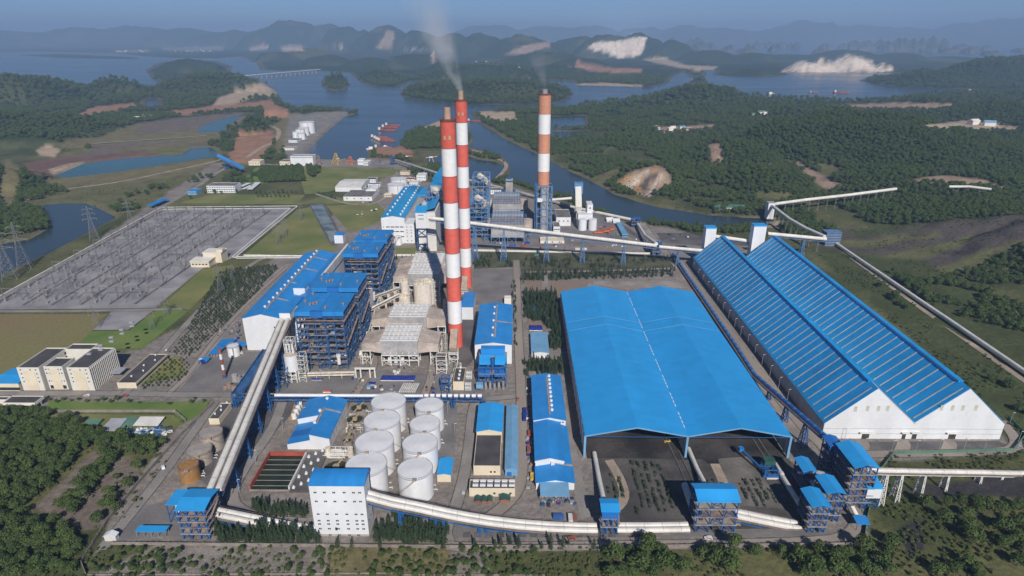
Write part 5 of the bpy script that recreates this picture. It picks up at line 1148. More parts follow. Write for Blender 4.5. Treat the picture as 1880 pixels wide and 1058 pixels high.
# stepped blue hall of the water plant
def stepped_hall():
    t = thing('water_hall', 'stepped white hall with blue roof, one lower blue slope patched darker, beside the white tanks', 'hall')
    p0 = G(528.5, 825); p1 = G(607, 825); y0 = p0.y; x0, x1 = p0.x, p1.x; xm = (ray(567.7, 800)[0]*y0/ray(567.7, 800)[1])
    zl = ZAT(y0, 528.5, 816); zr = ZAT(y0, 608, 806); zp = ZAT(y0, 568, 798); zm = ZAT(y0, 565, 808)
    yb = G(602, 727, zp).y; ym = G(560, 773, zl+3).y
    MB().prism([(x0, 0), (xm-.02, 0), (xm-.02, zm), (x0, zl)], y0, ym-.02, 'y').build('lower_bay', M_WHITE, t)
    MB().prism([(xm, 0), (x1, 0), (x1, zr), (xm, zp)], y0, ym, 'y').build('wall', M_WHITE, t)
    MB().prism([(x0, 0), (x1, 0), (x1, zr), (xm, zp), (x0, zr)], ym+.02, yb, 'y').build('wall', M_WHITE, t)
    L = MB().prism([(x0-.3, zl), (xm-.05, zm), (xm-.05, zm+.3), (x0-.3, zl+.3)], y0-.3, ym-.1, 'y').build('lower_roof', M_BLUE, t)
    f = lambda k: y0+(ym-y0)*k
    MB().prism([(x0-.31, zl+.33), (xm-.06, zm+.33), (xm-.06, zm+.4), (x0-.31, zl+.4)], f(.32), f(.62), 'y').build('roof_patch', M_BLUEF, L)
    MB().prism([(xm-.3, zp+.03), (x1+.3, zr+.03), (x1+.3, zr+.33), (xm-.3, zp+.33)], y0-.3, ym, 'y').build('roof', M_BLUE, t)
    R_ = MB(); gable_roof(R_, x0, x1, ym+.05, yb, zr, zp, 'y', .3, .3, (xm-x0)/(x1-x0)); R_.build('roof', M_BLUE, t)
    w = MB().box(xm+.6, xm+1.9, f(.55), ym+(yb-ym)*.35, zp+.1, zp+.7).bar((xm+1.9, ym+(yb-ym)*.3, zp+.4), (x1, ym+(yb-ym)*.3, zr+.7), 1.3, .4); w.build('walkway', M_WALK, t)
    vents(t, [(xm, f(.55), zp), (xm-.5, ym+4, zp), (xm, ym+(yb-ym)*.8, zp)], 2.0)
    windows(t, [(x1, y0+3+i*7, zr*.55) for i in range(10)], 1.0, zr*.6, 'x', M_GREYW, 'wall_panel', .06)
    return x0, x1, y0, yb
stepped_hall()
def basin():
    t = thing('settling_basin', 'dark water basin with red painted walls and pale dividing lines', 'basin')
    a, b, c2, d2 = G(495, 838), G(554, 838), G(530, 901), G(460, 901); x0, x1, y0, y1 = d2.x, c2.x, a.y-18, a.y; y0 = c2.y
    MB().box(x0, x1, y0, y1, .12, .5).build('water', M_BASIN, t)
    MB().box(x0-.6, x0-.01, y0, y1+.6, 0, 3.6).build('wall', M_REDP, t); MB().box(x0, x1, y1+.01, y1+.6, 0, 3.6).build('wall', M_REDP, t)
    MB().box(x1+.01, x1+.8, y0, y1+.6, 0, 3.2).build('wall', M_WHITED, t); MB().box(x0-.6, x1+.8, y0-.6, y0-.01, 0, .9).build('wall', M_CONCD, t)
    g = MB()
    for i in range(6): y = y0+(y1-y0)*(i+.7)/6.6; g.box(x0, x1, y, y+.22, .51, .7)
    g.build('divider_line', M_CONC, t); return x0, x1, y0, y1
BX = basin()
pl = thing('pump_platform', 'dark concrete pump deck dotted with white pumps beside the red walled basin', 'pump deck')
MB().box(BX[1]+1, BX[1]+14, BX[2]-2, BX[3]+4, .02, 1.2).build('deck', M_YARDD, pl)
pm = MB().box(-.8, .8, -.8, .8, 0, .9).cyl(0, 0, .9, 1.8, .6, n=8).build('pump', M_WHITE, pl); pm.location = (BX[1]+3, BX[2]+1, 1.2)
copies(pm, [(BX[1]+3+(i % 3)*3.6, BX[2]+1+4.2*i*.8, 1.2) for i in range(1, 12)], pl)
def clarifier(label, cx, cy, hw, h=4.5, m=None, group='round clarifier basins'):
    g = G(cx, cy, h); dpt = g.y*_c+(CAM_H-h)*_s; r = hw/F_PX*dpt
    t = thing('clarifier', label, 'clarifier', (g.x, g.y, 0), 0, group)
    b = MB().cyl(0, 0, 0, h, r, n=32, cap=False).cyl(0, 0, 0, h, r-.4, n=32, cap=False); n = 32
    vs = [(q*math.cos(2*math.pi*i/n), q*math.sin(2*math.pi*i/n), h) for q in (r, r-.4) for i in range(n)]; b.add(vs, [(i, (i+1) % n, n+(i+1) % n, n+i) for i in range(n)]); b.build('wall', M_CONCD, t)
    MB().cyl(0, 0, h-1.0, h-.7, r-.42, n=32).build('water', m or mat('algae_water', (.05,.05,.025), .4, .3, .3), t)
    MB().bar((-r*.3, -r*1.05, h+.4), (r*.3, r*1.05, h+.4), 1.1, .35).cyl(0, 0, h-.69, h+.9, r*.28, n=16).build('bridge', mat('sand_bridge', (.45,.36,.22), .8, .15, .3), t)
    return g, r
for a in (('green watered round clarifier nearest the pipe bridge',659,748,15.5),('green watered round clarifier second from the pipe bridge',651.5,769,15.5),('small round mixing basin below the two green clarifiers',646,786,7.5),('small round mixing basin between its twin and the brown one',641.5,797.5,7.5),('brown round basin nearest the corner of the stepped blue hall',637,808,9)): clarifier(*a)
clarifier('wide brown rimmed basin half hidden behind the tall white transfer building', 617, 857, 22, 3.5)
dq = thing('dosing_skid', 'tangle of pale pipes and twin ivory dosing towers behind the wide brown basin', 'dosing plant')
q = G(598, 838); p = MB(); rr = random.Random(3)
for i in range(2): p.cyl(q.x+2+i*15, q.y, 0, 7, 1.8, n=12)
p.build('dosing_tower', M_IVORY, dq); p = MB()
for i in range(14): y = q.y-2+rr.uniform(-3, 4); z = rr.uniform(.8, 5); MB().tube([(q.x+rr.uniform(-2, 4), y, z), (q.x+rr.uniform(10, 18), y, z)], .28, 6).build('pipe', M_WSTEEL, dq)
frame_mesh(q.x+3, q.x+16, q.y-2, q.y+3, 0, [3, 5.5], 4, 1, .35, False, p); p.build('pipe_rack', M_WSTEEL, dq)
pk = thing('pipe_manifold', 'white pipe manifold frames crowded between the clarifiers and the white tanks', 'pipework')
q = G(637, 790); q2 = G(668, 760)
for i in range(26):
    x = rr.uniform(q.x-3, q2.x+1); y = rr.uniform(q.y-4, q2.y); z = rr.uniform(1, 4); l = rr.uniform(2, 6); MB().tube([(x, y, 0), (x, y, z), (x+l, y, z), (x+l, y, 0)], .3, 6).build('pipe', M_WSTEEL, pk)
for k, (px, py) in enumerate(((551,747),(548,753),(544.5,760),(540.5,768))):
    g = G(px, py); t = thing('chemical_tank', 'squat white chemical tank on the orange stained strip, %s from the pipe bridge' % ('first','second','third','fourth')[k], 'tank', (g.x, g.y, 0), 0, 'chemical tanks on the stained strip'); MB().cyl(0, 0, 0, 3.6, 1.9, n=20).cyl(0, 0, 3.6, 4.3, 1.9, .6, n=20).build('shell', M_WHITE, t, True); MB().cyl(0, 0, 4.3, 4.8, .5, n=8).build('cap', M_GREYW, t)
sheet('dirt_yard', [(530,772),(540,742),(556,742),(546,772)], mat('orange_stain', (.42,.26,.12), .9, .25, .15), .07)
t, d = F5('switch_house', 'cream switch house with black flat roof beside the twin galleries', 'switch house', (385,404,779.5,770,741), M_CREAM, M_FLAT); vents(t, [(d[0]+2+(d[1]-d[0])*.3*(i % 2), d[2]+6+i*5, d[4]+.1) for i in range(4)], 1.3)
# pipe bridge across the plant
def pipe_bridge():
    t = thing('pipe_bridge', 'long blue trussed pipe bridge with one fat white pipe across the plant', 'pipe bridge')
    yb = G(700, 748).y; zt = ZAT(yb, 700, 724); xa = zy(430, 722, yb)[0]; xb = zy(888, 722, yb)[0]
    b = MB(); n = 34
    for sy in (-2.2, 2.2):
        for z in (zt-4.2, zt-1.4): b.bar((xa, yb+sy, z), (xb, yb+sy, z), .45)
        for i in range(n):
            u = xa+(xb-xa)*i/n; v = xa+(xb-xa)*(i+1)/n; b.bar((u, yb+sy, zt-4.2), (u, yb+sy, zt-1.4), .28); b.bar((u, yb+sy, zt-4.2 if i % 2 else zt-1.4), (v, yb+sy, zt-1.4 if i % 2 else zt-4.2), .25)
    b.build('truss', M_STEELB, t)
    for i in range(9):
        u = xa+(xb-xa)*i/8; frame_mesh(u-1, u+1, yb-2.2, yb+2.2, 0, [zt*.4, zt-4.3], 1, 1, .45).build('trestle', M_STEELB, t)
    x1 = zy(505, 722, yb)[0]; MB().tube([(x1, yb-1, zt-.6), (xb-45, yb-1, zt-.6)], 1.15, 10).build('pipe', M_WHITE, t, True)
    c = MB()
    for i in range(10): c.tube([(xb-44+i*4.4, yb-1, zt-.3), (xb-41+i*4.4, yb-1, zt-.3)], 1.35, 10)
    c.build('pipe_cover', M_WHITE, t, True)
    MB().tube([(xa, yb+1.3, zt-.9), (xb, yb+1.3, zt-.9)], .6, 8).build('pipe', M_BROWN, t, True)
    return yb, zt
PBY, PBZ = pipe_bridge()
t = thing('steel_rack', 'upright blue lattice rack above the east end of the pipe bridge', 'steel rack'); q = G(811, 723); frame_mesh(q.x, q.x+6, q.y, q.y+5, 0, [5, 10, 14], 1, 1, .5).build('frame', M_STEELB, t); MB().box(q.x+.3, q.x+5.7, q.y+.3, q.y+4.7, 9.8, 10.05).build('platform', M_WALK, t)
t = thing('cable_trestle', 'dark blue cable trestle climbing beside the twin galleries from the pipe bridge', 'cable trestle')
pa = G(436, 722, 12); pb = G(494, 655, 14); frame_mesh(pa.x-5, pa.x+9, pa.y, pa.y+14, 0, [5, 11.5], 3, 2, .5).build('steel_frame', M_STEEL, t)
g = MB()
for k in range(9):
    f = k/8; u = pa.lerp(pb, f); z = 11.5+f*9
    for sx in (-4, 4): g.bar((u.x+sx, u.y, 0), (u.x+sx, u.y, z), .5)
    g.bar((u.x-4, u.y, z), (u.x+4, u.y, z), .4); g.bar((u.x-4, u.y, 0), (u.x+4, u.y, z), .3)
    if k: g.bar((up.x-4, up.y, zp_), (u.x-4, u.y, z), .6, 1.6); g.bar((up.x+4, up.y, zp_), (u.x+4, u.y, z), .6, 1.6); g.bar((up.x, up.y, zp_), (u.x, u.y, z), 6, .2)
    up = u; zp_ = z
g.build('cable_way', M_STEEL, t)
for k in range(2):
    q = G(472+k*20, 712-k*42); t = thing('coal_mill', ('dark machinery frame under the lower twin galleries','dark machinery frame under the upper twin galleries')[k], 'machinery'); frame_mesh(q.x+4, q.x+24, q.y, q.y+26, 0, [5, 10, 15+k*6], 3, 3, .5).build('steel_frame', M_STEEL, t)
    for i in range(6): MB().box(q.x+5+rr.uniform(0, 14), q.x+10+rr.uniform(8, 13), q.y+2+i*4, q.y+4.5+i*4, .1, rr.uniform(2, 9)).build('machinery', M_DARK if i % 2 else M_GREY, t)
# ash silo
def ash_silo():
    t = thing('ash_silo', 'white ash silo on braced legs with a white stair tower, under the boiler house', 'silo')
    g = G(535, 704); dpt = g.y*_c+200*_s; r = 12.5/F_PX*dpt; y = g.y+r; x = zy(535, 665, y)[0]; z0 = ZAT(g.y, 535, 684); z1 = ZAT(g.y, 535, 656)
    MB().cyl(x, y, z0, z1, r, n=32, cap0=True).build('shell', M_WHITE, t, True); MB().cyl(x, y, z1+.02, z1+1.5, r, r*.3, n=32).build('roof', M_DUCTB, t)
    frame_mesh(x-r*.8, x+r*.8, y-r*.8, y+r*.8, 0, [z0*.33, z0*.66, z0-.1], 2, 2, .7).build('leg_frame', M_WSTEEL, t)
    frame_mesh(x+r+.5, x+r+6, y-3, y+4, 0, [z1*k/6 for k in range(1, 7)], 1, 1, .4).build('stair_tower', M_WSTEEL, t)
    frame_mesh(x-3.5, x+3.5, y-1, y+5, z1+1, [z1+1+k*4 for k in range(1, 4)], 2, 1, .4).build('filter_frame', M_WSTEEL, t)
    c = MB()
    for i in range(3): c.cyl(x-2.4+i*2.4, y, z1+1, z1+9, .7, n=8)
    c.build('filter', M_WHITED, t)
ash_silo()
# lime silos between the precipitators
def lime_silo(label, cx, yb, ytop, hw, zb):
    y = G(cx, yb, zb).y; dpt = y*_c+(CAM_H-zb)*_s; r = hw/F_PX*dpt; y += r; x = zy(cx, (yb+ytop)/2, y-r)[0]; z1 = ZAT(y-r, cx, ytop)
    t = thing('lime_silo', label, 'silo', (0,0,0), 0, 'pale lime silos between the precipitators')
    MB().cyl(x, y, 0, z1, r, n=32).build('shell', mat('limewash', (.66,.6,.53), .75, .14, .15, fine=.4, streak=(1,1,.12)), t, True)
    MB().cyl(x, y, z1+.02, z1+1.6, r*.95, r*.4, n=24).build('roof', M_IVORY, t)
    p = MB(); r2 = random.Random(int(cx))
    for i in range(16): a = r2.uniform(0, 6.28); q = r2.uniform(0, r*.9); p.cyl(x+q*math.cos(a), y+q*math.sin(a), z1, z1+r2.uniform(1.5, 4.5), r2.uniform(.3, 1.0), n=8)
    for i in range(8): a = r2.uniform(0, 6.28); p.bar((x+r*math.cos(a)*.9, y+r*math.sin(a)*.9, z1+2), (x-r*math.cos(a)*.5, y+r*.4, z1+3), .4)
    p.build('roof_pipework', M_IVORY, t); return x, y, r, z1
S1 = lime_silo('largest pale lime silo, streaked, beside the third precipitator', 774, 562, 526, 17, 2)
lime_silo('slim tall pale silo behind the low round one, joined to the inclined feeders', 742, 548, 520, 7.5, 8)
lime_silo('low wide pale silo in front of the slim one', 740, 562, 549, 11.5, 2)
lime_silo('pale silo half hidden behind the largest one', 788, 552, 522, 9, 5)
t = thing('stair_tower', 'ivory lattice stair tower at the east side of the lime silos', 'stair tower'); q = G(799, 560); frame_mesh(q.x, q.x+5, q.y, q.y+5, 0, [5*k for k in range(1, 6)], 1, 1, .4).build('frame', M_WSTEEL, t)
for k in range(5): MB().box(q.x+.2, q.x+4.8, q.y+.2, q.y+4.8, 5*k+4.7, 5*k+4.9).build('platform', M_WALK, t)
for lab, a, b in (('inclined ivory feeder from the white block up to the slim silo, the rear of two', (683,547,6), (734,529,22)), ('inclined ivory feeder from the white block up to the slim silo, the front of two', (671,573,3), (733,541,20))):
    gallery('inclined_feeder', lab, line3(G(*a), G(*b), 3), 2.2, 1.6, 1, 0, 1.2, cover=M_CONVG, steel=M_IVORY, supports=[(.3,.06),(.6,.06),(.85,.06)])
x0, x1, y0, y1, h = M5(662,681,576,541,528); flat_building('filter_block', 'plain white block standing between the boiler house and the second precipitator', 'block', x0, x1, y0, y0+16, h, M_WHITE, M_BROWN)
for lab, (px, pt, pb2) in (('front banded chimney', (832.5, 612, 668)), ('rear banded chimney', (852, 505, 541))):
    t = thing('flue_duct', 'brown flue duct on white legs entering the '+lab, 'duct'); g = G(px, pb2); zt = ZAT(g.y, px, pt+28); 
    MB().bar((g.x, g.y+1, zt-2), (g.x-.3, g.y+20, zt+7), 6.2, 5).build('duct', mat('tan_duct', (.42,.33,.26), .8, .15, .2), t)
    frame_mesh(g.x-3.6, g.x+3.6, g.y, g.y+8, 0, [zt*.3, zt*.62, zt-4], 1, 1, .6).build('support_frame', M_WSTEEL, t)
t = thing('stair_tower', 'cream platform tower between the first precipitator and the chimney foot', 'stair tower'); q = G(802, 686); frame_mesh(q.x, q.x+8, q.y, q.y+6, 0, [4, 8, 12, 16], 1, 1, .6).build('frame', M_WSTEEL, t)
for k in range(3): MB().box(q.x+.2, q.x+7.8, q.y-.2, q.y+5.8, 4*k+7.7, 4*k+7.95).build('platform', M_CONVD, t)
t = thing('pipe_portal', 'cream pipe portal bridging the road west of the tarpaulin stacks', 'portal'); q = G(654, 694); q2 = G(689, 694)
for x in (q.x, q.x+4, q2.x-4, q2.x): MB().box(x-.5, x+.5, q.y, q.y+1, 0, 8).build('leg', M_CREAMW, t)
MB().box(q.x-.6, q2.x+.6, q.y-.2, q.y+1.2, 8.02, 9.2).build('beam', M_CREAMW, t)
def stack(label, l, r, yb, yt, bk, m, drape=True):
    x0, x1, y0, y1, h = M5(l, r, yb, yt, bk); t = thing('covered_stack', label, 'covered stack')
    n = 14; vs = []; fs = []; r2 = random.Random(int(l))
    for j in range(5):
        for i in range(n+1):
            e = 1 if 0 < i < n and 0 < j < 4 else .55; vs.append((x0+(x1-x0)*i/n, y0+(y1-y0)*j/4, h*e+r2.uniform(-.15, .2)))
    for j in range(4):
        for i in range(n): a = j*(n+1)+i; fs.append((a, a+1, a+n+2, a+n+1))
    MB().add(vs, fs).build('tarpaulin', m, t); MB().box(x0+.3, x1-.3, y0+.25, y1-.25, .02, h*.5).build('load', M_WHITED, t)
stack('long stack under a dark blue tarpaulin in front of the first precipitator', 698, 761, 700, 697, 688, M_TARP)
stack('short stack under a dark blue tarpaulin beside the road bend', 678, 688.5, 708, 705, 700, M_TARP)
stack('small stack under a pale blue sheet before the short dark blue one', 673, 680, 714.5, 711, 706, M_BLUEL)
stack('flat blue sheet left lying on the yard behind the stepped hall', 571, 592, 699, 697, 694, M_TARP)
stack('red covered stack behind the stepped blue hall', 592, 608, 722, 718, 715, M_REDP)
pp = thing('pipe_stack', 'stack of pale pipes laid on the yard before the long tarpaulin', 'pipe stack'); q = G(733, 721); 
for i in range(9): MB().tube([(q.x+i*1.5, q.y, .6), (q.x+i*1.5+1.5, q.y+13, .6)], .55, 8).build('pipe', M_WSTEEL, pp, True)
t, d = F5('control_building', 'narrow cream block with dark roof and white roof boxes east of the chimney yard', 'control building', (832,852,716.5,702,676), M_CREAM, M_FLAT); vents(t, [((d[0]+d[1])/2, d[2]+4+i*6, d[4]+.1) for i in range(4)], 1.8)
for k, (l, yb_) in enumerate(((855,697),(853.5,718))):
    for j in range(2):
        q = G(l, yb_-j*7); t = thing('transformer', 'white transformer beside the narrow cream block, %s' % ('rear pair, farther','rear pair, nearer','front pair, farther','front pair, nearer')[k*2+(1-j)], 'transformer', (q.x, q.y, 0), 0, 'white transformers'); MB().box(0, 5, 0, 3.2, .3, 2.8).build('tank', M_WHITE, t); rd = MB()
        for i in range(6): rd.box(.2+i*.8, .6+i*.8, -.9, -.02, .6, 2.5)
        rd.build('radiator', M_GREYW, t)
        for i in range(3): MB().cyl(1+i*1.4, 1.6, 2.8, 4.2, .25, .15, n=8).build('bushing', M_BROWN, t)
F5('site_hut', 'small blue flat hut among the dark conifers east of the plant road', 'hut', (968,992,575,572,561), M_BLUEL, M_BLUE)
stack('curved dark blue tarpaulin cover in front of the conifers', 971.5, 996, 608, 605, 596, M_TARP)
H5('site_hut', 'white walled hut with pale blue ridged roof below the conifers', 'hut', (976,1007.5,657,648,611), 1.0, roof=M_BLUEL)
H5('tent', 'small white arched tent at the bottom west corner of the boundary wall', 'tent', (193,214,994,985,978), 1.6, 'y', M_WHITED, M_WHITE)
# striped stack and clutter by the turbine hall gable
def striped():
    g = G(413, 694); t = thing('vent_stack', 'thin red and white striped vent stack on the dark apron', 'stack', (g.x, g.y, 0)); H = HT(413, 694, 640)
    for k in range(5): MB().cyl(0, 0, 3+(H-3)*k/5, 3+(H-3)*(k+1)/5, 1.15, n=14).build('band', M_WHITE if k % 2 else M_REDBR, t, True)
    MB().cyl(0, 0, 0, 2.99, 1.5, n=14).build('base', M_STEEL, t)
striped()
for lab, l, r, yb_, yt_, bk, m_ in (('low blue flat roof beside the gable of the turbine hall, nearer the gable', 427,452,642,636,628, M_BLUE), ('low blue flat roof farther west of the turbine hall gable', 398,424,641,635,623, M_BLUE), ('small blue roof west of the striped vent stack', 384,402,656,650,637, M_BLUE), ('little blue roof by the loop road near the tree nursery', 364,381,668,664,656, M_BLUE)):
    x0, x1, y0, y1, h = M5(l, r, yb_, yt_, bk); t = thing('canopy_shed', lab, 'canopy', (0,0,0), 0, 'blue canopies by the turbine hall'); MB().box(x0, x1, y0, y1, h, h+.35).build('roof', m_, t); frame_mesh(x0+.4, x1-.4, y0+.4, y1-.4, 0, [h-.05], 3, 1, .3, False).build('frame', M_STEEL, t); MB().box(x0+1, x1-1, y0+1.5, y1-1, .02, h*.6).build('load', M_BROWN, t)
t = thing('machinery_yard', 'rusty jumble of tanks and filters on the dark apron below the striped stack', 'machinery'); q = G(405, 722)
for k in range(12): MB().cyl(q.x+rr.uniform(0, 26), q.y+rr.uniform(0, 22), 0, rr.uniform(2, 7), rr.uniform(1, 2.4), n=12).build('vessel', (M_GREY, M_BROWN, M_DUCT)[k % 3], t)
for k in range(16): x, y, z = q.x+rr.uniform(0, 22), q.y+rr.uniform(0, 20), rr.uniform(1, 4); l = rr.uniform(3, 8); MB().tube([(x, y, 0), (x, y, z), (x+l, y, z), (x+l, y, 0)], .3, 6).build('pipe', M_GREY, t)
# ------------------------------------------------------------------ offices on the west side
def facade(t, x0, x1, y, h, nf, n, w, hh, face='y', m=None):
    pl = []
    for f in range(nf):
        for i in range(n):
            u = x0+(x1-x0)*(i+.5)/n; z = h*(f+.55)/nf; pl.append((u, y, z) if face == 'y' else (y, u, z))
    windows(t, pl[:100], w, hh, face, m)
m = M5(134,174.5,717,677,640); oh = m[4]
M_OFW = mat('office_white', (.66,.64,.58), .8, .05, .2)
def office():
    t = thing('office_block', 'cream office complex with two long wings, dark flat roofs and a middle porch block', 'office')
    a = M5(134,174.5,717,677,640); b = M5(44,84,717,677,640); c = M5(86,132,716,677,664); H = a[4]
    for x0, x1, y0, y1, nm in ((a[0], a[1], a[2], a[3], 'wing'), (b[0], b[1], b[2], b[3], 'wing'), (c[0]+2, c[1]-3, c[2]+1, c[2]+16, 'middle_block'), (b[1]+.02, a[0]-.02, c[2]+30, c[2]+40, 'link_block')):
        w = MB().box(x0, x1, y0, y1, 0, H); k = .5
        for q in ((x0, x1, y0, y0+k), (x0, x1, y1-k, y1), (x0, x0+k, y0+k, y1-k), (x1-k, x1, y0+k, y1-k)): w.box(*q, H, H+.9)
        wg = w.build(nm, M_OFW, t); MB().box(x0+k+.01, x1-k-.01, y0+k+.01, y1-k-.01, H, H+.1).build('roof', M_FLAT, wg)
        if nm != 'link_block': MB().box(x0+(x1-x0)*.25, x0+(x1-x0)*.75, y0-.25, y0-.01, 0, H-1.5).build('panel', M_CREAM, wg)
    facade(t, a[2], a[3], a[1], H-.6, 5, 16, 2.6, 1.9, 'x'); facade(t, b[2]+30, b[3], b[1], H-.6, 5, 8, 2.6, 1.9, 'x')
    fr = MB()
    for i in range(17): y = a[2]+(a[3]-a[2])*i/16; fr.box(a[1]+.02, a[1]+.6, y-.35, y+.35, 0, H)
    fr.build('wall_rib', M_OFW, t)
    for x0, x1, yy in ((a[0], a[1], a[2]), (b[0], b[1], b[2])): windows(t, [(x0+(x1-x0)*f, yy-.1, z) for z in (H-1, H-4.5, H-8, H-11.5) for f in (.15,.6,.85)], .9, .9)
    windows(t, [(c[0]+2+(c[1]-c[0]-5)*f, c[2]+.9, z) for z in (H-1.6, H-5, H-12) for f in (.1,.25,.75,.9)], .9, .9); windows(t, [(c[0]+2+(c[1]-c[0]-5)*f, c[2]+.9, 2.2) for f in (.22,.5,.78)], 4.2, 3.0); windows(t, [((c[0]+c[1])/2-.5, c[2]+.9, z) for z in (H-8, H-4.9)], 5.5, 2.0)
    MB().box(a[1]+.7, a[1]+9, a[2]+20, a[2]+30, 3.6, 4.1).build('porch', M_GREYW, t)
    dk = MB().box(0, 3.5, 0, 2, 0, 1.2).build('roof_unit', M_GREYW, t); dk.location = (a[0]+1.5, a[2]+22, H+.11); copies(dk, [(a[0]+1.5+(i % 2)*5, a[2]+22+i*7.5, H+.11) for i in range(1, 9)], t)
office()
t, d = H5('canteen', 'low cream canteen with bright blue roof at the west edge beside the offices', 'canteen', (-12,38,718,704,677), 1.0, 'x', M_CREAM, M_BLUE2); windows(t, [(d[0]+(d[1]-d[0])*f, d[2], 2.0) for f in (.3,.5,.7,.9)], 4.5, 2.6)
t, d = F5('annex_block', 'long low cream annex with dark flat roof running back beside the young plantation', 'annex', (217,252,713,704,651), M_CREAM, M_FLAT); facade(t, d[2], d[3], d[1], d[4], 1, 14, 3.2, 1.6, 'x'); vents(t, [(d[0]+(d[1]-d[0])*(.4+.3*(i % 2)), d[2]+10+i*9, d[4]+.1) for i in range(6)], 1.3)
t, d = F5('gate_house', 'cream open sided gate house with dark flat roof above the dark wood', 'gate house', (8.5,68,752.5,741,728), M_CREAMW, M_FLAT); windows(t, [(d[0]+(d[1]-d[0])*(i+.5)/5, d[2], 2.2) for i in range(5)], 4.4, 3.2); windows(t, [(d[1], d[2]+3+5*i, 2.2) for i in range(3)], 3.6, 3.2, 'x')
F5('gate_house', 'smaller dark roofed annex at the very west edge behind the gate house', 'gate house', (-30,14,741,735,729), M_CREAMW, M_FLAT)
for lab, l, r, yb_, yt_, bk, mm_ in (('small detached green roofed shed, westernmost of the scrap yard', 155,181,783,779.5,771, M_GREEN), ('grey roofed shed in the middle of the scrap yard row', 184,215,796,791,770, M_GREYW), ('green roofed shed between the grey and the white roofs', 216,245,785,781,767.5, M_GREEN), ('white roofed open shed at the east end of the scrap yard', 245,291,786,781.5,767, M_WHITED), ('low green roofed lean-to in front of the scrap yard row', 208,226,793,789.5,782, M_GREEN)):
    x0, x1, y0, y1, h = M5(l, r, yb_, yt_, bk); dx = (G(l+12, bk).x-x0)*0
    t = thing('scrap_shed', lab, 'shed', (0,0,0), 0, 'sheds of the scrap yard'); MB().prism([(y0, h-.2), (y1, h+.8), (y1, h+1.0), (y0, h)], x0, x1, 'x').build('roof', mm_, t); frame_mesh(x0+.4, x1-.4, y0+.4, y1-.4, 0, [h-.4], 3, 1, .25, False).build('frame', M_GREY, t); MB().box(x0+.8, x1-.8, y0+3, y1-.8, .02, h-.5).build('wall', M_GREYW, t)
t = thing('switchyard_house', 'cream two storey switchyard control house standing at the corner of the gravel', 'control house'); q = M5(351,385,491,481,472); MB().box(q[0], q[1], q[2], q[2]+16, 0, q[4]).build('wall', M_CREAM, t); MB().box(q[0]-.8, q[1]+.8, q[2]-.8, q[2]+16.8, q[4]+.02, q[4]+.9).build('roof', M_CREAMW, t); MB().box(q[0]+8, q[1]+8, q[2]+17, q[2]+34, 0, q[4]+5).build('rear_wing', M_CREAM, t); MB().box(q[0]+7.4, q[1]+8.6, q[2]+16.9, q[2]+34.6, q[4]+5.02, q[4]+5.9).build('roof', M_CREAMW, t); MB().box(q[1]+2, q[1]+9, q[2]+20, q[2]+27, q[4]+6, q[4]+9).build('stair_block', M_CREAM, t); windows(t, [(q[0]+3+4*i, q[2], q[4]*.55) for i in range(5)], 2.4, 1.6)
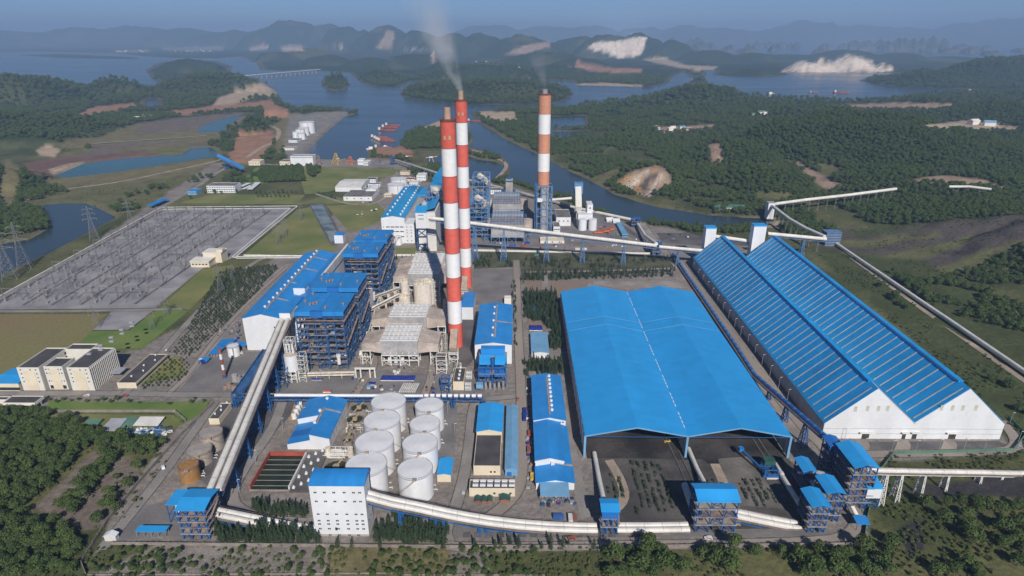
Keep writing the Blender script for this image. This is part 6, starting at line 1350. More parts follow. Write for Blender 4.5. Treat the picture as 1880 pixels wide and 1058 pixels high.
# ------------------------------------------------------------------ the far plant behind the chimneys
def far_plant():
    x0, x1, y0, y1, h = M5(703,745.5,446.5,400,343); 
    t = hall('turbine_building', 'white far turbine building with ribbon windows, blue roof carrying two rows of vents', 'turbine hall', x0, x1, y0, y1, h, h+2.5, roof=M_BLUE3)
    W = x1-x0
    for xx, n in ((.24, 10), (.8, 12)): vents(t, [(x0+W*xx, y0+8+i*(y1-y0-14)/(n-1), h+1.2) for i in range(n)], 2.6)
    windows(t, [(x0+W*f, y0, z) for z in (h*.64, h*.46, h*.26) for f in (.27,.47,.66,.86)], 5.0, 1.3); windows(t, [(x0+W*.08, y0, h*z) for z in (.64,.46,.36,.26,.14)], 1.0, 1.2)
    xa = G(744, 446.5).x; xb = G(763, 446.5).x; hh = HT(753, 446.5, 411); w = MB().box(x1+.02, xb, y0-.5, y0+26, 0, hh); w.build('stair_block', M_WHITE, t)
    windows(t, [(x1+2.5+k*5.5, y0-.5, hh*z) for z in (.84,.68,.54,.36,.14) for k in range(2)], 1.0, 1.4)
    MB().box(x1+.02, x1+9, y0+26.1, y1-2, 0, h*.8).build('side_bay', M_GREYW, t)
    # bunker hall with sweeping blue roof
    x0, y0 = zy(766, 390, 770)[0], 770.0; x1 = zy(790, 390, 770)[0]; z = ZAT(770, 778, 385); y1 = G(790, 324, z).y
    t = thing('bunker_hall', 'long blue roofed bunker hall running behind the front banded chimney', 'hall')
    MB().box(x0, x1+6, y0, y1, 0, z-4).build('wall', M_WHITED, t)
    pr = [(x0-1, z-9), (x0+6, z-4), (x0+14, z+.5), (x1+6.5, z+3.5), (x1+6.5, z+3.0), (x0+14, z), (x0+6, z-4.6), (x0-1, z-9.6)]; MB().prism(pr, y0-.5, y1, 'y').build('roof', M_BLUE3, t)
    MB().box(x1-8, x1+6.6, y0+70, y1-10, z+3.6, z+15).build('penthouse', M_GREYW, t); MB().box(x1-8.4, x1+7, y0+69.6, y1-9.6, z+15.02, z+16).build('penthouse_roof', M_BLUE3, t)
    # tall conveyor head tower
    t = thing('head_tower', 'white head tower with blue cap on tall braced legs left of the front chimney', 'head tower'); g = G(774, 462); xa, xb = zy(764, 420, g.y)[0], zy(784, 420, g.y)[0]
    za, zb = ZAT(g.y, 774, 420), ZAT(g.y, 774, 391); frame_mesh(xa+.5, xb-.5, g.y, g.y+14, 0, [za*.33, za*.66, za-.1], 1, 1, 1.1).build('leg_frame', M_STEEL, t); MB().box(xa, xb, g.y-.3, g.y+16, za, zb).build('wall', M_WHITE, t); MB().prism([(g.y-.6, zb+.02), (g.y+16.4, zb+5), (g.y+16.4, zb+5.6), (g.y-.6, zb+.6)], xa-.4, xb+.4, 'x').build('roof', M_BLUE3, t); windows(t, [((xa+xb)/2, g.y-.3, zb-3), ((xa+xb)/2, g.y-.3, zb-8)], 7, .8)
    # boilers of the far plant
    def far_boiler(lab, l, r, yb, yt, depth, roofed):
        x0 = G(l, yb).x; x1 = G(r, yb).x; y0 = G(l, yb).y; H = ZAT(y0, (l+r)/2, yt); r2 = random.Random(int(l+yt))
        t = thing('boiler_house', lab, 'boiler house', (0,0,0), 0, 'open boilers of the far plant'); zs = [H*k/9 for k in range(1, 10)]
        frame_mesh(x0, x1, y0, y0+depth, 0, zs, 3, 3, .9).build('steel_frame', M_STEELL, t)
        for k, z in enumerate(zs[:-1]): MB().box(x0+.6, x1-.6, y0+.6, y0+4+r2.random()*3, z-.2, z).build('platform', M_BROWN if k % 3 == 0 else M_STEEL, t)
        MB().box(x0+(x1-x0)*.2, x0+(x1-x0)*.75, y0+depth*.3, y0+depth*.85, 4, H*.85).build('furnace', M_STEEL, t)
        MB().bar((x0+(x1-x0)*.35, y0+depth*.4, H*1.0), (x1-1, y0+2, H*.86), 6.5, 5.5).build('duct', M_IVORY, t)
        for k in range(8):
            z = zs[r2.randrange(0, 7)]+.1; xx = r2.uniform(x0+1, x1-7); MB().box(xx, xx+r2.uniform(3, 6), y0+1, y0+4, z, z+r2.uniform(1.5, 3.5)).build('machinery', (M_GREY, M_BROWN, M_DUCT, M_DARK)[k % 4], t)
        if roofed: MB().box(x0-12, x0-1, y0+2, y0+depth, H*.9, H*.93).build('roof', M_BLUE3, t)
    far_boiler('open pale blue steel boiler in front at the right of the rear banded chimney', 864, 896, 439, 366, 36, False)
    far_boiler('open pale blue steel boiler farther back, to the right of the rear banded chimney', 869, 899, 405, 325, 36, False)
    far_boiler('dark boiler steelwork filling the gap between the head tower and the front chimney', 787, 818, 440, 352, 40, True)
    far_boiler('dark boiler steelwork farther back behind the front chimney', 812, 850, 405, 322, 36, True)
    # far precipitators with rounded ends
    for lab, l, r, yb, yt, bk in (('far precipitator with blue roof racks, in front, above the sloping conveyor', 902, 962, 448, 413, 388), ('far precipitator with blue roof racks, behind its twin', 905, 955, 412, 375, 352)):
        x0 = G(l, yb).x; x1 = G(r, yb).x; y0 = G(l, yb).y; H = HT((l+r)/2, yb, yt); y1 = G((l+r)/2, bk, H).y
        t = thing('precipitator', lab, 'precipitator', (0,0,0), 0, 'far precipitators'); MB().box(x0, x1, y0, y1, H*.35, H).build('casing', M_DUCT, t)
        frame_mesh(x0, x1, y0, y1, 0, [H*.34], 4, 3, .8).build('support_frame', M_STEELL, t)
        rk = MB(); n = 10
        for i in range(n+1):
            x = x0+(x1-x0)*i/n; rk.bar((x, y0, H+1.6), (x, y1, H+1.6), .45)
            for j in range(7): rk.bar((x, y0+(y1-y0)*j/6, H), (x, y0+(y1-y0)*j/6, H+2.4), .4)
        for j in range(7): rk.bar((x0, y0+(y1-y0)*j/6, H+2.4), (x1, y0+(y1-y0)*j/6, H+2.4), .5)
        rk.build('roof_rack', M_STEELL, t)
        for k in range(2):
            tr = MB().box(x0+1, x1-1, y0+(y1-y0)*(.22+.45*k), y0+(y1-y0)*(.34+.45*k), H+.02, H+1.6).build('transformer', M_GREYW if k else M_BROWN, t)
        for sx in (-1, 1):
            cx = x0-5 if sx < 0 else x1+5; d = MB(); d.cyl(cx, (y0+y1)/2, H*.45, H*.92, 7, n=16, cap0=True); d.bar((cx, (y0+y1)/2, H*.7), (cx-sx*6, (y0+y1)/2, H*.7), 8, 9); d.build('duct', M_DUCTB, t)
            frame_mesh(cx-4, cx+4, y0+4, y1-4, 0, [H*.44], 1, 1, .7).build('duct_frame', M_STEELL, t)
    t = thing('concrete_tower', 'bare concrete tower with dark head standing on the river side of the far precipitators', 'tower'); g = G(935, 378); x0, x1 = zy(928.5, 350, g.y)[0], zy(941.5, 350, g.y)[0]; z = ZAT(g.y, 935, 330); MB().box(x0, x1, g.y, g.y+12, 0, z).build('wall', M_CONC, t); hd = MB().box(x0-2, x1+2, g.y-1.5, g.y+13, z*.93, z*.96); hd.cyl((x0+x1)/2, g.y+6, z, z+4, 4, n=12); hd.build('head', M_STEEL, t)
    # steelwork round the faded chimney
    t = thing('duct_tower', 'tall blue steelwork and grey duct wrapped round the foot of the faded orange chimney', 'steel tower'); g = G(998, 420); xa, xb = zy(985, 380, g.y-10)[0], zy(1013, 380, g.y-10)[0]; H = ZAT(g.y-10, 998, 342)
    frame_mesh(xa, xb, g.y-12, g.y+9, 0, [H*k/6 for k in range(1, 7)], 3, 2, 1.0).build('steel_frame', M_STEELL, t); MB().box((xa+xb)/2-5, (xa+xb)/2+5, g.y-11, g.y-3, 0, H*.97).build('duct', M_DUCT, t)
    MB().box(xa-3, xa+1, g.y-9, g.y+2, 0, H*1.06).build('stair_shaft', M_STEEL, t); MB().box(xa+1, xa+8, g.y-13, g.y-9, H*.66, H*.74).build('cabin', M_WHITE, t)
    # white crushing plant beside the river
    t = thing('crushing_plant', 'stepped white crushing plant with two silos and a high inclined gallery by the river', 'plant building'); g = G(1073, 424)
    xa, xb = G(1062, 424).x, G(1089, 424).x; y0 = g.y; zf = ZAT(y0, 1075, 404); MB().box(xa, xb, y0+14, y0+34, 0, zf+4).build('wall', M_WHITE, t); MB().box(xa+14, xb+1, y0+24, y0+46, 0, zf+16).build('wall', M_WHITE, t)
    for k in range(2): x = xa+6+k*14.5; MB().cyl(x, y0+6, 0, zf*.98, 6, n=20).build('silo', M_WHITE, t, True)
    MB().bar((xa+2, y0+30, zf+8), (xa+4, y0+70, zf+30), 9, 9).build('inclined_gallery', M_CREAMW, t); MB().box(xa-2, xa+11, y0+66, y0+78, zf+22, zf+38).build('head', M_STEELL, t); MB().box(xa+2, xa+8, y0+60, y0+80, 0, zf+22).build('wall', M_CREAMW, t)
    windows(t, [(xa+14+4*i, y0+14, zf*.7) for i in range(3)], 2, 1.6); windows(t, [(xa+18+5*i, y0+24, zf+11) for i in range(2)], 2, 2)
    tube_line('enclosed_conveyor', 'thin pale bridge conveyor from the duct tower to the head of the crushing plant', [zy(1014, 367, g.y+72), zy(1062, 363, g.y+72)], 2.0, M_CONVG)
    for lab, m5, wm, rm in (('white two storey block between the faded chimney and the crushing plant', (1021,1047.6,415,400,385), M_WHITE, M_FLATG), ('dark topped white shed just right of the faded chimney foot', (1016,1028,428,417,408), M_WHITE, M_FLATG), ('grey blue flat shed stretching along the yard edge by the river belt', (1142,1153,436,431,409), M_BLUEL, M_BLUEL),
        ('low cream roofed shed under the sloping conveyor', (992,1036,447,443,436), M_CREAMW, M_CREAM), ('small white block behind the far precipitators', (900,920,357,350,345), M_WHITE, M_FLATG), ('grey block left of the crushing plant', (1040,1054,398,388,382), M_GREYW, M_FLATG)):
        t, d = F5('plant_building', lab, 'plant building', m5, wm, rm, 'small buildings of the far plant'); windows(t, [(d[0]+(d[1]-d[0])*f, d[2], d[4]*.6) for f in (.2,.5,.8)], 2.2, 1.4)
    for lab, l, r, yb in (('white tent roof in the far yard, nearer the crushing plant', 1114, 1126, 408), ('white tent roof in the far yard, nearer the river belt', 1126, 1138, 410)):
        H5('tent', lab, 'tent', (l, r, yb, yb-3, yb-7), 3, 'x', M_WHITED, M_WHITE, 'tents of the far yard')
far_plant()
# buildings of the lawn beyond, the terminal and the quay
def far_buildings():
    t, d = F5('office_building', 'three storey white office with rows of small windows above the switchyard', 'office', (381,432.6,354.5,342,336), M_WHITE, M_FLATG); facade(t, d[0], d[1], d[2], d[4], 3, 12, 2.6, 1.5)
    for lab, l, r, yb, bk in (('white carport roof beside the far office, the longer one', 453, 464, 351, 338), ('white carport roof beside the far office, the shorter one', 443, 450, 350.5, 343), ('narrow white carport close against the far office', 438, 446, 346, 339)):
        a = G(l, yb); b2 = G(r, yb); c2 = G(l+12, bk); t = thing('carport', lab, 'carport', (0,0,0), 0, 'carports by the far office'); dx = c2.x-a.x; w = b2.x-a.x
        MB().add([(a.x, a.y, 3), (b2.x, a.y, 3), (b2.x+dx+4, c2.y, 3), (a.x+dx+4, c2.y, 3), (a.x, a.y, 3.3), (b2.x, a.y, 3.3), (b2.x+dx+4, c2.y, 3.3), (a.x+dx+4, c2.y, 3.3)], [(0,3,2,1),(4,5,6,7),(0,1,5,4),(1,2,6,5),(2,3,7,6),(3,0,4,7)]).build('roof', M_WHITE, t)
        p = MB()
        for i in range(5): f = i/4; p.bar((a.x+.5+(dx+3)*f, a.y+.5+(c2.y-a.y-1)*f, 0), (a.x+.5+(dx+3)*f, a.y+.5+(c2.y-a.y-1)*f, 3), .3); p.bar((b2.x-.5+(dx+4)*f, a.y+.5+(c2.y-a.y-1)*f, 0), (b2.x-.5+(dx+4)*f, a.y+.5+(c2.y-a.y-1)*f, 3), .3)
        p.build('post', M_GREY, t)
    t, d = F5('warehouse', 'big blank white warehouse with a row of high windows on the quay', 'warehouse', (534.5,576,304.6,287.5,284), M_WHITE, M_GREYW); windows(t, [(d[0]+(d[1]-d[0])*(i+.5)/16, d[2], d[4]*.88) for i in range(16)], 2.0, 1.4)
    for lab, m5, wm, rm, rise in (('wide white roofed warehouse on the pale pad in the lawn', (616,664,352,344,329), M_WHITE, M_WHITED, 3), ('white tent roofed hall behind the long windowed block', (672,691,358,349,342), M_WHITE, M_WHITE, 3)):
        H5('warehouse', lab, 'warehouse', m5, rise, 'x' if rise == 3 and m5[0] == 616 else 'y', wm, rm)
    for lab, m5, wm, rm in (('long white windowed block with grey roof left of the far tanks', (631,683.5,369,362,349), M_WHITE, M_FLATG), ('white block with dark roof recess behind the pale warehouse', (673,690,336,330,326), M_WHITE, M_FLAT), ('low white block left of the far tanks', (676,698,343,339,336), M_WHITE, M_FLATG), ('red roofed low block beyond the far tanks', (735,752,321,316,313.5), M_CREAM, M_REDBR),
        ('long rust roofed shed behind the far tanks', (742,760,333,330,326), M_CREAMW, M_REDBR), ('white block with black openings left of the bunker hall', (765,782,332,323,318), M_WHITE, M_WHITED), ('white block beside the quay conveyor', (768,780,318,313.5,310), M_WHITE, M_FLATG), ('white block close to the bunker hall roof', (752,768,342,336,331), M_WHITE, M_WHITED), ('small cream shelter by the far tanks road', (705,719,362,358,355), M_CREAM, M_CREAMW),
        ('cream quay office below the red bank', (457,478,304,297,293), M_CREAM, M_CREAM), ('cream block left of the blank white warehouse', (514,533,304,297,293), M_CREAM, M_FLATG), ('white quay house near the dredging frame', (657,668,303,294,291), M_WHITE, M_WHITED), ('white quay shed beside the taller quay house', (667,676,304,299,294), M_WHITE, M_WHITED),
        ('small terminal office by the oil tanks', (530,546,262,258,254), M_WHITE, M_GREEN), ('low terminal shed below the oil tanks', (520,540,276,272,269), M_CREAMW, M_FLATG), ('blue gate canopy at the switchyard road', (345,361,358,352,347), M_BLUEL, M_BLUE), ('long house with red roof at the ash pond', (244,271,219,214,211), M_CREAMW, M_REDBR)):
        t, d = F5('block_building', lab, 'building', m5, wm, rm, 'scattered blocks toward the river'); windows(t, [(d[0]+(d[1]-d[0])*(i+.5)/4, d[2], d[4]*.6) for i in range(4)], 2.4, 1.3)
    t = thing('channel_roof', 'long blue roof over the head of the outfall channel by the switchyard', 'roof'); a = G(276, 384); b2 = G(306, 371); MB().bar((a.x, a.y, 6), (b2.x, b2.y, 6), 12, .5).build('roof', M_BLUE, t); p = MB()
    for f in (.05, .35, .65, .95): u = a.lerp(b2, f); p.bar((u.x, u.y, 0), (u.x, u.y, 5.8), .8)
    p.build('post', M_GREY, t)
    gallery('blue_conveyor', 'short steep blue conveyor bridge at the foot of the red bank', [G(402, 288, 22), G(445, 310, 10)], 8, 5, 1, 0, 2, cover=M_BLUE, supports=[(.3,.1),(.7,.1)])
    for lab, px, pb, pt, m_ in (('yellow triangular dredging frame on the quay', 617, 301, 282, M_YELLOW), ('smaller orange lifting frame on the quay', 643, 302, 288, M_ORANGE), ('brown derrick frame beside the blank warehouse', 584, 302, 286, M_BROWN)):
        g = G(px, pb); H = ZAT(g.y, px, pt); t = thing('quay_crane', lab, 'crane', (g.x, g.y, 0), 0, 'lifting frames on the quay'); lattice(MB(), (0, 0, 8, 0), (0, 4, 1.5, H), [H*k/4 for k in range(5)], .5).build('mast', m_, t); MB().box(-7, 7, -5, 5, .02, 3).build('base', M_BROWN, t)
    for lab, px, pb, pt, m_ in (('yellow quay crane with a short jib beside the coal quay conveyor', 792, 298, 287, M_YELLOW), ('orange and white quay crane near the peninsula', 747, 293, 286, M_ORANGE)):
        g = G(px, pb); H = ZAT(g.y, px, pt); t = thing('quay_crane', lab, 'crane', (g.x, g.y, 0), 0, 'lifting frames on the quay'); b = MB()
        for x in (-5, 5): b.bar((x, 0, 0), (x*.5, 0, H*.8), 1.2)
        b.build('leg', m_, t); MB().bar((-12, 0, H*.75), (14, 0, H), 1.5).build('jib', m_, t); MB().box(-4, 4, -3, 3, H*.78, H*.95).build('cabin', M_WHITE, t)
far_buildings()
# crawler cranes and containers in the far yard
for k, (px, py) in enumerate(((1098,429),(1110,427),(1120,424))):
    g = G(px, py); t = thing('mobile_crane', ('orange mobile crane in the far yard, nearest the faded chimney','orange mobile crane in the far yard, middle of three','orange mobile crane in the far yard, nearest the river belt')[k], 'crane', (g.x, g.y, 0), .3*k, 'mobile cranes'); MB().box(-6, 6, -2, 2, .9, 3).build('body', M_ORANGE, t); MB().bar((-5, 0, 3.5), (9, 0, 5.5), 1.4).build('jib', M_REDP, t)
    for sx in (-4, 0, 4): MB().cyl(0, 0, -.4, .4, .9, n=10).build('wheel', M_DARK, t).location = (sx, -1.8, .9)
M_CONT = [mat('container_red', (.35,.08,.05), .6), mat('container_blue', (.04,.12,.35), .6), mat('container_white', (.62,.6,.56), .6), mat('container_brown', (.25,.11,.08), .6), mat('container_green', (.07,.2,.16), .6)]
def container_mesh():
    b = MB().box(-1.22, 1.22, -3.05, 3.05, .1, 2.6)
    for i in range(12): y = -2.9+i*.5; b.box(-1.28, -1.225, y, y+.22, .3, 2.4); b.box(1.225, 1.28, y, y+.22, .3, 2.4)
    for i in range(4): b.box(-1.1+i*.58, -.8+i*.58, -3.12, -3.055, .3, 2.4)
    return b
cb = container_mesh().mesh('freight_container')
CN = [('white',2), ('brown',3), ('blue',1), ('red',0), ('green',4)]
for lab, px, py, rz, ci in (('white freight container standing upright to the front gallery near the workshop row', 1047, 956, 0, 2), ('brown freight container beside the white one near the workshop row', 1055, 956, 0, 3), ('blue freight container with low load by the front gallery', 1025, 952, 1.57, 1), ('small red freight container under the sloping far conveyor', 1036, 463, 0, 0), ('white freight container lying along the far fence road', 1060, 459, 1.57, 2), ('white freight container farther along the far fence road', 1073, 459, 1.57, 2), ('blue freight container behind the pale far precipitators', 940, 452, 1.57, 1), ('orange red freight container stack end at the far yard', 962, 453, 1.57, 0), ('red freight container lying along the plant road verge', 972, 800, 0, 0), ('brown freight container on the road verge beside the second workshop', 971, 830, 0, 3), ('green freight container at the corner of the far lay-down yard', 985, 470, 1.57, 4)):
    g = G(px, py); me2 = cb.copy(); o = link_mesh('freight_container', me2, M_CONT[ci]); o.location = (g.x, g.y, .1); o.rotation_euler = (0, 0, rz); tag(o, lab, 'container', 'freight containers')
# vehicles
def vehicle(name, label, cat, px, py, rz, body_m, L=4.4, W=1.9, Hh=1.5, group=None, truck=False):
    g = G(px, py); t = thing(name, label, cat, (g.x, g.y, .2), rz, group)
    if truck:
        MB().box(-W/2, W/2, L*.28, L/2, .6, Hh).build('cab', body_m, t); MB().box(-W/2, W/2, -L/2, L*.26, 1.0, Hh*.85).build('bed', M_TARP if body_m is not M_YELLOW else M_YELLOW, t); MB().box(-W*.45, W*.45, L*.5, L*.5+.04, Hh*.62, Hh*.92).build('windscreen', M_GLASS, t)
    else:
        MB().prism([(-L/2, .35), (L/2, .35), (L/2, .85), (L*.3, .95), (L*.12, Hh), (-L*.32, Hh), (-L/2, .95)], -W/2, W/2, 'x').build('body', body_m, t)
        MB().prism([(L*.285, .97), (L*.12, Hh-.08), (-L*.31, Hh-.08), (-L*.44, .98)], -W/2-.01, W/2+.01, 'x').build('window', M_GLASS, t)
    for sx in (-1, 1):
        for yy in (-L*.3, L*.32):
            w = MB().tube([(sx*W/2-sx*.12, yy, .36), (sx*W/2+sx*.05, yy, .36)], .36, 10).build('wheel', M_DARK, t)
    return t
vehicle('truck', 'blue covered truck parked on the plant road verge, the rear of two', 'truck', 963.5, 760, 0, M_TARP, 8, 2.5, 3, 'trucks on the road verge', True)
vehicle('truck', 'blue covered truck parked on the plant road verge, the front of two', 'truck', 963, 770, 0, M_TARP, 8, 2.5, 3, 'trucks on the road verge', True)
vehicle('truck', 'yellow truck beside the front workshop', 'truck', 977, 880, 0, M_YELLOW, 6, 2.4, 3, None, True)
vehicle('truck', 'white truck with blue load on the apron west of the turbine hall', 'truck', 372, 667, .8, M_WHITE, 8, 2.5, 3, None, True)
vehicle('car', 'silver car on the loop road beyond the storage shed corner', 'car', 1870, 823, 1.2, M_GREYW, 4.6, 1.9, 1.5)
rr = random.Random(11); CM = [M_WHITE, M_GREYW, M_REDP, M_BLUEL, M_STEEL, M_WHITED, M_DARK]
scrap = vehicle('scrap_car', 'one of the many scrapped cars crowded before the white roofed scrap shed', 'car', 240, 794, .4, M_WHITE, 4.2, 1.8, 1.5, 'scrapped cars')
for k in range(34):
    px, py = (rr.uniform(236, 302), rr.uniform(789, 797)) if k < 24 else (rr.uniform(285, 312), rr.uniform(782, 803)); g = G(px, py)
    c = scrap.copy(); C.objects.link(c); c.location = (g.x, g.y, .2); c.rotation_euler = (0, 0, rr.uniform(0, 3.1)); mm_ = rr.choice(CM)
    for ch in scrap.children:
        d = ch.copy(); C.objects.link(d); d.parent = c
        if ch.name.startswith('body'): d.material_slots[0].link = 'OBJECT'; d.material_slots[0].material = mm_
# stacker in the coal yard
def stacker():
    t = thing('stacker', 'blue stacker reclaimer with green cab parked in the eastern coal yard', 'stacker'); g = G(1412, 878); x, y = g.x, g.y
    MB().bar((x-1, y-1, 3), (x-11, y+22, 5.5), 1.1, 1.0).build('boom', M_STEELB, t); MB().box(x-12.6, x-9.6, y+20.5, y+24, 4.6, 6.8).build('boom_head', M_BLUE, t); frame_mesh(x-3, x+5, y, y+8, 0, [3, 6], 1, 1, .6).build('frame', M_STEELB, t); MB().box(x-2, x+5, y+5, y+10, 6.02, 9).build('cab', M_DKGREEN, t); MB().box(x-4, x+12, y-.6, y+.4, 1, 2.2).build('beam', M_STEELB, t); MB().box(x-2, x+6, y-1.5, y-.7, .2, .9).build('bogie', M_WHITED, t)
stacker()
t = thing('loader', 'yellow loader working in the shade of the open coal shed', 'loader'); g = G(1226, 813); t.location = g; t.scale = (.45, .45, .45); g = Vector((0, 0, 0)); MB().box(g.x-3, g.x+4, g.y, g.y+3, 1, 3.2).build('body', M_YELLOW, t); MB().box(g.x-1, g.x+1.4, g.y+.4, g.y+2.6, 3.2, 4.8).build('cab', M_GLASS, t); MB().box(g.x-5, g.x-3.1, g.y-.4, g.y+3.4, .3, 1.8).build('bucket', M_YELLOW, t)
for dx in (-2, 2.6): MB().tube([(g.x+dx, g.y-.4, .8), (g.x+dx, g.y+3.4, .8)], .8, 10).build('wheel', M_DARK, t)
# ------------------------------------------------------------------ boundary walls, lamps, power lines
def wall_line(name, label, pts, h, w, m, posts=0):
    P = [G(*p) for p in pts]; t = thing(name, label, 'wall' if h > 1.5 else 'fence'); b = MB()
    for p, q in zip(P[:-1], P[1:]): b.bar(p+Vector((0,0,h/2)), q+Vector((0,0,h/2)), w, h)
    b.build('panel', m, t); c = MB()
    for p, q in zip(P[:-1], P[1:]):
        n = max(1, int((q-p).length/6))
        for i in range(n): u = p.lerp(q, i/n); c.box(u.x-.2, u.x+.2, u.y-.2, u.y+.2, 0, h+.3)
    c.build('wall_rib', m, t); return t
wall_line('boundary_wall', 'grey boundary wall down the west side of the plant to the bottom corner', [(392,742),(330,803),(262,880),(200,955),(150,1035),(158,1056)], 2.4, .3, M_CONCD)
wall_line('boundary_wall', 'low boundary wall in the scrub along the front of the plant', [(205,1000),(500,1003),(830,1006),(1200,1005.5),(1585,1001)], 2.0, .3, M_CONCD)
wall_line('boundary_wall', 'kerb wall along the bottom edge of the scrub', [(158,1056),(500,1054.5),(735,1053),(735,1056),(1000,1057)], 0.7, .4, M_CONCD)
wall_line('boundary_wall', 'grey wall below the roadside lawn by the offices', [(75,757),(322,757),(342,774)], 2.2, .3, M_CONCD)
wall_line('boundary_wall', 'green eastern boundary wall from the yard towers to the storage shed', [(1585,1001),(1592,950),(1612,870),(1640,834),(1860,828),(1882,800),(1850,768)], 2.2, .25, M_GREEN)
wall_line('boundary_wall', 'white wall along the near side of the switchyard road', [(448,470),(520,471),(600,472)], 1.8, .3, M_WHITED)
wall_line('boundary_wall', 'pale double pipe wall along the tree row north of the nursery', [(870,461),(1000,463.5),(1195,467)], 2.2, 1.2, M_CONVG)
wall_line('boundary_wall', 'pale wall behind the far row of nursery conifers', [(712,470),(765,470)], 2.2, 1.2, M_CONVG)
def lamp(px, py, label=None, group='street lamps around the sheds', h=10):
    g = G(px, py); t = thing('street_lamp', label, 'street lamp', (g.x, g.y, 0), 0, group); MB().cyl(0, 0, 0, h, .16, .1, n=6).build('pole', M_GREYW, t); MB().bar((0, 0, h), (1.6, 0, h+.2), .25, .2).build('head', M_WHITE, t); return t
L0 = lamp(1273, 497, 'slim street lamp beside the storage shed road')
def more_lamps(pts, label, group):
    for px, py in pts:
        g = G(px, py); c = L0.copy(); C.objects.link(c); c.location = (g.x, g.y, 0); c['label'] = label; c['group'] = group
        for ch in L0.children: d = ch.copy(); C.objects.link(d); d.parent = c
more_lamps([(1240+x/2.9375, 380+y/2.9375+2) for x, y in ((122,376),(145,408),(172,443),(197,480),(225,518),(255,560),(285,603),(318,648),(350,693),(388,738),(427,793),(465,848),(508,908),(555,973),(602,1040))], 'slim street lamp beside the storage shed road', 'street lamps around the sheds')
L0['label'] = 'slim street lamp beside the storage shed road'
more_lamps([(1550,810),(1585,828),(1636,832),(1680,832),(1722,830),(1768,830),(1806,828),(1853,780),(1868,815),(1880,770)], 'slim street lamp on the loop road at the storage shed gable', 'street lamps at the loop road')
more_lamps([(822,760),(838,745),(810,790),(835,800),(520,790),(560,770),(470,850),(440,905),(545,700),(590,700),(660,715),(790,700)], 'slim street lamp between the tanks and inner roads', 'street lamps inside the plant')
def pylon_mesh(H, b0, arms):
    b = MB(); lattice(b, (0, 0, b0, 0), (0, 0, b0*.28, H*.6), [H*.6*k/5 for k in range(6)], .24); lattice(b, (0, 0, b0*.28, H*.6), (0, 0, .4, H), [H*.6+H*.4*k/4 for k in range(5)], .2)
    for z, w in arms:
        for s in (-1, 1): b.bar((0, 0, z), (s*w, 0, z+.4), .3); b.bar((0, 0, z+2), (s*w, 0, z+.4), .25)
    return b
M_GALV = mat('galvanised_steel', (.2,.2,.21), .6, .12, .3)
pm1 = pylon_mesh(46, 5.5, [(28, 8), (35, 7), (41, 5.5)]).mesh('lattice_tower')
def pylon(label, l, r, yb, yt, group='lattice power pylons'):
    g = G((l+r)/2, yb); H = HT((l+r)/2, yb, yt); t = thing('power_pylon', label, 'pylon', (g.x, g.y, 0), .5, group); o = link_mesh('lattice_mast', pm1, M_GALV, t); s = H/46; o.scale = (s, s, s)
    for k in range(6): c = MB().tube([(0, 0, 0), (0, 0, -2)], .25, 6).build('insulator', M_BROWN, t); c.location = ((-1 if k % 2 else 1)*(8,7,5.5)[k//2]*s, 0, ((28,35,41)[k//2]+.2)*s)
for a in (('tall lattice pylon by the pond, western of the tall pair', 10, 30, 513, 420), ('tall lattice pylon by the pond, eastern of the tall pair', 33, 60, 493, 408), ('lattice pylon on the gravel lobe by the dry field', 172, 184, 602, 561), ('lattice pylon on the green strip nearest the plant loop road', 275, 285, 603, 566), ('lattice pylon on the green strip close to the gravel edge', 299, 312, 580, 543), ('lattice pylon by the switchyard house road, nearer the plantation', 401, 412, 535, 486), ('lattice pylon by the switchyard house road, nearer the turbine hall', 424, 432, 517, 486), ('lattice pylon on the triangular lawn, front one', 507, 516, 448, 411), ('lattice pylon on the triangular lawn, middle one', 519, 528, 436, 400), ('lattice pylon on the triangular lawn beside the channel', 550, 557, 405, 372), ('lattice pylon beyond the pond bank, west', 168, 180, 440, 378), ('lattice pylon beyond the pond bank, east', 238, 248, 420, 368), ('lone lattice mast in the wooded hills across the river', 1406, 1412, 335, 297)): pylon(*a)
# switchyard gantries and posts
gm = MB()
for s in (-9, 9):
    lattice(gm, (s, 0, .8, 0), (s, 0, .35, 13), [13*k/5 for k in range(6)], .13)
    gm.bar((s, 0, 13), (s, 0, 17), .1)
for z in (12.2, 13.2): gm.bar((-9, -.4, z), (9, -.4, z), .13); gm.bar((-9, .4, z), (9, .4, z), .13)
for i in range(12): gm.bar((-9+1.5*i, -.4, 12.2 if i % 2 else 13.2), (-7.5+1.5*i, .4, 13.2 if i % 2 else 12.2), .09)
gme = gm.mesh('gantry')
A0, B0, C0 = G(296, 386), G(533, 384), G(283, 564); D0 = G(-30, 567)
def SW(u, v):  # u along the front from west to east, v from front to back
    a = D0.lerp(C0, u); b = A0.lerp(B0, u); return a.lerp(b, v)
ins = MB().cyl(0, 0, 0, 2.6, .25, .22, n=6)
for k in range(5): ins.cyl(0, 0, 2.6+k*.6, 2.9+k*.6, .34, .2, n=8)
ins = ins.mesh('insulator_post')
brk = MB().box(-.9, .9, -.5, .5, .02, 1.8)
for i in (-.6, 0, .6): brk.cyl(i, 0, 1.8, 4.8, .26, .18, n=6)
brk.bar((-.8, 0, 4.8), (.8, 0, 4.8), .3); brk = brk.mesh('circuit_breaker')
rot = math.atan2((C0-D0).y, (C0-D0).x)
gr = random.Random(7)
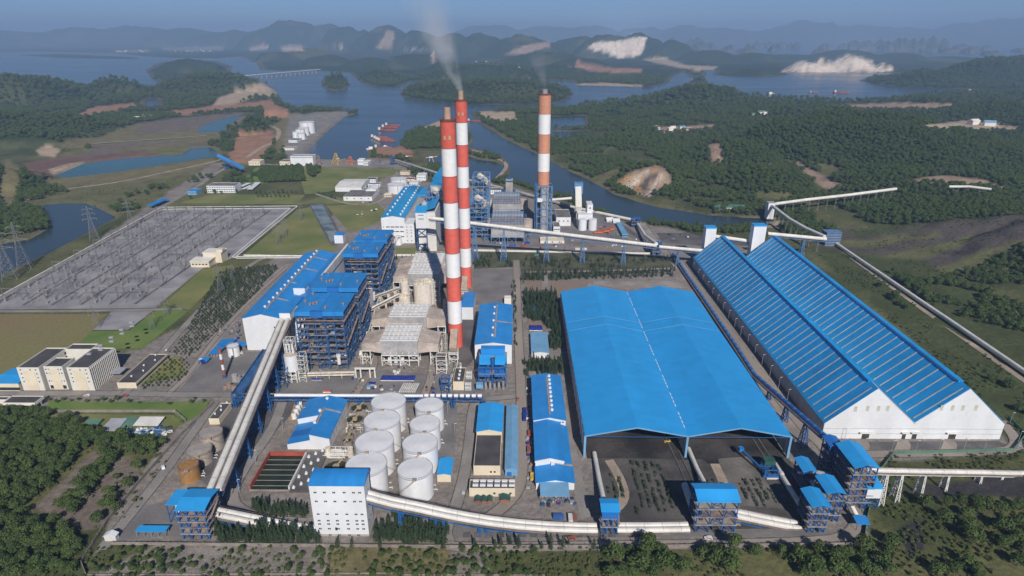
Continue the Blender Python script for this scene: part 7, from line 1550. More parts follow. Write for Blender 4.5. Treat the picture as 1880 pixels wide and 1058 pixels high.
for j in range(9):
    for i in range(6):
        u = .08+.145*i; v = .06+.108*j
        if (u > .84 and v < .5) or gr.random() < .06: continue
        p = SW(u, v); o = link_mesh('switchyard_gantry', gme, M_GALV); o.location = (p.x, p.y, 0); o.rotation_euler = (0, 0, rot); tag(o, 'grey lattice line gantry standing in the gravel switchyard', 'gantry', 'switchyard gantries')
n = 0
for j in range(46):
    for i in range(9):
        u = .045+.094*i+.012*((j*7) % 3); v = .03+.0207*j
        if u > .88 or n >= 420: continue
        p = SW(u, v); n += 1; kind = (i+j//2) % 3
        o = link_mesh('circuit_breaker' if kind == 0 else 'insulator_post', brk if kind == 0 else ins, M_GREY); o.location = (p.x+gr.uniform(-1, 1), p.y+gr.uniform(-1, 1), .12); o.rotation_euler = (0, 0, rot); s = gr.uniform(.8, 1.25); o.scale = (s, s, s)
        tag(o, 'dark circuit breaker on the switchyard gravel' if kind == 0 else 'slim insulator post on the switchyard gravel', 'breaker' if kind == 0 else 'insulator', 'switchyard breakers' if kind == 0 else 'switchyard insulator posts')
for u in (.02, .2, .37, .54, .71, .86): 
    a, b = SW(u, .02), SW(u, .98); tag(MB().add(*ribbon([a, b], 3.2, .16)).build('path', M_YARDD), kind='structure')
for v in (.14, .36, .6, .8):
    a, b = SW(.0, v), SW(.95, v); tag(MB().add(*ribbon([a, b], 3.0, .19)).build('path', M_CONCD), kind='structure')
# ------------------------------------------------------------------ boats, bridges, distant houses
def barge_parts():
    L, W = 40, 8.5
    hull = MB().add([(-L/2+3, -W*.4, -1.2), (L/2-5, -W*.4, -1.2), (L/2-5, W*.4, -1.2), (-L/2+3, W*.4, -1.2), (-L/2, -W/2, 2), (L/2-6, -W/2, 2), (L/2, 0, 2.6), (L/2-6, W/2, 2), (-L/2, W/2, 2)], [(0,3,2,1), (0,1,5,4), (3,8,7,2), (0,4,8,3), (1,6,5), (2,7,6), (1,2,6), (4,5,6,7,8)])
    return hull.mesh('hull'), MB().box(-14, 10, -3, 3, 1.8, 2.6).mesh('cargo'), MB().box(-19, -14.5, -3, 3, 2, 6.5).box(-19.3, -14.2, -3.3, 3.3, 6.5, 6.9).mesh('deckhouse')
hm_, cm_, dm_ = barge_parts(); M_HULL = mat('rusty_hull', (.3,.1,.085), .8, .25, .1)
for m_, q in ((hm_, M_HULL), (cm_, M_REDBR), (dm_, M_WHITED)): m_.materials.append(q)
def barge(label, px, py, rz, s=1.0, group='river barges'):
    g = G(px, py, -2); t = thing('barge', label, 'barge', (g.x, g.y, -1.6), rz, group); t.scale = (s, s, s)
    for nm, m_ in (('hull', hm_), ('cargo', cm_), ('deckhouse', dm_)): link_mesh(nm, m_, None, t)
for a in (('rusty red river barge at the head of the moored group, farthest upstream', 722, 231, .1, 1.25), ('rusty red river barge second in the moored group', 716, 234.5, .05, 1.25), ('rusty red river barge moored alone in midstream', 711, 240, .02, 1.35), ('rusty red barge on the outside of the raft of four', 697, 253, .02, 1.2), ('rusty red barge second in the raft of four', 702, 255.5, .0, 1.2), ('rusty red barge third in the raft of four', 706, 257.5, .05, 1.2), ('rusty red barge on the shore side of the raft of four', 710, 259.5, .0, 1.2), ('red barge passing between the two banks behind the twin chimneys', 871, 223, -.1, 1.1), ('long red barge moored at the coal quay', 704, 272, .05, 1.1), ('red moored barge far off in the bay before the white quarry', 1545, 171, 0, 2.0), ('second red moored barge far off in the bay', 1495, 170.5, 0, 1.1), ('far red barge by the eastern shore of the bay', 1790, 169, .0, 1.8)): barge(*a)
def boat(label, px, py, s):
    g = G(px, py, -2); t = thing('motor_boat', label, 'boat', (g.x, g.y, -1.8), .1, 'small white boats'); t.scale = (s, s, s); link_mesh('hull', MB().add([(-6,-2,-.6),(5,-2,-.6),(5,2,-.6),(-6,2,-.6),(-7,-2.5,1.4),(5,-2.5,1.6),(8.5,0,2),(5,2.5,1.6),(-7,2.5,1.4)], [(0,3,2,1),(0,1,5,4),(3,8,7,2),(0,4,8,3),(1,6,5),(2,7,6),(1,2,6),(4,5,6,7,8)]).mesh('hull'), M_WHITE, t); MB().box(-3, 3, -1.6, 1.6, 1.5, 4).build('cabin', M_WHITED, t)
boat('white motor boat tied near the coal quay tip', 681, 274.5, 1.6); boat('white boat far across the bay near the wooded point', 1414, 173.5, 2.6); boat('white launch near the river bank tree tip', 707, 270, 1.0)
def bridge(label, a, b, zd, n, w, m):
    P, Q = G(*a), G(*b); t = thing('bridge', label, 'bridge'); MB().bar((P.x, P.y, zd), (Q.x, Q.y, zd), w, 2.2).build('deck', m, t); 
    for sg in (-1, 1): 
        d = (Q-P).normalized(); s = Vector((-d.y, d.x, 0))*(w/2*sg); MB().bar((P.x+s.x, P.y+s.y, zd+1.8), (Q.x+s.x, Q.y+s.y, zd+1.8), .6, 1.2).build('parapet', M_CONVG, t)
    for i in range(1, n): u = P.lerp(Q, i/n); MB().box(u.x-2.5, u.x+2.5, u.y-4, u.y+4, -8, zd-1.12).build('pier', M_CONC, t)
bridge('long concrete road bridge on many piers across the far channel', (452,146), (588,133.5), 22, 16, 14, M_CONVG); bridge('short white bridge between the two western hills', (258,166), (290,164.5), 10, 4, 10, M_WHITED)
hb = MB().box(-9, 9, -6, 6, 0, 7).mesh('walls'); hr = MB().prism([(-6.6, 7.02), (6.6, 7.02), (0, 10.5)], -9.6, 9.6, 'x').mesh('roof')
M_HR = [M_REDBR, M_WHITED, M_GREYW, M_BLUEL, M_GREEN]
hb.materials.append(M_CREAMW)
for m_ in M_HR: 
    r2 = hr.copy(); r2.materials.append(m_); m_['roofmesh'] = r2.name
HSP = [(210+gr.uniform(0, 66), 95+gr.uniform(-1.5, 1.5), gr.uniform(.8, 1.7)) for i in range(10)]+[(295+gr.uniform(0, 118), 93.5+gr.uniform(-1.8, 2), gr.uniform(.8, 1.6)) for i in range(16)]+[(737+gr.uniform(0, 95), 112+gr.uniform(-3, 5), gr.uniform(.7, 1.4)) for i in range(26)]+[(860+gr.uniform(0, 140), 112+gr.uniform(0, 14), gr.uniform(.7, 1.2)) for i in range(26)]
HSE = [(1207+gr.uniform(-6, 95), 238+gr.uniform(-3, 5), .9) for i in range(14)]+[(1383,216,.9),(1396,217,1.2),(1404,218,.9),(1400,263,1.0),(1787,267,1.1),(1803,266,.8),(1812,265,.7),(1786,231,1.6),(1815,233,1.6),(1305,105,2.4),(1312,106,2.0),(1363,104,2.0)]
pxs = np.array([h[0] for h in HSP+HSE], float); pys = np.array([h[1] for h in HSP+HSE], float); wx_, wy_ = Gnp(pxs, pys); wz_, _sd = height(wx_, wy_)
for k, (h, x, y, z) in enumerate(zip(HSP+HSE, wx_, wy_, wz_)):
    far = k < len(HSP)
    if far and z > 14: continue
    t = thing('far_house' if far else 'hill_house', 'tiny pale house in the village along the far shore' if far else 'small roofed house in a clearing of the eastern hills', 'house', (float(x), float(y), float(max(z, -1.5))), gr.uniform(-.4, .4), 'houses of the far shore village' if far else 'houses in the eastern hills'); s = h[2]; t.scale = (s, s, s)
    link_mesh('wall', hb, None, t); link_mesh('roof', bpy.data.meshes[gr.choice(M_HR)['roofmesh']], None, t)
t, d = H5('farm_shed', 'long pale roofed shed on the far river bank', 'shed', (1313,1375,388,381.5,375), 1.5, 'x', M_WHITED, M_GREEN)
# clutter of a working yard: crates, plates and drums laid down along roads and walls
def clutter(pts, n, label, group, seed, cols, mx=2.6):
    P = poly_world(pts); r = random.Random(seed); k = 0; tries = 0
    while k < n and tries < n*40:
        tries += 1; x = r.uniform(P[:, 0].min(), P[:, 0].max()); y = r.uniform(P[:, 1].min(), P[:, 1].max())
        if not inpoly(np.array([x]), np.array([y]), P)[0]: continue
        a, b, h = r.uniform(.6, mx), r.uniform(.6, mx), r.uniform(.4, 1.7); m = MB().box(-a/2, a/2, -b/2, b/2, 0, h); m.bar((-a/2-.02, -b/2, h*.7), (a/2+.02, -b/2, h*.7), .12); m.bar((-a*.3, -b/2, h), (-a*.3, b/2, h), .14)
        o = m.build('material_crate', r.choice(cols)); o.location = (x, y, .15); o.rotation_euler = (0, 0, r.uniform(-.3, .3)); tag(o, label, 'crate', group); k += 1
CC = [M_BROWN, M_GREY, M_WHITED, M_REDBR, M_STEEL, M_DARK, M_TARP, M_DUCT]
clutter([(966,690),(975,690),(978,880),(969,900)], 46, 'crate or drum in the jumble along the plant road verge', 'crates along the plant road verge', 1, CC)
clutter([(992,912),(1052,912),(1062,930),(995,930)], 34, 'crate in the lay-down patch before the pale lean-to', 'crates before the lean-to', 2, CC)
clutter([(890,440),(1035,440),(1190,452),(1190,458),(890,458)], 40, 'crate stored along the far plant front road', 'crates along the far plant road', 3, CC+[M_REDP, M_WHITE], 5)
clutter([(1095,412),(1140,405),(1180,440),(1110,440)], 26, 'crate in the far yard beneath the sloping conveyor', 'crates in the far yard', 4, CC+[M_WHITE, M_ORANGE], 5)
clutter([(640,685),(700,705),(800,700),(800,722),(640,722)], 28, 'crate on the yard between pipe bridge and precipitators', 'crates on the central yard', 5, CC)
clutter([(400,600),(445,590),(450,625),(400,640)], 26, 'crate in the clutter west of the turbine hall', 'crates west of the turbine hall', 6, CC)
clutter([(660,330),(700,330),(700,400),(655,400)], 26, 'crate or vehicle sized box beside the far turbine building', 'boxes by the far turbine building', 7, CC+[M_WHITE, M_REDP], 5)
clutter([(720,310),(800,318),(770,345),(735,335)], 30, 'small box among the roofs behind the far tanks', 'boxes behind the far tanks', 8, CC+[M_WHITE, M_WHITE, M_REDBR], 8)
clutter([(620,292),(700,294),(720,302),(600,304)], 26, 'small box on the river quay', 'boxes on the quay', 9, CC+[M_WHITE, M_YELLOW], 8)
for k, (px, py, rz) in enumerate(((905,700,0),(948,860,0),(951,735,0),(700,731,1.57),(560,731,1.57),(300,860,.6),(850,905,.2),(1050,990,1.57),(1300,990,1.57),(1440,740,.4),(1290,555,.4),(600,474,1.57),(230,728,1.57),(160,728,1.57),(340,620,.5),(1210,445,1.2),(1235,440,1),(1250,432,.3),(1262,436,.2),(1228,431,1))):
    vehicle('car', 'small car standing alone on a plant road', 'car', px, py, rz, (M_WHITE, M_GREYW, M_REDBR, M_WHITED, M_DARK)[k % 5], 4.4, 1.9, 1.5, 'cars on the plant roads')
for u in (.12, .27, .41, .56, .70, .84):
    for dv in (-.012, 0, .012):
        pts_ = []
        for i in range(25):
            v = .06+.108*8*i/24; p = SW(u+dv, v); pts_.append((p.x, p.y, 12.0-1.6*abs(math.sin(math.pi*(v-.06)/.108))))
        if u > .8: pts_ = pts_[12:]
        tag(MB().tube(pts_, .09, 4).build('overhead_wire', M_DARK), 'thin wire strung between the switchyard gantries', 'wire', 'overhead wires of the switchyard')

# pipe racks and fans between the boilers and the precipitators
def rack_between(label, pts, z, n, cols, seed):
    P = [G(*p) for p in pts]; t = thing('pipe_rack', label, 'pipe rack'); r = random.Random(seed); d = (P[-1]-P[0]).normalized(); sd_v = Vector((-d.y, d.x, 0)); L_ = (P[-1]-P[0]).length; m = max(2, int(L_/9)); b = MB()
    for i in range(m+1):
        u = P[0].lerp(P[-1], i/m)
        for s in (-2.2, 2.2): b.bar(u+sd_v*s, u+sd_v*s+Vector((0, 0, z)), .4)
        b.bar(u-sd_v*2.2+Vector((0, 0, z)), u+sd_v*2.2+Vector((0, 0, z)), .4); b.bar(u-sd_v*2.2+Vector((0, 0, z*.6)), u+sd_v*2.2+Vector((0, 0, z*.6)), .35)
    for s in (-2.2, 2.2): b.bar(P[0]+sd_v*s+Vector((0, 0, z-.3)), P[-1]+sd_v*s+Vector((0, 0, z-.3)), .35)
    b.build('frame', M_IVORY, t)
    for k in range(n):
        o = sd_v*(-1.9+3.8*k/(n-1)); h = Vector((0, 0, z+.6 if k % 2 else z*.6+.5)); MB().tube([P[0]+o+h, P[-1]+o+h], r.uniform(.22, .55), 6).build('pipe', cols[k % len(cols)], t, True)
rack_between('beige pipe rack running between the boiler houses and the precipitators', [(668, 668), (716, 500)], 7, 7, [M_IVORY, M_WSTEEL, M_BROWN, M_DUCT], 1)
rack_between('low beige pipe rack crossing in front of the first precipitator', [(560, 694), (652, 692)], 4, 5, [M_IVORY, M_WSTEEL, M_BROWN], 2)
rack_between('beige pipe rack along the chimney yard east of the precipitators', [(820, 660), (818, 560)], 6, 6, [M_WSTEEL, M_DUCT, M_IVORY], 3)
rack_between('pale pipe rack beside the narrow cream block', [(823, 717), (842, 672)], 3, 4, [M_WSTEEL, M_GREY], 4)
for k, (px, py, w) in enumerate(((664, 655, 'before the first boiler house corner'), (676, 620, 'beside the second boiler house'), (690, 575, 'between boiler house pairs'), (708, 520, 'beside the third boiler house'), (716, 668, 'under the first precipitator, west'), (728, 668, 'under the first precipitator, middle'), (740, 668, 'under the first precipitator, east'))):
    g = G(px, py); t = thing('fan_unit', 'white fan unit on a plinth '+w, 'fan', (g.x, g.y, 0), 0, 'white fan units'); MB().box(-2.6, 2.6, -2, 2, 0, .8).build('plinth', M_CONC, t); MB().tube([(-1.4, 0, 2.6), (1.4, 0, 2.6)], 1.9, 14).build('housing', M_WHITE, t, True); MB().box(1.5, 3.6, -.8, .8, .8, 2.6).build('motor', M_STEEL, t); MB().box(-1.2, 1.2, -.9, .9, 4, 6).build('outlet', M_WHITED, t)
clutter([(640,640),(690,640),(700,600),(650,600)], 18, 'crate under the boiler house edge beside the beige pipe rack', 'crates by the boiler houses', 21, CC+[M_IVORY, M_WHITE])
clutter([(700,668),(820,668),(815,690),(700,690)], 22, 'crate in front of the first precipitator', 'crates before the first precipitator', 22, CC+[M_IVORY, M_WHITE])
# ------------------------------------------------------------------ vegetation
def leaf_mat(name, c1, c2, c3):
    m = bpy.data.materials.new(name); m.use_nodes = True; nt = m.node_tree; N = nt.nodes; L = nt.links; p = N['Principled BSDF']
    p.inputs['Roughness'].default_value = .75; p.inputs['Specular IOR Level'].default_value = .15
    oi = N.new('ShaderNodeObjectInfo'); gi = N.new('ShaderNodeNewGeometry')
    a = N.new('ShaderNodeMix'); a.data_type = 'RGBA'; a.inputs['A'].default_value = (*c1, 1); a.inputs['B'].default_value = (*c2, 1); L.new(oi.outputs['Random'], a.inputs['Factor'])
    b = N.new('ShaderNodeMix'); b.data_type = 'RGBA'; b.inputs['B'].default_value = (*c3, 1); L.new(a.outputs['Result'], b.inputs['A'])
    mr = N.new('ShaderNodeMapRange'); mr.inputs['To Max'].default_value = .55; L.new(gi.outputs['Random Per Island'], mr.inputs['Value']); L.new(mr.outputs['Result'], b.inputs['Factor']); L.new(b.outputs['Result'], p.inputs['Base Color'])
    return m
M_LEAF = leaf_mat('broad_leaves', (.036,.070,.022), (.072,.112,.032), (.11,.14,.042))
M_CONIF = leaf_mat('conifer_needles', (.024,.046,.024), (.038,.062,.03), (.055,.08,.04))
M_BUSH = leaf_mat('shrub_leaves', (.055,.085,.025), (.10,.12,.04), (.12,.14,.05))
M_BARK = mat('bark', (.11,.085,.065), .9, .25, .6)
def crown(seed, n, H, Rr, base, leaf, lobes=8, kind='broad'):
    r = np.random.default_rng(seed); vs = []; fs = []
    if kind == 'broad':
        cs = [(r.uniform(-.5, .5)*Rr, r.uniform(-.5, .5)*Rr, base+(H-base)*r.uniform(.25, .75), Rr*r.uniform(.38, .62)) for _ in range(lobes)]+[(0, 0, base+(H-base)*.55, Rr*.7)]
    for k in range(n):
        if kind == 'broad':
            cx, cy, cz, cr = cs[k % len(cs)]; d = r.normal(size=3); d /= np.linalg.norm(d); d[2] = d[2] if d[2] > -.35 else -d[2]
            c = np.array((cx, cy, cz))+d*cr*np.array((1, 1, .85))*r.uniform(.8, 1.08); nrm = d+r.normal(size=3)*.45
        else:
            t = r.uniform(0, 1)**1.15; z = base+(H-base)*t; rad = Rr*(1-t)**.8*r.uniform(.35, 1.05)+.1; a = r.uniform(0, 2*math.pi); d = np.array((math.cos(a), math.sin(a), .25)); c = np.array((rad*math.cos(a), rad*math.sin(a), z)); nrm = d+r.normal(size=3)*.5
        nrm /= np.linalg.norm(nrm); u = np.cross(nrm, (0, 0, 1.0)+r.normal(size=3)*.2); u /= np.linalg.norm(u)+1e-9; w = np.cross(nrm, u); s = leaf*r.uniform(.6, 1.25); e = r.uniform(.6, 1.0)
        i = len(vs); vs += [tuple(c-u*s*.5-w*s*.15), tuple(c+u*s*.05-w*s*.5*e), tuple(c+u*s*.5+w*s*.1), tuple(c-u*s*.05+w*s*.5*e)]; fs.append((i, i+1, i+2, i+3))
    me = bpy.data.meshes.new('crown'); me.from_pydata(vs, [], fs); return me
def trunk(H, base, r0, seed, limbs=4):
    rr = random.Random(seed); b = MB().cyl(0, 0, -.4, base+(H-base)*.5, r0, r0*.35, n=7)
    for k in range(limbs): a = rr.uniform(0, 6.28); z = base+(H-base)*rr.uniform(0, .3); l = (H-base)*.4; b.bar((0, 0, z), (math.cos(a)*l*.7, math.sin(a)*l*.7, z+l*.6), r0*.5)
    return b.mesh('trunk')
KIND = {'broad': [], 'conifer': [], 'sapling': [], 'bush': []}
for s in range(4):
    H = (8.5, 7, 9.5, 6.5)[s]; KIND['broad'].append((trunk(H, 1.8, .28, s), crown(s, 620, H, (3.9, 3.5, 4.2, 3.6)[s], 1.3, .85, 9), M_LEAF))
for s in range(3):
    H = (9.5, 8.2, 11)[s]; KIND['conifer'].append((trunk(H, 1.2, .18, s+10, 0), crown(s+20, 380, H, (2.2, 2.0, 2.5)[s], .7, .75, kind='conifer'), M_CONIF))
for s in range(2): KIND['sapling'].append((trunk(2.6, .4, .07, s+30, 0), crown(s+40, 90, 2.9, 1.7, .15, .7, kind='conifer'), M_CONIF))
for s in range(3): KIND['bush'].append((None, crown(s+50, 150, 2.2, 1.6, .1, .6, 5), M_BUSH))
for k in KIND:
    for t_, c_, m_ in KIND[k]:
        c_.materials.append(m_)
        if t_ is not None: t_.materials.append(M_BARK)
def joined(k, i):
    t_, c_, m_ = KIND[k][i]; bm = bmesh.new(); bm.from_mesh(c_)
    if t_ is not None:
        n0 = len(bm.faces); bm.from_mesh(t_); bm.faces.ensure_lookup_table()
        for f in bm.faces[n0:]: f.material_index = 1
    me = bpy.data.meshes.new(k+'_plant'); bm.to_mesh(me); bm.free(); me.materials.append(m_)
    if t_ is not None: me.materials.append(M_BARK)
    return me
PROTO = {}
for k in KIND:
    col_ = bpy.data.collections.new(k+'_kinds')
    for i in range(len(KIND[k])): col_.objects.link(bpy.data.objects.new('%s_kind' % k, joined(k, i)))
    PROTO[k] = col_
def scatter(name, kind, P, scl, label=None):
    """far growth that nobody could count: one object, a point for every plant"""
    n = len(P); me = bpy.data.meshes.new(name); me.vertices.add(n); me.vertices.foreach_set('co', np.asarray(P, np.float32).ravel())
    r = np.random.default_rng(n); a = me.attributes.new('size', 'FLOAT', 'POINT'); a.data.foreach_set('value', np.asarray(scl, np.float32)); a = me.attributes.new('turn', 'FLOAT', 'POINT'); a.data.foreach_set('value', r.uniform(0, 6.28, n).astype(np.float32))
    o = bpy.data.objects.new(name, me); C.objects.link(o); tag(o, kind='stuff')
    ng = bpy.data.node_groups.new(name, 'GeometryNodeTree'); ng.interface.new_socket('Geometry', in_out='INPUT', socket_type='NodeSocketGeometry'); ng.interface.new_socket('Geometry', in_out='OUTPUT', socket_type='NodeSocketGeometry')
    N = ng.nodes; L = ng.links; gi = N.new('NodeGroupInput'); go = N.new('NodeGroupOutput'); ip = N.new('GeometryNodeInstanceOnPoints'); ci = N.new('GeometryNodeCollectionInfo')
    ci.inputs['Collection'].default_value = PROTO[kind]; ci.inputs['Separate Children'].default_value = True; ci.inputs['Reset Children'].default_value = True
    s = N.new('GeometryNodeInputNamedAttribute'); s.data_type = 'FLOAT'; s.inputs['Name'].default_value = 'size'; q = N.new('GeometryNodeInputNamedAttribute'); q.data_type = 'FLOAT'; q.inputs['Name'].default_value = 'turn'; cx = N.new('ShaderNodeCombineXYZ')
    L.new(q.outputs['Attribute'], cx.inputs['Z']); L.new(gi.outputs[0], ip.inputs['Points']); L.new(ci.outputs[0], ip.inputs['Instance']); ip.inputs['Pick Instance'].default_value = True
    L.new(cx.outputs[0], ip.inputs['Rotation']); L.new(s.outputs['Attribute'], ip.inputs['Scale']); L.new(ip.outputs[0], go.inputs[0])
    md = o.modifiers.new('growth', 'NODES'); md.node_group = ng; return o
def plant(name, kind, P, scl, label, cat, group):
    r = random.Random(len(P))
    for (x, y, z), s in zip(P, scl):
        t_, c_, m_ = r.choice(KIND[kind]); o = thing(name, label, cat, (float(x), float(y), float(z)), r.uniform(0, 6.28), group); o.scale = (float(s)*r.uniform(.9, 1.1), float(s)*r.uniform(.9, 1.1), float(s))
        for nm, me_ in (('trunk', t_), ('crown', c_)):
            if me_ is None: continue
            d = bpy.data.objects.new(nm, me_); C.objects.link(d); d.parent = o
RNG = np.random.default_rng(12)
def jitter_grid(x0, x1, y0, y1, st):
    xs, ys = np.meshgrid(np.arange(x0, x1, st), np.arange(y0, y1, st)); xs = xs.ravel()+RNG.uniform(-.45, .45, xs.size)*st; ys = ys.ravel()+RNG.uniform(-.45, .45, ys.size)*st; return xs, ys
def area(pts, st, keep=1.0, thr=0, nz=25.0, seed=3):
    """points inside a patch of ground, optionally in noisy clumps"""
    P = poly_world(pts); x, y = jitter_grid(P[:, 0].min(), P[:, 0].max(), P[:, 1].min(), P[:, 1].max(), st); m = inpoly(x, y, P) & (RNG.uniform(size=x.size) < keep)
    if thr: m &= fbm(x/nz, y/nz, seed, 3) > thr
    return np.stack([x[m], y[m]], 1)
def ground_z(P):
    z, sd = height(P[:, 0].copy(), P[:, 1].copy()); return np.concatenate([P, z[:, None]], 1)
# woods near the camera, split between single trees and the mass behind them
WOODS = [('broadleaf tree in the dark wood at the bottom west corner', 'trees of the bottom west wood', [([(-200,752),(60,757),(140,775),(190,800),(262,806),(300,818),(285,842),(160,826),(60,930),(-200,1010)], 4.9, .97, 0), ([(-250,1000),(40,945),(100,962),(150,1000),(140,1065),(-250,1065)], 4.9, .95, 0), ([(88,948),(190,840),(219,848),(128,957)], 4.6, .9, 0), ([(210,880),(262,852),(230,925),(170,1000),(160,985)], 6.5, .6, .42)]),
 ('broadleaf tree in the grove along the bottom edge before the coal yard', 'trees of the bottom grove', [([(1120,1010),(1330,1006),(1480,1008),(1590,1012),(1660,1065),(1120,1070)], 6.2, .85, .36)]),
 ('broadleaf tree in the scrub at the bottom east corner', 'trees of the bottom east scrub', [([(1690,932),(1760,915),(1885,935),(2000,1070),(1740,1070),(1770,1000)], 7.0, .8, .36), ([(1600,1000),(1690,985),(1730,1060),(1640,1060)], 8, .6, .5)]),
 ('small broadleaf tree in the scrub strip before the tall white building', 'trees of the front scrub strip', [([(210,1008),(560,1010),(1120,1010),(1120,1066),(170,1066)], 4.6, .9, .42)])]
rest = []; singles = []
for wi, (lab, grp, ars) in enumerate(WOODS):
    P = np.concatenate([area(*a[:3], a[3], 18.0, 60+wi) for a in ars]); P = ground_z(P); px, py = PRnp(P[:, 0], P[:, 1], P[:, 2]+3); vis = (px > -10) & (px < 1890) & (py < 1066)
    s = RNG.uniform(.65, 1.15, len(P))*(.55, .55, .55, .55)[0] if wi == 3 else RNG.uniform(.65, 1.15, len(P))*(1.0, 1.3, 1.12, 1)[wi]; d = np.hypot(P[:, 0], P[:, 1])
    for p, q, v, dd in zip(P, s, vis, d): (singles if v else rest).append((dd, wi, p, q))
singles.sort(key=lambda a: a[0]); rest += singles[300:]; singles = singles[:300]
for wi, (lab, grp, ars) in enumerate(WOODS):
    S = [a for a in singles if a[1] == wi]
    if S: plant('broadleaf_tree', 'broad', [a[2] for a in S], [a[3] for a in S], lab, 'tree', grp)
scatter('woodland', 'broad', [a[2] for a in rest], [a[3] for a in rest])
CONS = [('conifer in the dense dark row beside the tall white building', 'conifers beside the white building', [([(385,968),(470,972),(572,980),(572,1000),(400,1000)], 2.3, .95, 0), ([(688,966),(822,971),(822,999),(690,996)], 2.3, .97, 0), ([(716,940),(800,945),(800,960),(716,954)], 2.5, .9, 0), ([(460,928),(562,936),(562,952),(470,948)], 2.5, .9, 0), ([(560,990),(700,998),(820,1002),(1090,1003),(1090,1009),(560,1006)], 3.4, .6, .44)]),
 ('conifer in the dark clump between the plant road and the coal shed', 'conifers west of the coal shed', [([(962,540),(1020,540),(1030,600),(1032,640),(1010,645),(1008,612),(998,590),(962,590)], 3.7, .9, 0), ([(962,666),(1030,664),(1034,692),(964,690)], 3.8, .9, 0)]),
 ('young conifer in the nursery rows behind the coal shed', 'conifers of the nursery rows', [([(957,502),(1240,496),(1240,509),(957,518)], 5.2, .95, 0), ([(957,477),(1050,477),(1050,494),(957,492)], 6, .8, 0), ([(1060,475),(1250,478),(1250,483),(1060,482)], 8, .9, 0), ([(868,472),(902,472),(902,492),(868,492)], 6, .8, 0), ([(920,478),(940,478),(940,492),(920,492)], 6, .8, 0), ([(712,473),(766,473),(766,480),(712,480)], 6, .8, 0), ([(1085,488),(1150,488),(1150,492),(1085,492)], 6, .8, 0)]),
 ('roadside conifer in the thin hedge along the plant road', 'conifers of the plant road hedge', [([(939,515),(947,515),(951,640),(944,640)], 4.5, .9, 0)])]
rest = []; singles = []
for wi, (lab, grp, ars) in enumerate(CONS):
    P = ground_z(np.concatenate([area(*a[:3]) for a in ars])); s = RNG.uniform(.6, 1.0, len(P))*(1.0, 1.1, .8, .55)[wi]
    for p, q in zip(P, s): singles.append((math.hypot(p[0], p[1]), wi, p, q))
singles.sort(key=lambda a: a[0]); rest = singles[300:]; singles = singles[:300]
for wi, (lab, grp, ars) in enumerate(CONS):
    S = [a for a in singles if a[1] == wi]
    if S: plant('conifer_tree', 'conifer', [a[2] for a in S], [a[3] for a in S], lab, 'tree', grp)
scatter('conifer_woods', 'conifer', [a[2] for a in rest], [a[3] for a in rest])
def rows(pts, dx, dy, keep=.85):
    P = poly_world(pts); xs, ys = np.meshgrid(np.arange(P[:, 0].min(), P[:, 0].max(), dx), np.arange(P[:, 1].min(), P[:, 1].max(), dy)); x = xs.ravel()+RNG.uniform(-.5, .5, xs.size); y = ys.ravel()+RNG.uniform(-.6, .6, xs.size); m = inpoly(x, y, P) & (RNG.uniform(size=x.size) < keep); return ground_z(np.stack([x[m], y[m]], 1))
S1_ = np.concatenate([rows([(1107,856),(1124,852),(1140,885),(1148,925),(1122,932)], 4.2, 3.2, .7), rows([(1158,850),(1205,846),(1246,938),(1170,945)], 4.4, 3.1, .8), rows([(1298,882),(1318,880),(1338,905),(1312,910)], 4.2, 3.2, .8), rows([(1352,886),(1395,882),(1440,930),(1365,930)], 4.2, 3.2, .85)])
plant('young_tree', 'sapling', S1_, RNG.uniform(.5, 1.0, len(S1_)), 'young dark sapling in the planted rows of the open coal yard', 'sapling', 'saplings in the coal yard')
S2_ = np.concatenate([rows([(405,497),(500,487),(512,492),(440,572),(372,640),(345,655),(315,650),(352,592)], 3.6, 4.0, .93), rows([(302,664),(350,652),(345,688),(310,712),(258,714),(262,700)], 4.2, 4.2, .9)])
dS = np.hypot(S2_[:, 0], S2_[:, 1]).argsort(); S2_ = S2_[dS]; nS = max(0, 290-len(S1_))
plant('young_tree', 'sapling', S2_[:nS], RNG.uniform(.5, .95, min(nS, len(S2_))), 'young sapling of the plantation between the loop road and the dark apron', 'sapling', 'saplings of the west plantation')
scatter('plantation_woods', 'sapling', S2_[nS:], RNG.uniform(.7, 1.2, len(S2_[nS:])))
RT = ground_z(np.array([tuple(G(px, py))[:2] for px, py in ((92,737),(105,741),(117,737),(131,738),(145,736),(160,740),(178,739),(190,738),(204,741),(216,737),(238,741),(256,742),(312,744),(352,742),(358,735),(375,740))]))
plant('roadside_tree', 'broad', RT, RNG.uniform(.35, .62, len(RT)), 'small round tree on the roadside lawn by the offices', 'tree', 'trees on the roadside lawn')
LT = ground_z(np.array([tuple(G(px, py))[:2] for px, py in [(470+i*8.2, 355.5+(i % 2)*.5) for i in range(10)]+[(474+i*8, 363) for i in range(8)]+[(585+i*5, 356+i*1.7) for i in range(7)]+[(377,356),(394,356),(407,356.5),(434,354),(350,366)]]))
plant('lawn_tree', 'broad', LT, RNG.uniform(.55, .95, len(LT)), 'small tree planted on the lawns around the far white office', 'tree', 'trees of the far lawns')
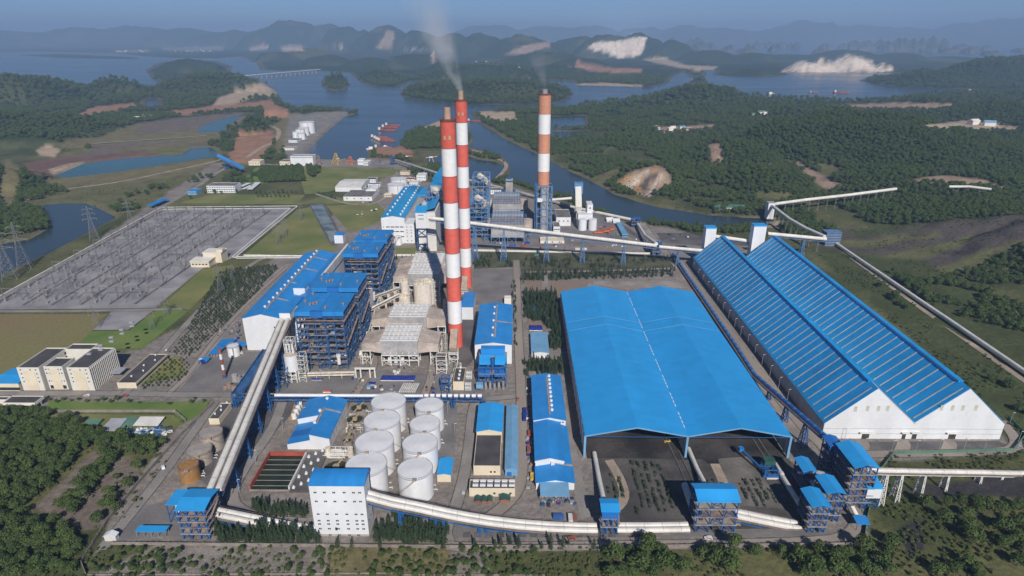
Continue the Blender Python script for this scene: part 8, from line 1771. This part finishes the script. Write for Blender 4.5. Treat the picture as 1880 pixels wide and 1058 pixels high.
# far woods and undergrowth
WB = [area(p, st, k, th, nz, 9) for p, st, k, th, nz in (([(483,312),(540,309),(554,309),(559,334),(483,337),(476,330)], 4.5, 1, 0, 9), ([(564,309),(588,310),(588,316),(575,327),(566,322)], 4.5, 1, 0, 9), ([(403,333),(430,316),(480,315),(476,332),(440,338)], 7, .6, .4, 30), ([(-120,395),(0,385),(40,378),(80,384),(97,402),(90,418),(50,430),(0,438),(-120,440)], 7, 1, 0, 9), ([(733,262),(742,247),(766,240),(800,238),(835,236),(866,250),(858,266),(800,274),(745,275)], 8, .9, .3, 40), ([(640,206),(656,203.5),(657,207),(640,211)], 8, 1, 0, 9), ([(200,372),(240,352),(300,340),(400,322),(395,327),(300,350),(215,378)], 9, .7, .5, 20))]
P = ground_z(np.concatenate(WB)); scatter('bank_woods', 'broad', P, RNG.uniform(.7, 1.2, len(P))*1.15)
EXC = [np.array(p, float) for c, s, p in PATCH if c not in ('grass', 'scrub')]+[np.array([(1522,456),(1548,448),(1760,594),(2010,758),(1980,782),(1730,610)], float)]
def wild(x0, x1, y0, y1, st, size, thr_flat, thr_hill, name, kind='broad'):
    x, y = jitter_grid(x0, x1, y0, y1, st); px, py = PRnp(x, y, np.zeros_like(x)); m = (px > -350) & (px < 2230); x, y = x[m], y[m]
    m = ~inpoly(x, y, PLANT); x, y = x[m], y[m]; z, sd = height(x, y); m = (sd > st*.4) & (z > -.3); x, y, z = x[m], y[m], z[m]
    px, py = PRnp(x, y, z); bad = np.zeros(x.shape, bool); wv = (fbm(x/25., y/25., 12, 3)-.45)*8
    for q in EXC:
        k = (px > q[:, 0].min()-9) & (px < q[:, 0].max()+9) & (py > q[:, 1].min()-9) & (py < q[:, 1].max()+9)
        if k.any(): bad[k] |= inpoly(px[k]+wv[k], py[k]+wv[k]*.5, q)
    dens = fbm(x/70., y/70., 41, 4); thr = np.where(z > 6, thr_hill, thr_flat); left = x < -300-.2*(y-400); thr = np.where(left & (y < 1900) & (z < 6), thr_flat+.14, thr)
    scr = inpoly(px, py, np.array([(1480,450),(1700,470),(1900,560),(2230,640),(2230,1060),(1590,1060),(1590,850),(1850,820)], float)); thr = np.where(scr, np.maximum(thr, .51), thr)
    ok = ~bad & (dens > thr) & ~inpoly(px, py, np.array([(150,770),(340,760),(330,830),(250,1000),(150,1060),(-400,1060),(-400,760)], float)); P = np.stack([x[ok], y[ok], z[ok]-.3], 1); return P, RNG.uniform(.55, 1.35, len(P))*size
A = [wild(200, 1500, 250, 950, 5.4, .9, .43, .24, 'w'), wild(-1100, 1700, 950, 1600, 6.6, 1.05, .41, .2, 'w'), wild(-2200, 2600, 1600, 2500, 11.0, 1.4, .35, .16, 'w'), wild(-3600, 4200, 2500, 4400, 24.0, 2.2, .34, .16, 'w'), wild(-1300, -250, 400, 950, 9.0, .85, .5, .3, 'w')]
scatter('forest', 'broad', np.concatenate([a[0] for a in A]), np.concatenate([a[1] for a in A]))
U = [area([(1480,447),(1560,422),(1700,412),(1880,397),(2100,385),(2100,440),(1880,452),(1780,502),(1700,522),(1580,482)], 7, .8, .47, 24, 9), area([(-200,755),(140,775),(190,802),(290,820),(285,842),(165,830),(60,935),(140,1000),(140,1065),(-250,1065)], 4.2, .7, 0), area([(160,1006),(1120,1006),(1590,1004),(1600,860),(1640,838),(1880,832),(2000,900),(2000,1070),(150,1070)], 3.0, .8, .40, 14, 5), area([(190,800),(340,770),(330,820),(250,940),(165,1010),(150,960)], 4, .5, .45, 12, 6), area([(1500,470),(1560,470),(1900,720),(1950,900),(1870,800),(1700,650)], 4.5, .75, .43, 22, 7), area([(40,345),(300,330),(380,305),(415,305),(300,378),(200,395),(80,375)], 11, .6, .5, 30, 8), area([(1010,300),(1060,318),(1130,352),(1210,376),(1300,390),(1400,398),(1380,380),(1230,362),(1140,330),(1040,290)], 8, .8, .36, 30, 8), area([(1000,345),(1160,398),(1240,408),(1400,415),(1400,425),(1240,420),(1150,408),(990,352)], 7, .6, .42, 30, 8)]
P = ground_z(np.concatenate(U)); px, py = PRnp(P[:, 0], P[:, 1], P[:, 2]); k = ~inpoly(px, py, np.array([(1640,900),(1880,865),(2000,930),(1830,912),(1720,915)], float)); P = P[k]
scatter('undergrowth', 'bush', P, RNG.uniform(.4, 1.0, len(P)))
# ------------------------------------------------------------------ smoke drifting from two flues
def smoke(pts, dens, col=(.95,.95,.96)):
    """plume that leans and spreads; its density falls off from the axis outward and upward"""
    b = MB(); rings = []; n = 16; (x0, y0, z0, r0), (x1, y1, z1, r1) = pts
    for k in range(7):
        f = k/6; rings.append([(x0+(x1-x0)*f+(r0+(r1-r0)*f)*math.cos(2*math.pi*i/n), y0+(y1-y0)*f+(r0+(r1-r0)*f)*math.sin(2*math.pi*i/n), z0+(z1-z0)*f) for i in range(n)])
    vs = [q for ring in rings for q in ring]; b.add(vs, [(i*n+k, i*n+(k+1) % n, (i+1)*n+(k+1) % n, (i+1)*n+k) for i in range(6) for k in range(n)]+[tuple(reversed(range(n))), tuple(6*n+k for k in range(n))])
    m = bpy.data.materials.new('flue_smoke'); m.use_nodes = True; nt = m.node_tree; N = nt.nodes; L = nt.links; N.remove(N['Principled BSDF'])
    v = N.new('ShaderNodeVolumePrincipled'); v.inputs['Color'].default_value = (*col, 1); tc = N.new('ShaderNodeTexCoord'); sx = N.new('ShaderNodeSeparateXYZ'); L.new(tc.outputs['Object'], sx.inputs['Vector'])
    def M(op, a, c=None, d=None):
        q = N.new('ShaderNodeMath'); q.operation = op
        for i, w in enumerate((a, c, d)):
            if w is None: continue
            if isinstance(w, (int, float)): q.inputs[i].default_value = w
            else: L.new(w, q.inputs[i])
        return q.outputs[0]
    f = M('DIVIDE', M('SUBTRACT', sx.outputs['Z'], z0), z1-z0); R_ = M('MULTIPLY_ADD', f, r1-r0, r0)
    dx = M('SUBTRACT', sx.outputs['X'], M('MULTIPLY_ADD', f, x1-x0, x0)); dy = M('SUBTRACT', sx.outputs['Y'], M('MULTIPLY_ADD', f, y1-y0, y0))
    q = M('DIVIDE', M('SQRT', M('ADD', M('MULTIPLY', dx, dx), M('MULTIPLY', dy, dy))), R_); edge = M('MAXIMUM', M('SUBTRACT', 1.0, M('MULTIPLY', q, q)), 0.0)
    n1 = N.new('ShaderNodeTexNoise'); n1.inputs['Scale'].default_value = .055; n1.inputs['Detail'].default_value = 4; mp = N.new('ShaderNodeMapping'); mp.inputs['Scale'].default_value = (1, 1, .5); L.new(tc.outputs['Object'], mp.inputs['Vector']); L.new(mp.outputs['Vector'], n1.inputs['Vector'])
    r = N.new('ShaderNodeMapRange'); r.inputs['From Min'].default_value = .36; r.inputs['From Max'].default_value = .66; r.inputs['To Min'].default_value = .02; L.new(n1.outputs['Fac'], r.inputs['Value'])
    up = M('POWER', M('MAXIMUM', M('SUBTRACT', 1.0, f), 0.0), 3.2); L.new(M('MULTIPLY', M('MULTIPLY', M('MULTIPLY', up, dens), edge), r.outputs['Result']), v.inputs['Density']); L.new(v.outputs['Volume'], N['Material Output'].inputs['Volume'])
    tag(b.build('smoke', m), kind='stuff')
z0 = ZAT(y2c-6, 845, 184)+7.5
smoke([(c2.x, y2c, z0, 3.2), (c2.x-58, y2c+40, z0+135, 44)], .2)
z3 = ZAT(c3y-6, 999, 173)+6
smoke([(c3x, c3y, z3, 3.4), (c3x-26, c3y+16, z3+90, 26)], .11, (.6,.62,.66))
